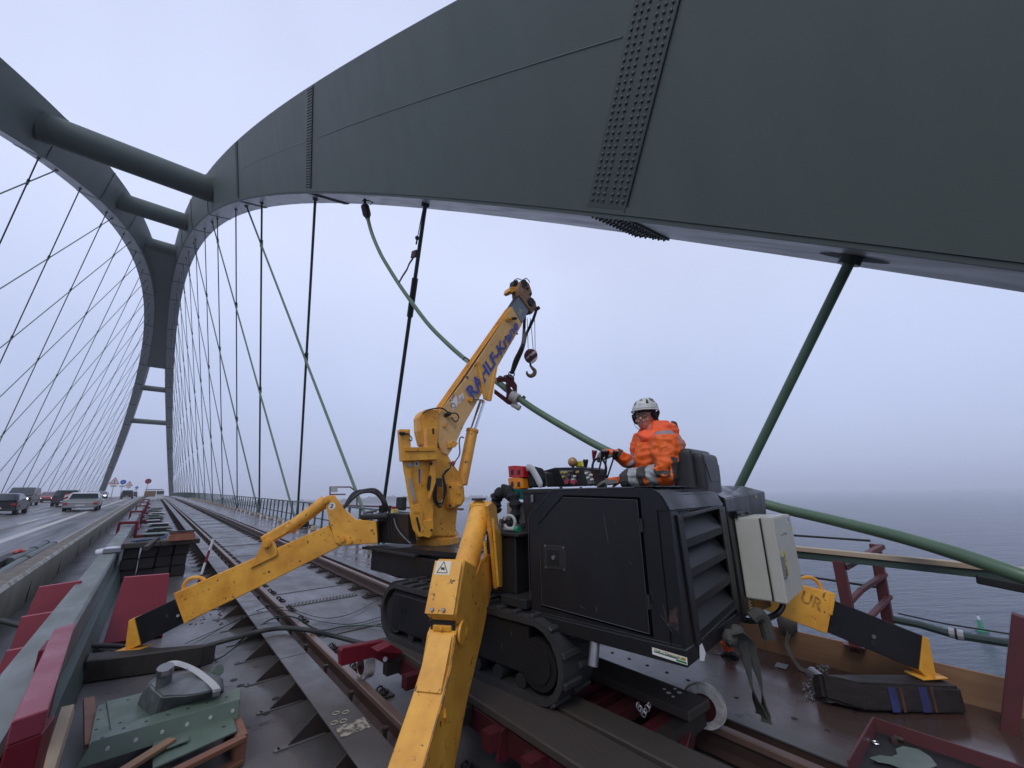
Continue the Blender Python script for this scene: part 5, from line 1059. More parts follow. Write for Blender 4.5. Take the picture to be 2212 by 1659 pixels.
# ---- outrigger one (rear left, towards the lens)
P1, F1 = M(.0, 1.72, 0), M(-1.25, 1.0, 0); D1 = (F1 - P1).normalized(); N1 = D1.cross(_z).normalized()
if N1.dot(CR) < 0: N1 = -N1                      # right side as seen
c1_ = P1
def on1(px, py, off=0.): return onP(px, py, c1_ + N1 * off, N1)
w1_ = .205
def p1(pts, off, th, name, m, par=None, bev=.006, **k):
    q = [on1(a, b_, off) for a, b_ in pts]; mb = MB(); mb.prism(q, -N1 * th); return part(mb, name, m, par, bevel=bev, **k)
def up1(a, b_, off, w_, lift, th, name, m, par=None, trim=.0):
    p, q = on1(*a, off), on1(*b_, off); nn = (q - p).normalized().cross(N1); nn = nn if nn.dot(p) < 0 else -nn
    mb = MB(); mb.prism([p + nn * lift, q + nn * lift, q + nn * lift - N1 * w_, p + nn * lift - N1 * w_], nn * th); return part(mb, name, m, par)
# lower arm: right face silhouette
leg = p1([(984, 1372), (975, 1440), (957, 1512), (915, 1659), (880, 1790), (950, 1820), (982, 1659), (1010, 1512), (1043, 1372), (1062, 1274), (1072, 1200), (1056, 1197), (1040, 1210)], .10, .20, 'outrigger_arm', YEL, None, .006)
cov = p1([(1004, 1208), (984, 1330), (993, 1352), (1012, 1336), (1032, 1260), (1029, 1222)], .105, .21, 'cylinder_cover', YEL, None, .012)
up1((1000, 1215), (982, 1330), .10, .20, .02, .006, 'cover_top', YEL, cov)
a, b_ = on1(1040, 1098, -.0), on1(1004, 1232, .0); mb = MB(); mb.cyl(a, b_, .094, n=28); part(mb, 'cylinder_body', YEL, smooth=True)
d = (b_ - a).normalized(); mb = MB(); mb.cyl(a - d * .0, a + d * .05, .105, .10, 28); part(mb, 'cylinder_collar', YEL, smooth=True)
mb = MB(); mb.box(on1(1040, 1092, 0), (.18, .18, .07), (N1, D1, _z)); part(mb, 'cylinder_eye', YEL, bevel=.02)
mb = MB(); mb.box(on1(1036, 1086, 0) - D1 * -.02 + V((0, 0, .03)), (.11, .09, .02), (N1, D1, _z)); part(mb, 'rubber_patch', RUB, bevel=.006)
p1([(1024, 1094), (1018, 1098), (1016, 1122), (1021, 1127), (1027, 1118)], -.12, .025, 'bracket_ear', YEL, None, .006)
pr2 = p1([(1055, 1092), (1063, 1084), (1072, 1092), (1080, 1150), (1093, 1240), (1092, 1266), (1083, 1279), (1074, 1272), (1066, 1180)], .155, .035, 'bracket_plate', YEL, None, .006)
p1([(1067, 1120), (1100, 1180), (1102, 1245), (1094, 1270), (1078, 1268)], .20, .02, 'bracket_plate', YEL, None, .004)
p = on1(1067, 1132, .20); 
mb = MB(); dd_ = N1; c = on1(1067, 1130, .158); mb.cyl(c, c + N1 * .002, .028, n=20); part(mb, 'number_disc', TWHITE); textmesh('number_text', '1', TEXT, cr, c + N1 * .004 - V((0, 0, .018)) + D1 * .01, -D1, _z, .04, bold=.03)
mb = MB(); c = on1(1000, 1366, .10); mb.cyl(c - N1 * .22, c + N1 * .028, .05, n=24); mb.cyl(c + N1 * .02, c + N1 * .036, .03, n=16); part(mb, 'knee_pin', YEL2, smooth=True)
mb = MB(); c = on1(1000, 1366, .125); mb.cyl(c - N1 * .01, c + N1 * .006, .07, n=28); part(mb, 'knee_boss', YEL, smooth=True)
# recess below the cover
pn = (on1(982, 1331, .10) - on1(984, 1375, .10)).normalized(); 
a0, a1 = on1(984, 1333, .088), on1(984, 1372, .088); nn = (a1 - a0).normalized().cross(N1); nn = nn if nn.dot(a0) < 0 else -nn
mb = MB(); mb.prism([a0 + nn * .004, a1 + nn * .004, a1 + nn * .004 - N1 * .175, a0 + nn * .004 - N1 * .175], nn * .002); part(mb, 'recess', BLKM)
mb = MB(); mb.box(a0.lerp(a1, .62) - N1 * .088 + nn * .008, (.13, .035, .03), (N1, (a1 - a0).normalized(), nn)); mb.cyl(a0.lerp(a1, .6) - N1 * .088 + nn * .02, a0.lerp(a1, .6) - N1 * .088 + nn * .04, .014, n=8); part(mb, 'rod_end', YEL2, bevel=.005)
for o in (.03, -.05):
    q0 = on1(983, 1322, .0) ; t0, t1 = on1(1000, 1215, .10), on1(982, 1330, .10); ne = (t1 - t0).normalized().cross(N1); ne = ne if ne.dot(t0) < 0 else -ne
    p = t0.lerp(t1, .93) - N1 * (.10 - o) + ne * .026; mb = MB(); mb.cyl(p, p + ne * .018, .014, .012, 6); part(mb, 'cover_bolt', STEEL, cov)
p = t0.lerp(t1, .14) - N1 * .13 + ne * .0262; xx = -N1; yy = (t0 - t1).normalized()
mb = MB(); mb.prism([p - xx * .055 - yy * .045, p + xx * .055 - yy * .045, p + xx * .055 + yy * .045, p - xx * .055 + yy * .045], ne * .0012); st_ = part(mb, 'hazard_sticker', mat('sticker_cream', (.72, .66, .5), .5), cov)
def edge_tri(c, X, Y, s, n_, th=.006):
    A = [c - X * s * .6 - Y * s * .5, c + X * s * .6 - Y * s * .5, c + Y * s * .62]; mb = MB()
    for i in range(3): mb.beam(A[i], A[(i + 1) % 3], th, .001, n_)
    return mb
mb = edge_tri(p + ne * .0018, xx, yy, .065, ne, .005); part(mb, 'sticker_triangle', TEXT, cov); mb = MB(); mb.beam(p + ne * .0018 - xx * .015 - yy * .012, p + ne * .0018 + xx * .014 - yy * .0, .012, .001, ne); mb.beam(p + ne * .0018 - xx * .012 + yy * .004, p + ne * .0018 + xx * .012 - yy * .014, .006, .001, ne); part(mb, 'sticker_hand', TEXT, cov)
# plate edges and step on the lower arm
t2, t3 = on1(984, 1374, .10), on1(960, 1500, .10)
ne2 = (t3 - t2).normalized().cross(N1); ne2 = ne2 if ne2.dot(t2) < 0 else -ne2
mb = MB(); mb.prism([t2 + ne2 * .008 - N1 * .02, t3 + ne2 * .008 - N1 * .02, t3 + ne2 * .008 - N1 * .18, t2 + ne2 * .008 - N1 * .18], ne2 * .004); part(mb, 'arm_plate', YEL, leg, bevel=.003)
for k_ in range(2):
    o = .0 if k_ == 0 else -.2; mb = MB(); mb.tube([on1(984, 1372, .10 + o) + ne2 * .006, on1(975, 1440, .10 + o) + ne2 * .006, on1(957, 1512, .10 + o) + ne2 * .006, on1(915, 1659, .10 + o) + ne2 * .004], .007, 5); part(mb, 'weld_edge', mat('worn_edge', (.16, .09, .03), .6, dirt=(.45, .2, .03), dscale=20, damt=.9, dsharp=.08), leg)
mb = MB(); c = on1(958, 1530, .10); mb.tube([c, on1(960, 1548, .11), on1(961, 1560, .10)], .012, 6); part(mb, 'weld_bead', YEL2, leg)
mb = MB(); a = on1(1052, 1205, .10); mb.tube(bez([on1(1046, 1170, .16), on1(1050, 1200, .17), on1(1048, 1212, .14)], 4), .012, 6); part(mb, 'brass_fitting', YEL2, leg)
mb = MB(); q0 = on1(885, 1800, 0); mb.beam(on1(905, 1740, 0), on1(850, 1900, 0), .17, .24, N1); part(mb, 'black_extension', BLK)

# ---- outrigger four (rear right)
P4, F4 = M(1.95, .05, 0), M(2.66, -.85, 0); D4 = (F4 - P4).normalized(); N4 = D4.cross(_z).normalized()
if N4.dot(P4) > 0: N4 = -N4
def on4(px, py, off=0.): return onP(px, py, P4 + N4 * (.1 + off), N4)
def p4(pts, th, name, m, off=0., par=None, bev=.005): return part(poly(pts, P4 + N4 * (.1 + off), N4, th), name, m, par, bevel=bev)
a4 = p4([(1640, 1300), (1690, 1262), (1740, 1266), (1804, 1284), (1787, 1370), (1700, 1337), (1640, 1312)], .15, 'outrigger_arm', YEL)
p4([(1796, 1280), (1807, 1283), (1799, 1330), (1790, 1328)], .17, 'arm_collar', YEL, .01, a4)
mb = MB(); mb.tube(bez([on4(1730, 1249, -.05), on4(1750, 1247, -.05), on4(1768, 1259, -.05), on4(1775, 1277, -.05), on4(1777, 1284, -.05)], 6), .016, 8); part(mb, 'handle', YEL2, smooth=True)
p4([(1804.6, 1298), (1994, 1373.4), (1986, 1447), (1965, 1440), (1788, 1366.5)], .12, 'black_extension', BLK, -.012)
p4([(1995, 1374), (2008, 1382), (2023, 1460), (2005, 1466), (1987, 1449)], .15, 'toe', YEL, .0)
mb = MB(); mb.prism([on4(1952, 1448, -.11), on4(1994, 1467, .03), on4(2048, 1464, .02), on4(2020, 1452, -.12)], (0, 0, -.012)); part(mb, 'foot_plate', YEL, bevel=.003)
mb = MB(); p = on4(1886, 1388, -.010); mb.cyl(p, p + N4 * .003, .024, n=16); part(mb, 'bolt_hole', BLKM); mb = MB(); p = on4(1887, 1375, -.01); mb.cyl(p, p + N4 * .006, .016, n=12); part(mb, 'lock_pin', STEEL)
xl = (on4(1742, 1335, 0) - on4(1762, 1300, 0)).normalized(); xd4 = (on4(1748, 1330, .004) - on4(1733, 1292, .004)).normalized(); yd4 = N4.cross(xd4)
textmesh('arm_lettering', 'UR', mat('print_faded', (.24, .11, .035), .6, dirt=(.6, .28, .04), dscale=26, damt=.9, dsharp=.08), a4, on4(1727, 1297, .003), (D4 * .85 - _z * .45).normalized(), (_z * .85 + D4 * .35), .135, bold=.02)
# front right outrigger, hidden behind the post
P3_, F3 = M(1.5, 4.2, .45), M(3.1, 5.4, -.62); mb = MB(); mb.beam(P3_, F3, .14, .24); part(mb, 'outrigger_arm', YEL, bevel=.006)

# ---- gear between post and cover
mb = mbox(.05, .55, 1.36, 1.72, .165, .60); part(mb, 'valve_box', BLK, bevel=.008)
mb = mbox(.02, .62, 1.3, 1.75, .605, .63); part(mb, 'valve_lid', BLKM, bevel=.004)
tb = poly([(1127, 1059), (1205, 1057), (1205, 1140), (1135, 1150)], M(.10, 0, 0), MR, .5); tb_ = part(tb, 'tool_box', BLK, bevel=.006)
mb = poly([(1125, 1057), (1206, 1055), (1206, 1064), (1126, 1066)], M(.09, 0, 0), MR, .52); part(mb, 'tool_box_lid', BLKM, tb_, bevel=.003)
mb = MB(); p = mX(1150, 1076, .09); mb.box(p, (.01, .025, .055), AX); mb.torus(p - MR * .006 - V((0, 0, .02)), MR, .012, .003, 12, 5); part(mb, 'latch', STEEL, tb_)
mb = poly([(1094, 1085), (1127, 1085), (1129, 1146), (1096, 1146)], M(.55, 0, 0), MR, .1); part(mb, 'battery_box', mat('box_cream', (.28, .26, .21), .6, dirt=(.18, .16, .12)), bevel=.004)
LR = mat('lens_red', (.55, .015, .02), .15, trans=.25); LA = mat('lens_amber', (.85, .26, .01), .15, trans=.25); LG = mat('lens_green', (.01, .16, .13), .15, trans=.25)
def lamp(y0_, y1_, m):
    mb = poly([(1097, y0_), (1113, y0_ - 1.5), (1128, y0_), (1130, y1_), (1114, y1_ + 1.5), (1099, y1_)], M(.42, 0, 0), MR, .14); return part(mb, 'signal_lamp', m, lt, bevel=.004)
mb = MB(); mb.cyl(mX(1114, 1105, .5), mX(1114, 1130, .5), .03, n=10); lt = part(mb, 'signal_tower', BLKM); lamp(1007, 1031, LR); lamp(1033, 1055, LA); lamp(1057, 1078, LG)
for yy in (1020, 1046, 1067): mb = poly([(1104, yy - 5), (1108, yy - 6), (1109, yy + 5), (1103, yy + 5)], M(.415, 0, 0), MR, .004); part(mb, 'lamp_fitting', BLKM, lt); mb = poly([(1118, yy - 5), (1122, yy - 5), (1123, yy + 5), (1117, yy + 5)], M(.415, 0, 0), MR, .004); part(mb, 'lamp_fitting', BLKM, lt)
# cloth wrapped hose arch
CL = mat('hose_cloth', (.010, .011, .013), .85, bump=.5, bscale=30)
mb = MB(); pts = bez([mX(1072, 1108, .3), mX(1070, 1092, .3), mX(1074, 1072, .3), mX(1086, 1062, .3), mX(1100, 1063, .3), mX(1110, 1078, .3), mX(1114, 1100, .3), mX(1110, 1128, .3), mX(1108, 1142, .3)], 6); mb.tube(pts, .055, 12, rs=[.045 + .018 * math.sin(i * .7) ** 2 for i in range(len(pts))]); o = part(mb, 'wrapped_hose', CL, smooth=True); squash(o, .018, 14)
for k, (px, py) in enumerate(((1083, 1128), (1091, 1124), (1100, 1130), (1120, 1140), (1130, 1138), (1138, 1148), (1076, 1140))):
    mb = MB(); p = mX(px, py, .25); mb.cyl(p - V((0, 0, .06)), p + V((0, 0, .03)), .02, n=8); mb.cyl(p, p + V((0, 0, .015)), .027, n=6); part(mb, 'valve_fitting', STEEL if k % 3 == 0 else BLKM)
# shackle on the valve lid
mb = MB(); c = mX(1101, 1128, .12); mb.torus(c, (MR * .9 + MF * .2), .055, .014, 18, 8, 200, 520); part(mb, 'shackle_bow', mat('shackle_grey', (.42, .43, .43), .5), smooth=True)
mb = MB(); p = c + V((0, 0, -.055)); mb.cyl(p - MF * .07, p + MF * .06, .017, n=12); part(mb, 'shackle_pin', MATS['shackle_grey'], smooth=True); mb = MB(); mb.cyl(p - MF * .11, p - MF * .07, .027, n=12); part(mb, 'shackle_nut', mat('nut_green', (.02, .25, .13), .5), smooth=True)
# console
con = poly([(1165, 1019), (1198, 1010), (1262, 1009), (1268, 1012), (1282, 1048), (1180, 1052)], M(.72, 0, 0), MR, .32); con_ = part(con, 'control_console', BLK, bevel=.008)
mb = poly([(1162, 1050), (1160, 1022), (1166, 1018), (1178, 1022), (1182, 1050)], M(.6, 0, 0), MR, .25); part(mb, 'console_side', BLKM, bevel=.006)
mb = poly([(1128, 1012), (1140, 1006), (1156, 1010), (1165, 1035), (1163, 1052), (1130, 1052)], M(.5, 0, 0), MR, .12); o = part(mb, 'cover_cloth', CL, bevel=.01); sub(o, 3); squash(o, .012, 12)
mb = MB(); pts = bez([mX(1139, 1010, .47), mX(1148, 1012, .47), mX(1158, 1028, .47), mX(1166, 1044, .47), mX(1164, 1048, .47)], 6); mb.tube(pts, .034, 10, flat=.5); part(mb, 'plastic_sheet', mat('film_clear', (.4, .42, .43), .2, bump=.5, bscale=20), smooth=True)
pan = poly([(1208, 1016), (1236, 1016), (1248, 1044), (1220, 1046)], M(.71, 0, 0), MR, .006); part(pan, 'switch_panel', mat('panel_grey', (.10, .10, .095), .4, dirt=(.25, .25, .24), dscale=20, damt=.4), con_)
pan = poly([(1262, 1016), (1275, 1018), (1284, 1044), (1270, 1046)], M(.71, 0, 0), MR, .006); part(pan, 'switch_panel', MATS['panel_grey'], con_)
for px, py, m in ((1216, 1021, 'y'), (1223, 1021, 'y'), (1219, 1030, 'y'), (1233, 1021, 'k'), (1238, 1021, 'k'), (1231, 1030, 'k'), (1249, 1020, 'y'), (1228, 1040, 'r'), (1243, 1041, 'r'), (1243, 1029, 'w'), (1240, 1036, 'w'), (1268, 1022, 'w'), (1272, 1032, 'w'), (1280, 1036, 'w'), (1278, 1026, 'w')):
    mb = MB(); p = mX(px, py, .706); r_ = .014 if m in 'yk' else .011; mb.cyl(p, p - MR * .03, r_, r_ * .7, 10) if m != 'r' else mb.cyl(p, p - MR * .03, .018, .022, 12); part(mb, 'toggle_switch', {'y': mat('knob_ochre', (.45, .33, .10), .5), 'k': BLKM, 'r': mat('knob_red', (.4, .03, .06), .4), 'w': TWHITE}[m], con_, smooth=True)
mb = MB(); p = mX(1237, 998, .95); mb.ball(p, .05, 16, (1, 1, 1.0)); part(mb, 'globe_beacon', mat('globe_brown', (.32, .15, .04), .2, metal=.2, dirt=(.5, .35, .2), dscale=8, damt=.5), smooth=True); mb = MB(); mb.cyl(p + V((0, 0, -.12)), p + V((0, 0, -.04)), .014, n=8); part(mb, 'beacon_stem', BLKM)
mb = poly([(1242, 1009), (1244, 997), (1254, 995), (1260, 1008)], M(.98, 0, 0), MR, .08); part(mb, 'yellow_lamp', mat('lamp_lime', (.55, .55, .03), .3, trans=.2), bevel=.008)
# levers and steering wheel shaped grab bar
def lever(px0, py0, px1, py1, x, m, r_=.012):
    a, b_ = mX(px0, py0, x), mX(px1, py1, x); mb = MB(); mb.cyl(a, b_, r_ * .7, n=8); o = part(mb, 'control_lever', BLKM, smooth=True)
    d = (b_ - a).normalized(); mb = MB(); mb.lathe(b_ - d * .03, d, [(0, .012), (.03, .018), (.075, .027), (.085, .022)], 12); part(mb, 'lever_knob', m, o, smooth=True)
RK = mat('knob_wine', (.16, .012, .02), .3)
lever(1265, 1050, 1265, 1005, .78, HOSE); lever(1276, 1050, 1283, 985, .84, RK); lever(1286, 1050, 1301, 985, .90, HOSE); lever(1304, 1050, 1310, 985, .96, HOSE); lever(1309, 1040, 1327, 985, 1.02, HOSE)
mb = MB(); mb.torus(mX(1294, 1013, 1.0), MR * .95 - MF * .3, .105, .011, 24, 8); part(mb, 'grab_ring', HOSE, smooth=True)
mb = mbox(.95, 1.05, .75, 1.2, .5, .93); part(mb, 'lever_pedestal', BLKM)
# seat
SE = mat('seat_vinyl', (.016, .017, .018), .42, dirt=(.04, .04, .04), dscale=8, damt=.4, bump=.3, bscale=120)
mb = mbox(1.0, 1.5, .25, .85, .42, .58); part(mb, 'seat_cushion', SE, bevel=.04, seg=2); mb = mbox(1.03, 1.45, .2, 1.2, .27, .30); part(mb, 'foot_floor', BLKM)
# ================================================================== slack hanger, lifting clamp, hook block
top0 = archp(u_of(11.66), 1, .5, 0)
sc_e = empty('slack_hanger', top0, 'slack bent green hanger rod hanging from the arch, held up by the red lifting clamp', 'hanger cable')
pl_n = V((1, 0, AM)); pl_p = V((AXR + .33, 0, zd(0)))
def onA(px, py): return onP(px, py, pl_p, pl_n)
def vl(px, py, d): return dep(px, py, d)
path = [onA(794, 470), onA(804, 506), onA(822, 548), onA(843, 584), onA(866, 620), onA(893, 658), onA(925, 700), onA(962, 738), onA(1005, 776)]
d9 = path[-1].dot(CW)
for px, py, d in ((1050, 806, 7.9), (1096, 842, 7.3), (1150, 881, 6.9), (1230, 929, 6.4), (1320, 977, 5.9), (1430, 1018, 5.4), (1560, 1060, 5.0), (1680, 1096, 4.6), (1800, 1124, 4.15), (1945, 1160, 3.65), (2080, 1200, 3.25), (2212, 1246, 2.95), (2400, 1310, 2.7)): path.append(vl(px, py, d))
pp = bez(path, 10); mb = MB(); mb.tube(pp, .056, 16); mb.build('rod', mat('slack_green', (.11, .185, .115), .36, dirt=(.06, .10, .065), dscale=3, damt=.6, rvar=.1), sc_e, smooth=True)
t_ = onA(791, 433); mb = MB(); mb.lathe(onA(788, 444), path[0] - onA(788, 444), [(0, .08), (.03, .13), (.35, .13), (.42, .09), (.5, .07)], 16); mb.build('rubber_boot', BLKM, sc_e, smooth=True)
mb = MB(); mb.tube([onA(783, 434), onA(796, 433), onA(806, 438), onA(800, 442)], .018, 6); mb.cyl(onA(788, 430), onA(789, 446), .05, n=8); mb.build('anchor_bolt', BLKM, sc_e)
# tie back line with small puller
e_ = empty('wire_puller', onA(895, 550), 'small dark puller block on a thin wire tied back to the slack rod', 'puller')
mb = MB(); mb.tube([onA(916, 440), onA(902, 512)], .012, 5); mb.build('wire', BLKM, e_)
mb = MB(); mb.tube([onA(902, 512), onA(899, 528)], .022, 6); mb.ball(onA(901, 514), .06, 8); mb.build('wire_knot', BLKM, e_)
mb = MB(); p = onA(895, 549); mb.box(p, (.07, .28, .20), (V((1, 0, 0)), V((0, .93, .3)).normalized(), V((0, -.3, .93)).normalized())); mb.build('puller_body', REDD, e_, bevel=.01)
mb = MB(); mb.tube(bez([onA(892, 558), onA(884, 570), onA(879, 582), onA(870, 596), onA(862, 610)], 5), .045, 6, flat=.4); mb.build('webbing', SLING, e_)
# dark shrink sleeve on the second hanger
b1, t1 = hang_pts(1, 1, False); d = (t1 - b1); e0 = [o for o in bpy.data.objects if o.get('label') == 'tall dark upright hanger rod beside the slack cable left of the crane boom'][0]
mb = MB(); mb.cyl(b1 + d * .72, b1 + d * .82, .09, n=12); mb.build('dark_sleeve', BLKM, e0)
# clamp
e_ = empty('lifting_clamp', vl(1100, 845, 7.2), 'dark red lifting clamp with white pads gripping the slack green rod', 'lifting clamp')
dcl = 7.15
def vp(pts, d, th, name, m, par, bev=.006): q = [vl(a, b_, d) for a, b_ in pts]; mb = MB(); mb.prism(q, CW * th); return mb.build(name, m, par, bevel=bev)
CRD = mat('clamp_red', (.14, .018, .028), .4, dirt=(.07, .015, .02), dscale=6, damt=.6)
for dd in (0, .28):
    vp([(1072, 818), (1079, 811), (1086, 813), (1087, 822), (1075, 829)], dcl + dd, .05, 'jaw_plate', CRD, e_)
    vp([(1083, 825), (1088, 811), (1103, 808), (1111, 815), (1111, 825), (1098, 826)], dcl + dd, .04, 'lift_plate', CRD, e_)
    vp([(1092, 826), (1111, 823), (1117, 832), (1117, 844), (1110, 846), (1105, 836), (1094, 842)], dcl + dd, .06, 'frame_plate', CRD, e_)
    vp([(1095, 835), (1103, 835), (1104, 858), (1097, 866), (1093, 860)], dcl + dd, .06, 'frame_leg', CRD, e_)
    vp([(1068, 840), (1076, 846), (1098, 862), (1112, 868), (1117, 874), (1108, 877), (1096, 873), (1067, 850)], dcl + dd, .06, 'frame_rail', CRD, e_)
vp([(1110, 846), (1117, 844), (1117, 870), (1111, 872)], dcl + .1, .08, 'pad_bar', WPAINT, e_)
mb = MB(); a, b_ = vl(1107, 851, 7.1), vl(1112, 868, 7.1); c = vl(1107, 856, 7.15); dr = (vl(1120, 863, 7.1) - c).normalized(); mb.cyl(c - dr * .03, c + dr * .12, .095, n=18); mb.build('white_pad', WPAINT, e_, smooth=True)
mb = MB(); c = vl(1107, 873, 7.15); mb.cyl(c, c + dr * .16, .05, n=12); mb.build('white_pad', WPAINT, e_, smooth=True)
mb = MB(); mb.cyl(vl(1116, 852, 7.1), vl(1130, 861, 7.1), .02, n=8); mb.cyl(vl(1127, 858, 7.1), vl(1132, 863, 7.1), .055, n=8); mb.build('adjuster', BLKM, e_)
for px, py in ((1080, 815), (1094, 829), (1091, 814), (1100, 811), (1107, 816)): mb = MB(); mb.cyl(vl(px, py, dcl - .02), vl(px, py, dcl), .018, n=8); mb.build('bolt', STEEL, e_)
# round slings from the boom head to the clamp
mb = MB(); d0 = onb(1157, 670, .03).dot(CW)
mb.tube(bez([onb(1159, 668, .05), vl(1151, 692, d0 + .1), vl(1137, 722, d0 + .4), vl(1130, 750, 6.6), vl(1120, 775, 6.9), vl(1107, 806, 7.1)], 6), .028, 8); tag(mb.build('lifting_sling', SLING, smooth=True), 'dark round sling from the boom head axle down to the red clamp', 'sling')
mb = MB(); mb.tube(bez([onb(1133, 684, -.1), vl(1132, 712, d0 + .3), vl(1130, 740, 6.5), vl(1122, 760, 6.7), vl(1112, 780, 6.9), vl(1105, 806, 7.1)], 6), .03, 8); mb2 = mb; tag(mb.build('lifting_sling', SLING, smooth=True), 'straighter dark sling hanging close under the boom, joining the clamp', 'sling')
mb = MB(); mb.torus(vl(1105, 808, 7.1), CW, .05, .012, 14, 6); tag(mb.build('shackle', STEEL, smooth=True), 'steel shackle between the slings and the red clamp', 'shackle')
# hook block
dh = d0 + .02
e_ = empty('hook_block', vl(1147, 770, dh), 'red and white striped hook block hanging from the crane boom ropes', 'hook block')
for a, b_ in (((1139, 688), (1141, 758)), ((1146, 688), (1152, 757)), ((1155, 690), (1156, 757)), ((1147, 690), (1140, 712))): mb = MB(); mb.tube([vl(*a, dh), vl(*b_, dh)], .006, 5); mb.build('rope', BLKM, e_)
vb = [(1134, 760), (1140, 754), (1152, 753), (1160, 760), (1162, 771), (1158, 779), (1150, 786), (1141, 784), (1134, 777), (1132, 768)]
mb = MB(); mb.prism([vl(a, b_, dh - .05) for a, b_ in vb], CW * .14); mb.build('block_shell', CRD, e_, bevel=.02, seg=2)
for pts in ([(1136, 773), (1138, 776), (1160, 760), (1156, 756)], [(1145, 783), (1149, 785), (1161, 775), (1161, 769)]): mb = MB(); mb.prism([vl(a, b_, dh - .0515) for a, b_ in pts], CW * -.002); mb.build('white_stripe', WPAINT, e_)
mb = MB(); mb.cyl(vl(1146, 770, dh - .08), vl(1146, 770, dh), .02, n=10); mb.build('axle', BLKM, e_)
mb = MB(); mb.cyl(vl(1146, 785, dh), vl(1146, 792, dh), .02, n=10); mb.build('swivel', BLKM, e_)
pts = [vl(a, b_, dh) for a, b_ in ((1146, 790), (1150, 795), (1155, 801), (1154, 808), (1148, 812), (1142, 811), (1138, 806), (1139, 802))]
q = bez(pts, 5); mb = MB(); mb.tube(q, .02, 10, rs=[.018 + .022 * math.sin(min(1, i / len(q) * 1.15) * math.pi) for i in range(len(q))]); mb.build('hook', mat('hook_ochre', (.25, .16, .06), .5, dirt=(.06, .05, .045), dscale=20, damt=.8), e_, smooth=True)

# ================================================================== trolley and planks
tr = empty('rail_trolley', V((2.55, 3, zd(3, -.02))), 'red steel rail trolley with white wheels under the crane', 'trolley')
zt = -1.60
def tb_(a, b_, w_, h_, nm='side_beam', m=REDD): mb = MB(); mb.beam(a, b_, w_, h_); return mb.build(nm, m, tr, bevel=.006)
zz = zd(3, .12)
L0_ = V((2.02, 4.05, zz)); L1_ = V((2.02, .9, zz - .05)); R0_ = V((3.12, 4.05, zz)); R1_ = V((3.12, 1.78, zz - .05))
tb_(L0_, L1_, .07, .14); tb_(R0_, R1_, .07, .14)
for y in (3.95, 3.0, 2.3, 1.82): tb_(V((2.02, y, zz - .02)), V((3.12, y, zz - .02)), .09, .11, 'cross_beam')
A_ = onD(748, 1431, .17); B_ = onD(820, 1420, .17)
mb = MB(); mb.prism([onP(a, b_, (0, 4.02, 0), (0, 1, 0)) for a, b_ in ((735, 1407), (737, 1440), (806, 1420), (860, 1450), (900, 1470), (905, 1440), (866, 1404), (830, 1384), (740, 1400))], V((0, .08, 0))); mb.build('end_bracket', RED, tr, bevel=.006)
mb = MB(); mb.prism([onP(a, b_, (0, 3.98, 0), (0, 1, 0)) for a, b_ in ((800, 1398), (832, 1384), (856, 1398), (852, 1404))], V((0, -.14, -.0))); mb.build('gusset', RED, tr, bevel=.003)
mb = MB(); mb.cyl(onYp(832, 1424, 3.99), onYp(832, 1424, 4.01), .02, n=12); mb.build('bracket_hole', WHITEP, tr)
def wheel(c, r_, ax, wd=.09, m=WPAINT): 
    c = V(c); ax = V(ax).normalized(); mb = MB(); mb.lathe(c - ax * wd / 2, ax, [(0, r_ * .62), (.004, r_ * .97), (wd * .3, r_), (wd * .31, r_ * .93), (wd, r_ * .93), (wd + .001, r_ * .5)], 36); o = mb.build('rail_wheel', [m], tr, smooth=True, angle=30)
    mb = MB(); mb.cyl(c - ax * (wd / 2 + .01), c + ax * (wd / 2 + .01), r_ * .58, n=24); mb.build('hub', REDD, o, smooth=True); mb = MB(); mb.cyl(c - ax * (wd / 2 + .03), c + ax * (wd / 2 + .03), r_ * .2, n=12); mb.build('axle', RUSTD, o, smooth=True)
wheel(V((1.76, 4.2, zd(4.2, .10))), .12, (1, 0, 0)); 
cw = onX(1490, 1531, 3.37); wheel(V((3.37, cw.y - .12, zd(cw.y, .12))), .15, (-1, -.25, 0), .07)
tb_(V((2.55, 1.55, zz - .06)), V((3.28, cw.y - .10, zd(2, .10))), .05, .10, 'wheel_arm', REDD)
for k in range(7): p = onYp(1378 + k * 4, 1528 + abs(3 - k) * -6 + 14, 1.5); mb = MB(); mb.torus(p, (1, 0, 0) if k % 2 else (0, 1, 0), .014, .003, 10, 5); mb.build('chain_link', STEEL, tr)
for y in (3.6, 2.9, 2.2, 1.5): mb = MB(); mb.bolt((1.98, y, zz), (-1, 0, 0), .022, .02); mb.build('beam_bolt', RUSTD, tr)
for y in (3.3, 2.4): mb = MB(); mb.prism([(1.984, y, zz + .065), (1.984, y + .03, zz + .065), (1.90, y + .03, zz - .13), (1.984, y + .03, zz - .13), (1.984, y, zz - .13), (1.90, y, zz - .13)][:1] + [(1.984, y, zz - .12), (1.90, y, zz - .10), (1.93, y, zz + .05)], (0, .02, 0)); mb.build('rib', REDD, tr)
pz_ = toM(V((0, 0, 0))).z * 0
zp = -.452 + MO.z - .028
mb = MB(); mb.beam(V((2.16, 4.42, zp)), V((2.10, 1.45, zp)), .32, .055); tag(mb.build('plank', PLANK, bevel=.008), 'worn grey plank under the left crawler of the crane', 'plank')
mb = MB(); mb.beam(V((2.44, 4.2, zp + .0)), V((2.42, 1.2, zp + .0)), .22, .05); tag(mb.build('plank', PLANK, bevel=.008), 'second plank beside the first under the left crawler', 'plank')
mb = MB(); a = mZ(1500, 1486, zp - MO.z); mb.beam(V((3.02, 1.62, zp)), V((3.12, 4.3, zp)), .28, .06); tag(mb.build('plank', PLANK, bevel=.008), 'dark plank with spilled white paint sticking out behind the engine cover', 'plank')
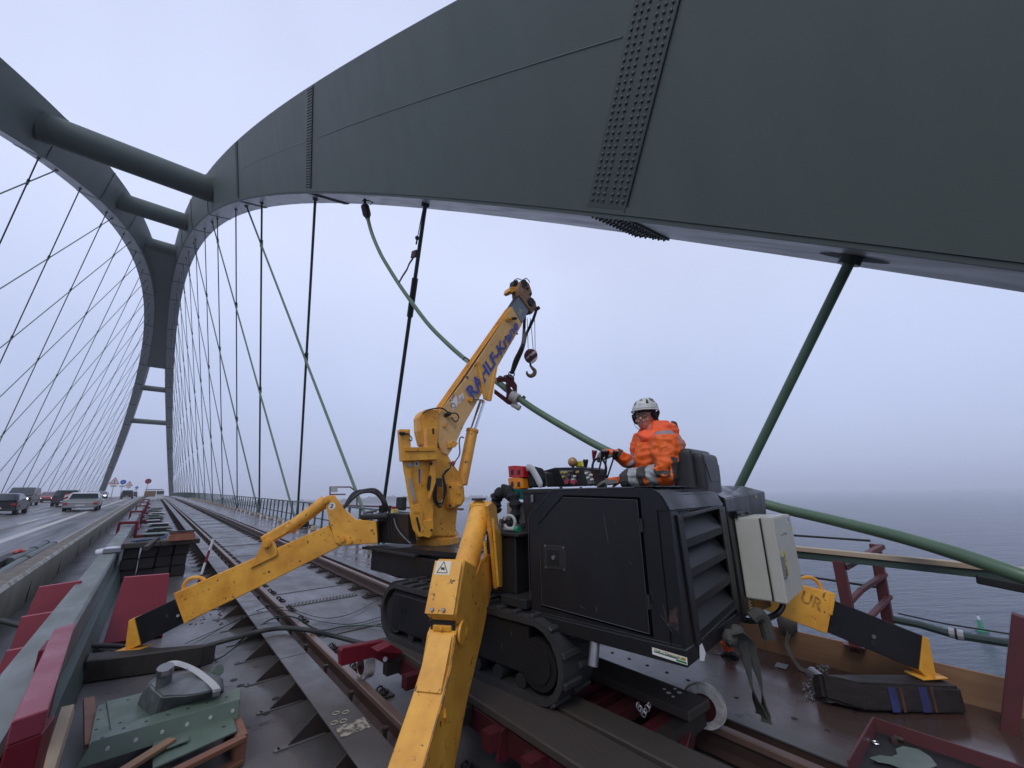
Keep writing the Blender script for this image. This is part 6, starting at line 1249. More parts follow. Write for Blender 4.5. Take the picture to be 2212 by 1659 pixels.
mb = MB(); 
for k in range(5): p = V((3.0 + .03 * k, 1.80 + .05 * (k % 3), zp + .031)); mb.cyl(p, p + V((0, 0, .001)), .012 + .006 * (k % 2), n=7)
o = mb.build('paint_spots', TWHITE, tr, kind='stuff')
for k in range(7):
    mb = MB(); mb.box(V((2.5 + .0, 1.7 + k * .38, zp - .09)), (1.3, .09, .10)); mb.build('bearer', REDD if k % 3 else SLEEPER, tr)
# slings and chain at the sea side
hose('hanging_sling', [M(1.12, -.04, .02), M(1.15, -.08, .05), M(1.20, -.10, .0), M(1.22, -.11, -.12)], .045, SLING, 'grey webbing sling knotted round the rear beam of the crane', 'sling', 10)
def webb(pts, wd, name, lab, m=SLING):
    pts = bez(pts, 8); mb = MB(); vs = []
    for i, q in enumerate(pts):
        d = (pts[min(i + 1, len(pts) - 1)] - pts[max(i - 1, 0)]).normalized(); s_ = (CR * math.cos(i * .05) + CW * math.sin(i * .05) * .5); s_ = (s_ - d * s_.dot(d)).normalized(); nn = s_.cross(d)
        ww = wd * (1 + .12 * math.sin(i * .8))
        for a_, b2 in ((-.5, -.5), (.5, -.5), (.5, .5), (-.5, .5)): vs.append(q + s_ * a_ * ww + nn * b2 * .008)
    k_ = len(pts); mb.add(vs, [(i * 4 + j, i * 4 + (j + 1) % 4, (i + 1) * 4 + (j + 1) % 4, (i + 1) * 4 + j) for i in range(k_ - 1) for j in range(4)] + [(0, 1, 2, 3), (k_ * 4 - 4, k_ * 4 - 3, k_ * 4 - 2, k_ * 4 - 1)])
    return tag(mb.build(name, m, smooth=True), lab, 'sling')
Ys = -.10
tY = lambda px, py, y=Ys: onP(px, py, M(0, y, 0), MF)
webb([tY(1590, 1370), tY(1602, 1385), tY(1612, 1420), tY(1622, 1470), tY(1634, 1510), tY(1646, 1545)], .072, 'hanging_sling', 'left strand of the grey webbing sling hanging behind the crane')
webb([tY(1592, 1368, -.12), tY(1618, 1390, -.12), tY(1632, 1430, -.12), tY(1644, 1480, -.12), tY(1652, 1530, -.12), tY(1656, 1562, -.12)], .066, 'hanging_sling', 'right strand of the grey webbing sling hanging behind the crane')
mb = MB(); mb.ball(tY(1591, 1368, -.07), .06, 10, (1.2, .8, .9)); mb.ball(tY(1578, 1380, -.06), .05, 10, (1.2, .9, 1)); o = mb.build('sling_knot', SLING, smooth=True); squash(o, .02, 20); tag(o, 'bunched knot of grey webbing on the rear corner of the crane', 'sling')
webb([onX(1690, 1340, 5.2), onX(1705, 1360, 5.2), onX(1700, 1395, 5.15), onX(1725, 1440, 5.05), onX(1748, 1450, 5.0)], .05, 'webbing_strap', 'pale webbing strap lashed round the railing post, running to the chain hoist', mat('webbing_pale', (.13, .115, .09), .8, bump=.4, bscale=80))
mb = MB(); mb.ball(onX(1700, 1350, 5.25), .1, 10, (.8, .9, 1.2)); o = mb.build('strap_bundle', SLING, smooth=True); squash(o, .04, 12); tag(o, 'bundled straps on the maroon railing below the yellow arm', 'strap')
e_ = empty('chain_hoist', onD(1765, 1470, .0), 'small steel chain hoist with its chain heaped on the walkway', 'chain hoist')
p = onD(1762, 1468, .05); mb = MB(); mb.cyl(p - V((.0, .05, 0)), p + V((.05, .05, .03)), .055, n=14); mb.box(p + V((-.03, -.02, -.02)), (.08, .10, .07)); mb.build('hoist_body', STEEL, e_, bevel=.006)
rnd = random.Random(4); c = onD(1758, 1490, .0)
for k in range(46):
    p = (onD(1768 + 22 * math.sin(k * .9) * (1 - k / 60), 1447 + 8 * math.cos(k * 1.1), .05) if k < 16 else onD(1748 + rnd.uniform(-12, 14), 1478 + (k - 16) * 1.0 + rnd.uniform(-5, 5), -.015)); mb = MB(); mb.torus(p, (rnd.uniform(-1, 1), rnd.uniform(-1, 1), rnd.uniform(-1, 1)), .014, .0042, 9, 5); mb.build('chain_link', STEEL, e_)
mb = MB(); p = onD(1688, 1438, -.024); mb.box(p, (.13, .10, .006), (V((.96, .1, 0)).normalized(), V((-.1, .96, 0)).normalized(), _z)); tag(mb.build('pale_tile', mat('pale_glass', (.26, .28, .29), .25), bevel=.002), 'small pale rectangular plate lying on the brown walkway', 'plate')
# little boot or glove of a second worker
e_ = empty('work_boot', onD(1577, 1418, -.03), 'dark work boot with orange cuff seen under the rear edge of the crane', 'boot')
p = onD(1577, 1420, -.03); mb = MB(); mb.ball(p + V((0, 0, .035)), .05, 12, (1.0, 1.5, .75)); mb.box(p + V((0, 0, .012)), (.085, .15, .022)); mb.build('boot_shoe', BLKM, e_, smooth=True)
mb = MB(); mb.lathe(p + V((0, .01, .06)), (0, 0, 1), [(0, .042), (.03, .05), (.07, .068), (.10, .06), (.16, .058)], 14); o = mb.build('orange_cuff', mat('cuff_orange', (.85, .13, .03), .6, dirt=(.5, .06, .02), dscale=14), e_, smooth=True); squash(o, .008, 30)
mb = MB(); mb.beam(onD(1545, 1411, -.026), onD(1568, 1416, -.026), .02, .006); tag(mb.build('paint_scraper', STEEL), 'small pale metal scraper lying near the boot', 'scraper')
# red tray with parts, bottom right
tZ = .16
e_ = empty('red_tray', onD(2000, 1640, 0), 'open red steel tray with loose parts at the lower right', 'tray')
T0 = onD(1886, 1549, tZ); d1 = (onD(2212, 1655, tZ) - T0).normalized(); d2 = (onD(1818, 1665, tZ) - T0).normalized()
for a, b_ in ((T0, T0 + d1 * 1.3), (T0, T0 + d2 * .7)):
    mb = MB(); mb.beam(a + V((0, 0, -.045)), b_ + V((0, 0, -.045)), .012, .09); mb.build('tray_wall', MAROON, e_)
mb = MB(); mb.prism([T0 + V((0, 0, -.08)), T0 + d1 * 1.3 + V((0, 0, -.08)), T0 + d1 * 1.3 + d2 * .7 + V((0, 0, -.08)), T0 + d2 * .7 + V((0, 0, -.08))], (0, 0, -.008)); mb.build('tray_floor', BLKM, e_)
zt_ = .09
mb = MB(); p = onD(1891, 1604, zt_); mb.torus(p, (0, 0, 1), .017, .006, 14, 6); tag(mb.build('steel_nut', CHROME, smooth=True), 'shiny steel nut in the red tray', 'nut')
mb = MB(); mb.cyl(onD(1932, 1592, zt_ + .01), onD(1952, 1598, zt_ + .01), .014, n=8); mb.cyl(onD(1930, 1598, zt_), onD(1934, 1606, zt_), .02, n=8); tag(mb.build('loose_bolt', RUST), 'rusty bolt beside the nut in the red tray', 'bolt')
pts = [(1878, 1636), (1900, 1630), (1925, 1634), (1938, 1628), (1934, 1617), (1950, 1611), (1985, 1618), (2010, 1634), (2024, 1652), (2000, 1662), (1950, 1660), (1920, 1648), (1895, 1644)]
mb = MB(); mb.prism([onD(a, b_, zt_ + .01) for a, b_ in pts], (0, 0, -.008)); tag(mb.build('cut_plate', mat('cut_plate_grey', (.17, .2, .18), .4, dirt=(.08, .13, .10), dscale=9, damt=.8), bevel=.002), 'crescent shaped grey green offcut plate in the red tray', 'plate')
# boots of the red barrier frame left of the hoses far away, with a small notice
e_ = empty('red_gantry', V((5.9, 18.5, zd(18, 0))), 'thin red frame with a small pale notice beyond the railing', 'frame')
XG = 6.6
for a, b_ in (((713, 1093), (713, 1052)), ((713, 1052), (757, 1052)), ((757, 1052), (771, 1063)), ((713, 1068), (745, 1068)), ((771, 1063), (771, 1093)), ((700, 1090), (845, 1095)), ((1010 - 240, 1093), (1000, 1100))):
    mb = MB(); mb.tube([onX(*a, XG), onX(*b_, XG)], .035, 6); mb.build('frame_tube', MAROON, e_)
mb = MB(); mb.prism([onX(a, b_, XG - .05) for a, b_ in ((714, 1052), (728, 1052), (728, 1063), (714, 1063))], (.03, 0, 0)); mb.build('notice', mat('notice_pale', (.35, .38, .36), .5), e_)
e_ = empty('green_cable_drum', V((4.9, 12.5, zd(12, 0))), 'dark cable trolley on small wheels behind the yellow outrigger arm', 'trolley')
p = onD(660, 1133, .1); mb = MB(); mb.cyl(p + V((-.1, 0, .05)), p + V((.1, 0, .05)), .16, n=16); mb.build('drum', BLKM, e_, smooth=True); mb = MB(); mb.beam(p + V((-.35, 0, -.06)), p + V((.3, .3, -.06)), .3, .04); mb.build('base_board', BLKM, e_)
for o_ in ((-.3, 0), (.25, .2)): mb = MB(); q = p + V((o_[0], o_[1], -.1)); mb.cyl(q - V((.02, 0, 0)), q + V((.02, 0, 0)), .05, n=12); mb.build('castor', BLKM, e_)
# ================================================================== the operator
def fuse(mb, voxel, name, mats, parent, smooth_it=4, sub_=0, disp=None):
    o = mb.build(name, mats, parent); m = o.modifiers.new('r', 'REMESH'); m.mode = 'VOXEL'; m.voxel_size = voxel; m.use_smooth_shade = True
    s = o.modifiers.new('s', 'SMOOTH'); s.iterations = smooth_it; s.factor = .6
    par = o.parent; o.parent = None; me = evaluated_mesh(o); o.parent = par; o.modifiers.clear(); old = o.data; o.data = me; bpy.data.meshes.remove(old)
    if disp: disp(o)
    for p in o.data.polygons: p.use_smooth = True
    return o
from mathutils import noise as NZ
mb = mbox(.87, 1.37, .15, .37, .84, 1.29); st0 = fuse(mb, .012, 'seat_back', SE, cr, 60)
mb = mbox(.93, 1.31, .08, .20, .88, 1.25); fuse(mb, .012, 'seat_shell', SE, st0, 45)
mb = MB(); mb.prism([M(.96, .086, 1.16), M(1.28, .086, 1.16), M(1.27, .086, 1.02), M(1.03, .086, 1.01)], -MF * .010); part(mb, 'seat_pocket', SE, st0, bevel=.004)
pe = empty('person', M(1.1, .5, .45), 'seated crane operator in an orange high visibility jacket and white helmet, hand on the levers', 'person')
PB = V(pe['_b'])
SKIN = mat('skin', (.56, .29, .21), .5, dirt=(.50, .20, .15), dscale=9, damt=.5)
ORG = mat('hivis_orange', (.95, .15, .012), .62, dirt=(.62, .09, .012), dscale=7, damt=.7, bump=.2, bscale=50)
ORGH = mat('hivis_hood', (1.0, .13, .035), .6, dirt=(.8, .10, .02), dscale=8, damt=.5, bump=.1)
DGY = mat('jacket_dark', (.040, .040, .034), .7, dirt=(.06, .055, .045), dscale=9, bump=.2, bscale=50)
REF = mat('reflective_tape', (.42, .43, .42), .35, metal=.3, dirt=(.30, .30, .3), dscale=60, damt=.5)
TAPD = mat('tape_purple_grey', (.28, .24, .27), .5)
GLV = mat('glove_grey', (.15, .155, .14), .7, bump=.2, bscale=60)
def lerp(a, b_, t): return V(a).lerp(V(b_), t)
shN, shF = mX(1436, 950, .92), mX(1388, 950, 1.30)
elN, wrN = mX(1441, 1022, .86), mX(1345, 1036, .84)
elF, wrF = mX(1372, 1006, 1.28), mX(1330, 978, 1.12)
nk = lerp(shN, shF, .5) + V((0, 0, .055)); hips = M(1.22, .50, .62); chest = lerp(shN, shF, .5) + V((0, 0, -.14))
hc = mX(1392, 902, 1.06)
FD = ((V((0, 0, 0)) - hc).normalized() * .86 - CR * .36 + _z * .10).normalized(); SDv = FD.cross(_z).normalized(); UPv = SDv.cross(FD).normalized()   # face, its side, up
UPv = (UPv + SDv * -.08).normalized()
# body: head, neck, trunk, arms and legs in one skin
mb = MB()
def HP(x, y, z): return hc + SDv * x + FD * y + UPv * z
mb.ball(HP(0, -.02, .02), .082, 20, (1, 1.16, 1.18), (SDv, FD, UPv)); mb.ball(HP(0, .03, -.05), .058, 16, (.95, 1.0, 1.1), (SDv, FD, UPv)); mb.ball(HP(0, .062, -.085), .026, 12, (1.1, .8, .8), (SDv, FD, UPv))
mb.tube([HP(0, .085, .012), HP(0, .098, -.012), HP(0, .108, -.030)], .01, 8, rs=[.008, .011, .014]); mb.ball(HP(.011, .094, -.032), .009, 8); mb.ball(HP(-.011, .094, -.032), .009, 8)
for sg in (1, -1):
    mb.ball(HP(.084 * sg, -.01, -.012), .02, 10, (.4, .9, 1.5), (SDv, FD, UPv)); mb.ball(HP(.042 * sg, .068, -.030), .024, 10, (1, .7, .9), (SDv, FD, UPv)); mb.tube([HP(.016 * sg, .088, .022), HP(.034 * sg, .088, .027), HP(.054 * sg, .072, .020)], .007, 6)
mb.tube([HP(-.026, .083, -.062), HP(-.01, .093, -.060), HP(.01, .093, -.060), HP(.026, .083, -.062)], .0075, 6); mb.tube([HP(-.02, .083, -.073), HP(0, .091, -.075), HP(.02, .083, -.073)], .0075, 6)
mb.tube([HP(0, -.02, -.06), lerp(hc, nk, .6), nk], .055, 14, rs=[.055, .056, .07])
mb.tube([nk, chest, lerp(chest, hips, .6), hips], .13, 16, rs=[.09, .15, .14, .15])
for sh_, el_, wr_ in ((shN, elN, wrN), (shF, elF, wrF)): mb.tube([sh_, el_, wr_], .045, 12, rs=[.055, .045, .028])
for sg in (-1, 1): mb.tube([hips + MR * .09 * sg, hips + MR * .10 * sg + MF * .40 + V((0, 0, .0)), hips + MR * .10 * sg + MF * .46 + V((0, 0, -.36))], .07, 12, rs=[.085, .062, .045])
body = fuse(mb, .0062, 'body', SKIN, pe, 5)
def small(m3, name, m, par=None, **k): return m3.build(name, m, par or pe, **k)
# eyes, brows, moustache, glasses
for sg in (1, -1):
    m3 = MB(); m3.ball(HP(.031 * sg, .079, .004), .0125, 12, (1.15, .6, .7), (SDv, FD, UPv)); ey = small(m3, 'eye', mat('eye_white', (.55, .5, .47), .3), body, smooth=True)
    m3 = MB(); m3.ball(HP(.031 * sg, .0865, .003), .0052, 8); small(m3, 'pupil', TEXT, body)
    m3 = MB(); m3.torus(HP(.033 * sg, .097, .000), FD, .0235, .0034, 18, 6); small(m3, 'spectacle_rim', HOSE, body, smooth=True)
    m3 = MB(); m3.tube([HP(.056 * sg, .095, .006), HP(.08 * sg, .06, .008), HP(.088 * sg, .0, .0)], .0026, 5); small(m3, 'spectacle_arm', HOSE, body)
    m3 = MB(); m3.tube([HP(.016 * sg, .093, .031), HP(.035 * sg, .092, .035), HP(.053 * sg, .078, .028)], .0045, 6); small(m3, 'eyebrow', mat('hair_grey', (.22, .19, .17), .8), body)
m3 = MB(); m3.tube([HP(-.011, .101, .006), HP(.011, .101, .006)], .003, 5); small(m3, 'spectacle_bridge', HOSE, body)
m3 = MB(); m3.tube([HP(-.03, .088, -.053), HP(-.012, .101, -.048), HP(.012, .101, -.048), HP(.03, .088, -.053)], .0055, 6); small(m3, 'moustache', MATS['hair_grey'], body)
m3 = MB(); m3.tube([HP(-.024, .0925, -.066), HP(-.008, .101, -.0685), (HP(.01, .101, -.0685)), HP(.028, .091, -.063)], .0022, 5); small(m3, 'lip_line', mat('lip', (.25, .07, .06), .5), body)
m3 = MB()
for a in range(26): an = R(a * 360 / 26)
# cap under the helmet
def dome(R0, sc_, z0, z1, n=28, m=10, off=(0, 0, 0)):
    vs = []; q = MB()
    for i in range(m + 1):
        t = z0 + (z1 - z0) * i / m
        rr = math.cos(t)
        for j in range(n): a = 2 * math.pi * j / n; vs.append(HP(off[0] + R0 * sc_[0] * rr * math.cos(a), off[1] + R0 * sc_[1] * rr * math.sin(a), off[2] + R0 * sc_[2] * math.sin(t)))
    q.add(vs, [(i * n + j, i * n + (j + 1) % n, (i + 1) * n + (j + 1) % n, (i + 1) * n + j) for i in range(m) for j in range(n)] + [tuple(m * n + j for j in range(n))]); return q
cap = small(dome(.099, (1, 1.16, 1.0), -.10, 1.4, off=(0, -.024, .050)), 'knit_cap', mat('cap_black', (.014, .015, .018), .85, bump=.4, bscale=120), smooth=True)
m3 = MB(); m3.tube(bez([HP(-.09, .02, .03), HP(-.094, -.03, -.02), HP(-.07, -.10, -.035), HP(0, -.13, -.04), HP(.07, -.10, -.035), HP(.094, -.03, -.02), HP(.09, .02, .03)], 6), .026, 10); small(m3, 'cap_flap', MATS['cap_black'], cap, smooth=True)
textmesh('cap_print', 'kuvl', TWHITE, cap, HP(.060, .088, .048), -SDv * .9 + FD * .35, UPv, .026)
hl = small(dome(.118, (1.02, 1.22, 1.02), .03, 1.45, 32, 12, off=(0, -.030, .072)), 'helmet_shell', mat('helmet_white', (.62, .63, .6), .35, dirt=(.45, .45, .42), dscale=12, damt=.6, rvar=.1), smooth=True)
m3 = MB(); n = 36; vs = []
for j in range(n):
    a = 2 * math.pi * j / n; f_ = .006 + (.008 if math.sin(a) > .5 else 0)
    for rr, zz in ((.120, .062), (.120 + f_, .052), (.117 + f_, .046), (.112, .050)): vs.append(HP(rr * 1.02 * math.cos(a), -.030 + rr * 1.22 * math.sin(a), zz + .010 + (-.018 if math.sin(a) < -.3 else 0)))
m3.add(vs, [(j * 4 + i, ((j + 1) % n) * 4 + i, ((j + 1) % n) * 4 + (i + 1) % 4, j * 4 + (i + 1) % 4) for j in range(n) for i in range(4)]); small(m3, 'helmet_brim', MATS['helmet_white'], hl, smooth=True)
def hpt(a, t, k=1.01, R0=.118): a = R(a); t = R(t); return HP(R0 * 1.02 * k * math.cos(t) * math.cos(a), -.030 + R0 * 1.22 * k * math.cos(t) * math.sin(a), .072 + R0 * 1.02 * k * math.sin(t))
def vent(pts): m3 = MB(); q = [hpt(180 - a, t) for a, t in pts]; c = sum(q, V()) / len(q); m3.prism(q, (c - HP(0, -.02, .06)).normalized() * .003); small(m3, 'vent', BLKM, hl)
for sg in (1,):
    vent([(62, 22), (50, 22), (52, 44), (60, 46)]); vent([(40, 40), (38, 44), (12, 34), (14, 30)]); vent([(36, 50), (33, 54), (8, 44), (11, 40)]); vent([(30, 62), (26, 66), (-4, 54), (0, 50)])
    vent([(8, 16), (8, 24), (-34, 22), (-34, 12)])
vent([(126, 22), (116, 22), (118, 40), (124, 42)])
m3 = MB(); q = [hpt(a, t) for a, t in ((98, 42), (82, 42), (82, 50), (98, 50))]; m3.prism(q, FD * .002); small(m3, 'helmet_sticker', mat('sticker_maroon', (.2, .05, .04), .5), hl)
textmesh('helmet_print', 'petzlrope', TBLUE, hl, hpt(84, 17, 1.02), -SDv, UPv, .016)
m3 = MB(); m3.tube(bez([HP(.108, -.03, .05), HP(.098, .01, -.01), HP(.075, .045, -.075), HP(.03, .06, -.115)], 6), .005, 5, flat=.5); small(m3, 'chin_strap', HOSE, hl)
m3 = MB(); m3.tube(bez([HP(.110, -.09, .05), HP(.095, -.11, -.005), HP(.03, -.145, -.02), HP(-.06, -.13, -.01), HP(-.11, -.07, .05)], 6), .016, 6); small(m3, 'head_cradle', BLKM, hl, smooth=True)
# jacket
mb = MB()
mb.tube([nk + V((0, 0, .0)), lerp(nk, chest, .55), chest, lerp(chest, hips, .55), hips + V((0, 0, -.04))], .2, 20, rs=[.10, .155, .185, .185, .19])
mb.ball(shN + V((0, 0, -.02)), .105, 14); mb.ball(shF + V((0, 0, -.02)), .10, 14)
bkp = lerp(nk, chest, .8) + CR * .12 + CW * .04; mb.ball(bkp, .175, 14, (1, 1, 1.15)); mb.ball(bkp + V((0, 0, -.15)) + CR * .05, .18, 14, (1, 1, 1.2))
mb.tube([shN, lerp(shN, elN, .5) + V((0, 0, 0)), elN, lerp(elN, wrN, .45), wrN], .08, 16, rs=[.135, .130, .112, .086, .064])
mb.tube([shF, lerp(shF, elF, .5), elF, lerp(elF, wrF, .5), lerp(elF, wrF, .92)], .08, 14, rs=[.09, .088, .080, .066, .054])
def wr(o):
    bN = PB; nn_ = [v.normal.copy() for v in o.data.vertices]
    for v, vn in zip(o.data.vertices, nn_):
        p = v.co.copy(); n = .012 + NZ.noise(p * 9 + V((3, 1, 0))) * .012 + NZ.noise(p * 22) * .010
        q = V((p.x * 6, p.y * 6, p.z * 16)); n += abs(NZ.noise(q)) * -.022
        v.co = p + vn * n
    uA = (wrN - elN); LA_ = uA.length; uA.normalize(); uB = (wrF - elF); LB_ = uB.length; uB.normalize(); uE = (elN - shN); LE = uE.length; uE.normalize()
    for m in (ORG, DGY, REF, TAPD): o.data.materials.append(m) if m.name not in [x.name for x in o.data.materials] else None
    for f in o.data.polygons:
        c = f.center + bN; i = 0; tA = (c - elN).dot(uA); dA = (c - elN - uA * tA).length; tB = (c - elF).dot(uB); dB = (c - elF - uB * tB).length; tE = (c - shN).dot(uE); dE = (c - shN - uE * tE).length
        if dA < .115 and -.06 < tA < LA_ + .05:
            r_ = tA / LA_; under = (c.z < elN.z - .035)
            i = 1
            if .16 < r_ < .36 or .58 < r_ < .78: i = 2
            if r_ < .12 and (c - elN).dot(CR) < -.02 and c.z > elN.z + .02: i = 0
            if under and r_ < .45 and i == 1: i = 0
        elif dE < .12 and .62 * LE < tE < LE + .1 and (c - elN).dot(CR) > .005: i = 1
        elif dB < .10 and .0 < tB < LB_:
            r_ = tB / LB_; i = 0
            if .18 < r_ < .42: i = 3
            if r_ > .85: i = 1
        s2 = (c - nk).dot(CR); hgt = (c.z - nk.z)
        if i == 0 and dA > .13:
            arc = ((c - (shN + CR * -.02 + V((0, 0, -.16)))).length)
            if (c - shN).dot(CW) < .05 and abs((c - shN - CR * .085).dot(CR) - .35 * (shN.z - c.z) ) < .018 and c.z > shN.z - .24 and c.z < shN.z + .03: i = 3
            if abs(c.z - (shN.z + .055)) < .018 and (c - shN).dot(CR) < .08 and (c - shN).dot(CW) < .02: i = 3
        f.material_index = i
jk = fuse(mb, .0085, 'jacket', ORG, pe, 6, disp=wr)
# hood and collar
mb = MB(); hb = nk + V((0, 0, .04)) + CR * .08; mb.ball(hb, .12, 16, (1.1, 1, .85)); mb.ball(hb + CR * .08 + V((0, 0, -.01)), .095, 12, (1, 1, .85))
mb.tube(bez([nk - CR * .10 + V((0, 0, .02)) - CW * .05, nk - CR * .08 + V((0, 0, -.03)) - CW * .09, nk + CR * .01 + V((0, 0, .015)) - CW * .10, nk + CR * .13 + V((0, 0, .05)) - CW * .04], 6), .055, 12)
mb.tube(bez([nk - CR * .11 + V((0, 0, -.07)) - CW * .04, nk - CR * .10 + V((0, 0, .0)), nk - CR * .06 + V((0, 0, .03)) + CW * .08], 5), .035, 10)
def wh(o):
    nn_ = [v.normal.copy() for v in o.data.vertices]
    for v, vn in zip(o.data.vertices, nn_): p = v.co.copy(); v.co = p + vn * (NZ.noise(p * 10) * .018 + NZ.noise(V((p.x * 10, p.y * 10, p.z * 30))) * .008)
fuse(mb, .008, 'hood', ORGH, jk, 5, disp=wh)
m3 = MB(); p = hb + CR * .155 + V((0, 0, .03)); m3.prism([p + V((0, 0, .05)) - CR * .02, p + CR * .012 + V((0, 0, .045)), p + CR * .03 - V((0, 0, .05)), p - CR * .005 - V((0, 0, .06))], CW * .08); small(m3, 'hood_patch', DGY, jk, bevel=.01)
# small sleeve logo
p = lerp(shN, elN, .42); nrm = (V((0, 0, 0)) - p).normalized(); p = p + nrm * .108 - CR * .025
m3 = MB(); m3.box(p, (.026, .034, .004), (CR, CU, nrm)); small(m3, 'sleeve_badge', mat('badge_red', (.45, .01, .02), .5), jk); m3 = MB(); m3.ball(p + nrm * .003, .007, 8, (1.2, 1, .3), (CR, CU, nrm)); small(m3, 'badge_mark', TWHITE, jk)
textmesh('sleeve_print', 'engelbert', TEXT, jk, p + nrm * .004 - CR * .035 + CU * .024, CR * .92 + CU * .38, CU, .022)
# gloves with five fingers
def hand(wr_, dirv, back, side, curl, name, K=1.):        # dirv: towards the finger tips; back: back of hand; side: thumb side
    D = V(dirv).normalized(); B = V(back); B = (B - D * B.dot(D)).normalized(); S = V(side); S = (S - D * S.dot(D) - B * S.dot(B)).normalized()
    mb = MB(); P = lambda s, b_, d: V(wr_) + (S * s + B * b_ + D * d) * K
    mb.tube([P(0, 0, -.03), P(0, 0, .01), P(0, 0, .05), P(0, 0, .085)], .04, 14, rs=[.036, .035, .042, .04], flat=1.0)
    mb2 = MB(); mb2.box(P(0, 0, .045), (.094 * K, .048 * K, .10 * K), (S, B, D)); mb = mb2
    mb.tube([P(0, 0, -.045), P(0, 0, .005)], .03, 12, rs=[.040, .034])
    for s_, l, r_ in ((.033, .078, .0112), (.011, .088, .0118), (-.011, .082, .0112), (-.032, .066, .0098)):
        l *= 1.1 * K; r_ *= 1.35 * K; a1, a2, a3 = R(curl[0]), R(curl[0] + curl[1]), R(curl[0] + curl[1] + curl[2]); p = P(s_, .002, .088); q = [P(s_ * .9, 0, .05), p]
        for l_, a in ((l * .42, a1), (l * .32, a2), (l * .28, a3)): p = p + D * (l_ * math.cos(a)) - B * (l_ * math.sin(a)) + S * s_ * .08; q.append(p)
        mb.tube(q, r_, 10, rs=[r_ * 1.1, r_ * 1.1, r_ * 1.05, r_, r_ * .85]); mb.ball(q[-1], r_ * .86, 8)
    q = [P(.028, -.006, .015), P(.055, -.014, .04), P(.066, -.024, .066), P(.062, -.034, .088)]; mb.tube(q, .013, 10, rs=[.016, .0145, .0125, .011]); mb.ball(q[-1], .0112, 8)
    def col(o):
        o.data.materials.append(ORG)
        for f in o.data.polygons:
            c = f.center + PB; d = (c - V(wr_)).dot(D); b_ = (c - V(wr_)).dot(B)
            f.material_index = 1 if (b_ > .008 and d < .085) or d < -.0 else 0
    o = fuse(mb, .0036, name, GLV, pe, 3, disp=col); return o
tpN = mX(1292, 1044, .82); hand(wrN + (tpN - wrN).normalized() * .03 + V((0, 0, .0)), tpN - wrN, (0, 0, 1), MF * .2 + CW, (10, 10, 8), 'glove', 1.22)
tpF = mX(1290, 985, 1.02); hand(wrF + (tpF - wrF).normalized() * .02, (tpF - wrF) + V((0, 0, .03)), V((0, 0, 1)) - CW * .4, -CW - V((0, 0, .3)), (24, 38, 30), 'glove', 1.12)
m3 = MB(); d = (wrF - elF).normalized(); p = lerp(elF, wrF, .93); m3.cyl(p - d * .012, p + d * .012, .056, n=18); small(m3, 'cuff_strap', DGY, jk, smooth=True)
m3 = MB(); d = (wrN - elN).normalized(); p = lerp(elN, wrN, .98); m3.cyl(p - d * .02, p + d * .015, .052, .046, 18); small(m3, 'sleeve_cuff', DGY, jk, smooth=True)
m3 = MB()
for sg in (-1, 1): m3.tube([hips + MR * .09 * sg - V((0, 0, .01)), hips + MR * .10 * sg + MF * .40, hips + MR * .10 * sg + MF * .46 + V((0, 0, -.34))], .09, 12, rs=[.11, .085, .07])
small(m3, 'trousers', DGY, smooth=True)
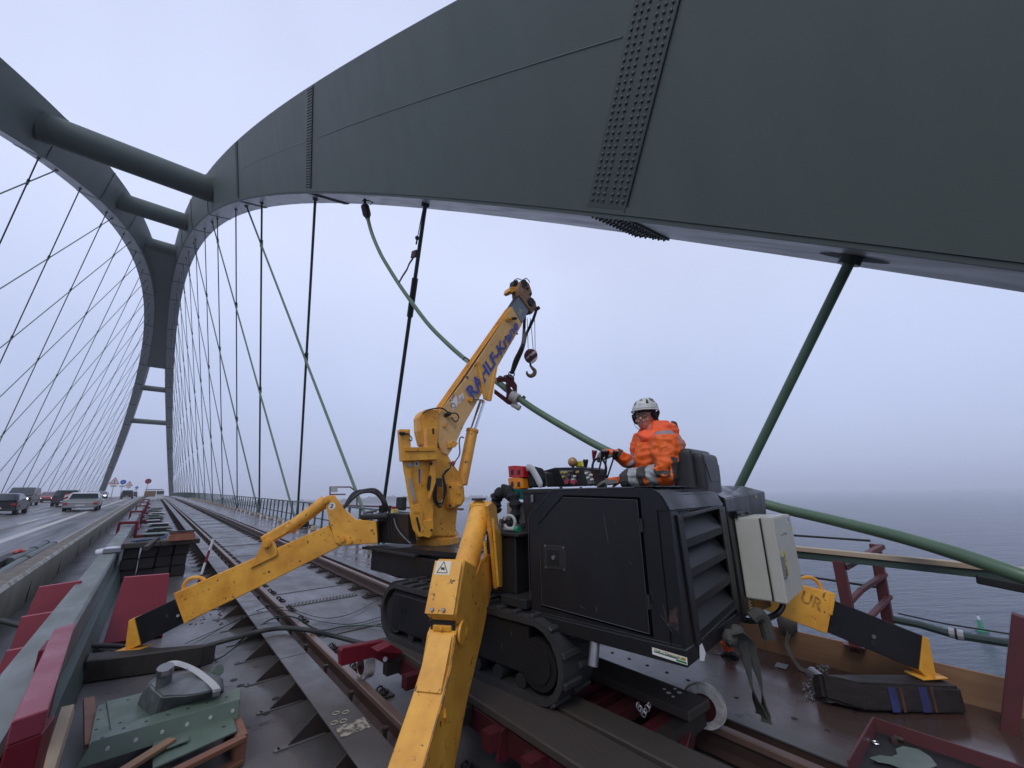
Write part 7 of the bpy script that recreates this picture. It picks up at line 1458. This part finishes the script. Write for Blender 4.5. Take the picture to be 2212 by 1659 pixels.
# ================================================================== vehicles, signs, buoy
GL = GLASS
TAIL = mat('tail_lamp', (.35, .02, .02), .3); TYRE = mat('tyre', (.012, .012, .013), .7); CHR = mat('bumper_grey', (.2, .2, .2), .35)
def car_mesh(prefix, L_, W_, H_, prof_lo, prof_hi, paint, glassm=GL):
    pass
def vehicle(name, label, x, y, rz, L_, W_, lower, upper, paint, wheels, wr_=.33, lights='front', van=False, roof=None, bed=False):
    """lower/upper: side outlines (y along the length, z); glass band made by insetting the upper outline"""
    z = zd(y, -.08); e_ = empty(name, (x, y, z), label, 'car' if name != 'van' and name != 'pickup_truck' else name.replace('_', ' '), 'vehicles on the road'); e_.rotation_euler = (math.atan(S0 - 2 * KD * y) * (1 if abs(rz) < 1 else -1), 0, rz); e_['_b'] = [0, 0, 0]
    w2 = W_ / 2
    def pr_(out, w_, nm, m, bev=.05, par=None, taper=0.):
        mb = MB(); n = len(out); a = [V((-w_ / 2 + (taper if q[1] > out_mid else 0), q[0], q[1])) for q in out]; b_ = [V((w_ / 2 - (taper if q[1] > out_mid else 0), q[0], q[1])) for q in out]
        mb.add(a + b_, [tuple(range(n)), tuple(reversed(range(n, 2 * n)))] + [(i, n + i, n + (i + 1) % n, (i + 1) % n) for i in range(n)])
        return mb.build(nm, m, par or e_, bevel=bev, seg=2, smooth=True, angle=60)
    out_mid = 99; bd = pr_(lower, W_, 'body', paint, .06)
    out_mid = (min(q[1] for q in upper) + max(q[1] for q in upper)) / 2; cb = pr_(upper, W_ * .97, 'cabin', paint if van or roof is None else roof, .05, taper=.13 * W_ / 1.8)
    # glass: side windows and screens slightly proud
    zs0, zs1 = min(q[1] for q in upper) + .06, max(q[1] for q in upper) - .09; ys = sorted(upper, key=lambda q: q[0])
    def yat(zz, front):
        best = None; n = len(upper)
        for i in range(n):
            a, b_ = upper[i], upper[(i + 1) % n]
            if (a[1] - zz) * (b_[1] - zz) <= 0 and a[1] != b_[1]:
                yy = a[0] + (b_[0] - a[0]) * (zz - a[1]) / (b_[1] - a[1]); best = yy if best is None else (max(best, yy) if front else min(best, yy))
        return best
    tp = .13 * W_ / 1.8; f_ = lambda zz: W_ * .97 / 2 - tp * max(0, min(1, (zz - min(q[1] for q in upper)) / (max(q[1] for q in upper) - min(q[1] for q in upper))))
    for fr in (True, False):
        a, b_ = yat(zs0, fr), yat(zs1, fr); s = .022 if fr else -.022; mb = MB()
        mb.prism([(-f_(zs0) + .09, a + s, zs0), (f_(zs0) - .09, a + s, zs0), (f_(zs1) - .1, b_ + s, zs1), (-f_(zs1) + .1, b_ + s, zs1)], (0, -s * .6, 0)); mb.build('windscreen' if fr else 'rear_window', glassm_(), e_)
    for sg in (1, -1):
        mb = MB(); a0, a1, b0, b1 = yat(zs0, False) + .15, yat(zs0, True) - .15, yat(zs1, False) + .12, yat(zs1, True) - .12
        mb.prism([(sg * (f_(zs0) + .012), a0, zs0), (sg * (f_(zs0) + .012), a1, zs0), (sg * (f_(zs1) + .012), b1, zs1), (sg * (f_(zs1) + .012), b0, zs1)], (-sg * .02, 0, 0)); mb.build('side_window', GL, e_)
        for wy in wheels:
            mb = MB(); mb.cyl((sg * (w2 - .22), wy, wr_), (sg * (w2 + .01), wy, wr_), wr_, n=18); o = mb.build('wheel', TYRE, e_, smooth=True, angle=40); mb = MB(); mb.cyl((sg * (w2 + .005), wy, wr_), (sg * (w2 + .02), wy, wr_), wr_ * .58, n=12); mb.build('rim', CHR, o)
        mb = MB(); mb.box((sg * (w2 + .09), yat(zs0, True) - .25, zs0 + .05), (.16, .08, .13)); mb.build('mirror', BLKM, e_)
    zf = max(q[1] for q in lower) ; yf = max(q[0] for q in lower); yr = min(q[0] for q in lower)
    for sg in (1, -1):
        mb = MB(); mb.ball((sg * (w2 - .26), yf - .02, .62 if not van else .78), .12, 10, (1.5, .35, .6)); mb.build('headlight', LAMPON if lights == 'front' else CHR, e_, smooth=True)
        mb = MB(); mb.box((sg * (w2 - .16), yr - .004, .72 if not bed else .60), (.26, .03, .13)); mb.build('tail_light', TAIL, e_)
    mb = MB(); mb.box((0, yf + .004, .42), (W_ * .6, .03, .16)); mb.build('grille', BLKM, e_, bevel=.01)
    mb = MB(); mb.box((0, yr - .012, .47), (.52, .02, .11)); mb.build('number_plate', WHITEP, e_); mb = MB(); mb.box((0, yf + .03, .30), (.52, .02, .11)); mb.build('number_plate', WHITEP, e_)
    mb = MB(); mb.box((0, yr - .02, .36), (W_ * .96, .10, .14)); mb.build('bumper', CHR if bed else BLKM, e_, bevel=.03); mb = MB(); mb.box((0, yf, .30), (W_ * .9, .10, .16)); mb.build('bumper', BLKM, e_, bevel=.03)
    return e_
def glassm_(): return GL
def pnt(n, c): return mat('paint_' + n, c, .3, coat=.4, dirt=tuple(v * .6 for v in c), dscale=2, damt=.4)
hatch_lo = [(-2.1, .28), (-2.12, .85), (-1.9, .93), (.95, .95), (1.9, .80), (2.1, .62), (2.1, .28)]; hatch_up = [(-2.0, .93), (-1.55, 1.42), (-.1, 1.46), (1.0, .94)]
suv_lo = [(-2.2, .35), (-2.25, 1.0), (1.0, 1.02), (2.1, .92), (2.25, .7), (2.25, .35)]; suv_up = [(-2.18, 1.0), (-1.85, 1.62), (.1, 1.68), (1.05, 1.0)]
van_lo = [(-2.5, .30), (-2.52, 1.05), (1.6, 1.08), (2.35, .95), (2.5, .7), (2.5, .30)]; van_up = [(-2.5, 1.06), (-2.42, 1.93), (.9, 1.96), (1.75, 1.07)]
sal_lo = [(-2.3, .30), (-2.32, .82), (-2.1, .92), (.9, .92), (2.1, .78), (2.3, .6), (2.3, .30)]; sal_up = [(-1.5, .91), (-.9, 1.38), (.1, 1.41), (.95, .91)]
pick_lo = [(-2.75, .35), (-2.78, .86), (-2.7, .90), (.9, .93), (2.4, .84), (2.6, .65), (2.6, .35)]; pick_up = [(-.95, .91), (-.62, 1.42), (.25, 1.46), (1.0, .92)]
PI_ = math.pi
pk = vehicle('pickup_truck', 'old pale grey pickup truck with red tail lamps driving away in the near lane', -4.35, 50.5, .02, 5.3, 2.0, pick_lo, pick_up, pnt('pickup', (.33, .34, .33)), (-1.55, 1.6), .34, 'rear', roof=pnt('pickup_roof', (.62, .64, .66)), bed=True)
mb = MB(); mb.box((0, -2.0, .905), (1.6, 1.3, .012)); mb.build('load_bed', BLKM, pk); mb = MB(); mb.box((0, -2.79, .70), (1.5, .02, .03)); mb.build('tailgate_trim', TWHITE, pk)
mb = MB(); mb.box((1.0, -2.2, .70), (.03, .7, .35)); mb.build('side_flash', mat('flash_coral', (.5, .16, .12), .4), pk)
vehicle('van', 'dark grey van coming towards us with lit headlights on the far lane', -11.0, 71, PI_, 5.0, 2.0, van_lo, van_up, pnt('van', (.022, .030, .032)), (-1.6, 1.5), .35, van=True)
vehicle('red_car', 'red hatchback with lit headlights following the dark van', -11.2, 88, PI_, 4.2, 1.8, hatch_lo, hatch_up, pnt('red', (.22, .015, .03)), (-1.35, 1.3), .32)
vehicle('dark_car', 'dark car cut by the left edge of the frame', onD(4, 1111, -.08).x, onD(4, 1111, -.08).y, .0, 4.4, 1.85, hatch_lo, hatch_up, pnt('dark', (.018, .02, .026)), (-1.35, 1.35), .33, 'rear')
vehicle('suv', 'dark sport utility car driving away just ahead of the pale pickup', -7.0, 66, .0, 4.5, 1.9, suv_lo, suv_up, pnt('suv', (.06, .065, .075)), (-1.4, 1.4), .36, 'rear')
vehicle('saloon_car', 'dark saloon with bright headlights farther along the oncoming lane', -8.2, 104, PI_, 4.6, 1.85, sal_lo, sal_up, pnt('saloon', (.03, .035, .04)), (-1.4, 1.4), .33)
vehicle('small_car', 'pale oncoming car with lit headlights behind the dark saloon', -8.2, 122, PI_, 4.2, 1.8, hatch_lo, hatch_up, pnt('pale', (.3, .31, .33)), (-1.3, 1.3), .33)
vehicle('estate_car', 'dark car seen from behind near the round red sign', -4.1, 118, .0, 4.5, 1.85, suv_lo, suv_up, pnt('estate', (.025, .03, .035)), (-1.4, 1.4), .34, 'rear')
vehicle('distant_car', 'small dark car far along the near lane past the estate car', -4.2, 150, .0, 4.4, 1.85, hatch_lo, hatch_up, pnt('dist', (.04, .045, .05)), (-1.3, 1.3), .33, 'rear')
# traffic signs
SRED = mat('sign_red', (.45, .03, .03), .4); SBLU = mat('sign_blue', (.02, .10, .42), .4); SWH = mat('sign_white', (.6, .6, .58), .4); SPO = mat('sign_pole', (.25, .25, .25), .5)
def sign(x, y, px_y, kind, lab, s=1.):
    zb_ = zd(y, -.08); e_ = empty('road_sign', (x, y, zb_), lab, 'road sign', 'road signs along the bridge'); t = 3.0 * s
    mb = MB(); mb.cyl((x, y, zb_), (x, y, zb_ + t), .05, n=8); mb.build('sign_pole', SPO, e_); c = V((x, y - .07, zb_ + t + .25 * s)); q = .75 * s; F = V((0, -1, 0))
    if kind == 'tri':
        T_ = lambda k, o: [c + V((-q * k, -o, -q * k * .75)), c + V((q * k, -o, -q * k * .75)), c + V((0, -o, q * k * .95))]
        mb = MB(); mb.prism(T_(1, 0), (0, -.02, 0)); mb.build('sign_face', SRED, e_); mb = MB(); mb.prism(T_(.72, .022), (0, -.006, 0)); mb.build('sign_field', SWH, e_); mb = MB(); mb.box(c + V((0, -.032, -.08)), (.10 * s, .006, .5 * s)); mb.build('sign_symbol', TEXT, e_)
    else:
        r_ = .48 * s; mb = MB(); mb.cyl(c, c + V((0, -.02, 0)), r_, n=28); mb.build('sign_face', SRED if kind == 'red' else SBLU, e_)
        if kind == 'red': mb = MB(); mb.cyl(c + V((0, -.021, 0)), c + V((0, -.026, 0)), r_ * .78, n=28); mb.build('sign_field', mat('sign_dull', (.14, .05, .06), .5), e_)
        else: mb = MB(); mb.beam(c + V((.15 * s, -.025, .15 * s)), c + V((-.15 * s, -.025, -.15 * s)), .09, .01, (0, 1, 0)); mb.build('sign_arrow', SWH, e_)
    if kind != 'red': mb = MB(); mb.box(c + V((0, 0, -.85 * s)), (1.0 * s, .02, .34 * s)); pl_ = mb.build('sub_plate', SWH, e_); mb = MB(); mb.box(c + V((0, -.012, -.82 * s)), (.75 * s, .004, .05)); mb.box(c + V((0, -.012, -.93 * s)), (.6 * s, .004, .05)); mb.build('plate_text', TEXT, e_)
    if kind == 'plainred': pass
def sx(px, Y): return onYp(px, 1060, Y).x
for px, Y, k, lab, s in ((243, 105, 'tri', 'triangular red warning sign with exclamation bar beside the arch foot', 1.0), (262, 125, 'blue', 'round blue arrow sign on a pole', 1.05), (276, 155, 'tri', 'smaller faded triangular sign past the blue one', 1.1), (294, 190, 'blue', 'tiny farthest blue round sign', .9), (316, 105, 'red', 'round dark red sign above the concrete wall', 1.0)):
    sign(sx(px, Y), Y, 0, k, lab, s)
# striped beacon in the median
y = 62; x = onD(140, 1096, -.1); e_ = empty('traffic_beacon', (x.x, x.y, zd(x.y, -.08)), 'red and white striped traffic beacon standing left of the pickup', 'traffic beacon')
c = V((x.x, x.y, zd(x.y, -.08))); mb = MB(); mb.box(c + V((0, 0, .06)), (1.2, .7, .12)); mb.build('beacon_foot', BLKM, e_, bevel=.03); mb = MB(); mb.box(c + V((0, 0, .72)), (.45, .06, 1.2)); bo = mb.build('beacon_panel', SWH, e_)
for k in range(3): zz = .32 + k * .4; mb = MB(); mb.prism([c + V((-.225, -.032, zz)), c + V((.225, -.032, zz + .2)), c + V((.225, -.032, zz + .4 if k < 2 else zz + .2)), c + V((-.225, -.032, zz + .2))], (0, -.004, 0)); mb.build('red_stripe', SRED, bo)
# orange lorry trailer with crane arm at the far end of the bay
e_ = empty('far_lorry', (-1.0, 150, zd(150)), 'brown work lorry parked at the far end of the left bay', 'lorry')
X0 = sx(316, 95); z = zd(95, -.2); mb = MB(); mb.box((-.4, 95, z + 1.1), (1.6, 5, .9)); mb.build('flat_bed', mat('lorry_brown', (.2, .13, .09), .6), e_, bevel=.03); mb = MB(); mb.box((.0, 93, z + 1.75), (2.3, .3, .12)); mb.build('roof_bar', RUST, e_); mb = MB(); mb.box((.8, 92, z + .9), (1.1, 2.2, 1.5)); mb.build('driver_cab', WHITEP, e_, bevel=.1); mb = MB(); mb.box((.8, 90.85, z + 1.25), (.9, .04, .5)); mb.build('windscreen', GL, e_)
# buoy
p = onZ(2122, 1365, WZ); e_ = empty('channel_buoy', p, 'green conical channel buoy floating on the sea at the right', 'buoy'); BG = mat('buoy_green', (.02, .22, .11), .4); k = 1.0; hh = (onZ(2122, 1365, WZ) - V((0, 0, 0))).dot(CW) / CF * 36
r0 = hh * .29
mb = MB(); mb.lathe(p - V((0, 0, .3)), (0, 0, 1), [(0, r0 * .8), (.3, r0), (.3 + hh * .10, r0), (.3 + hh * .16, r0 * .6)], 20); mb.build('float_body', BG, e_, smooth=True, angle=40)
mb = MB(); mb.lathe(p + V((0, 0, hh * .15)), (0, 0, 1), [(0, r0 * .55), (hh * .30, r0 * .38), (hh * .5, r0 * .28)], 16); mb.build('tower', BG, e_, smooth=True)
mb = MB(); mb.cyl(p + V((0, 0, hh * .66)), p + V((0, 0, hh * .86)), r0 * .26, r0 * .2, 12); mb.build('lantern', mat('buoy_pale', (.55, .6, .6), .4), e_, smooth=True); mb = MB(); mb.ball(p + V((0, 0, hh * .93)), r0 * .14, 8); mb.build('top_mark', BLKM, e_)
for s_ in TMP: bpy.data.scenes.remove(s_)
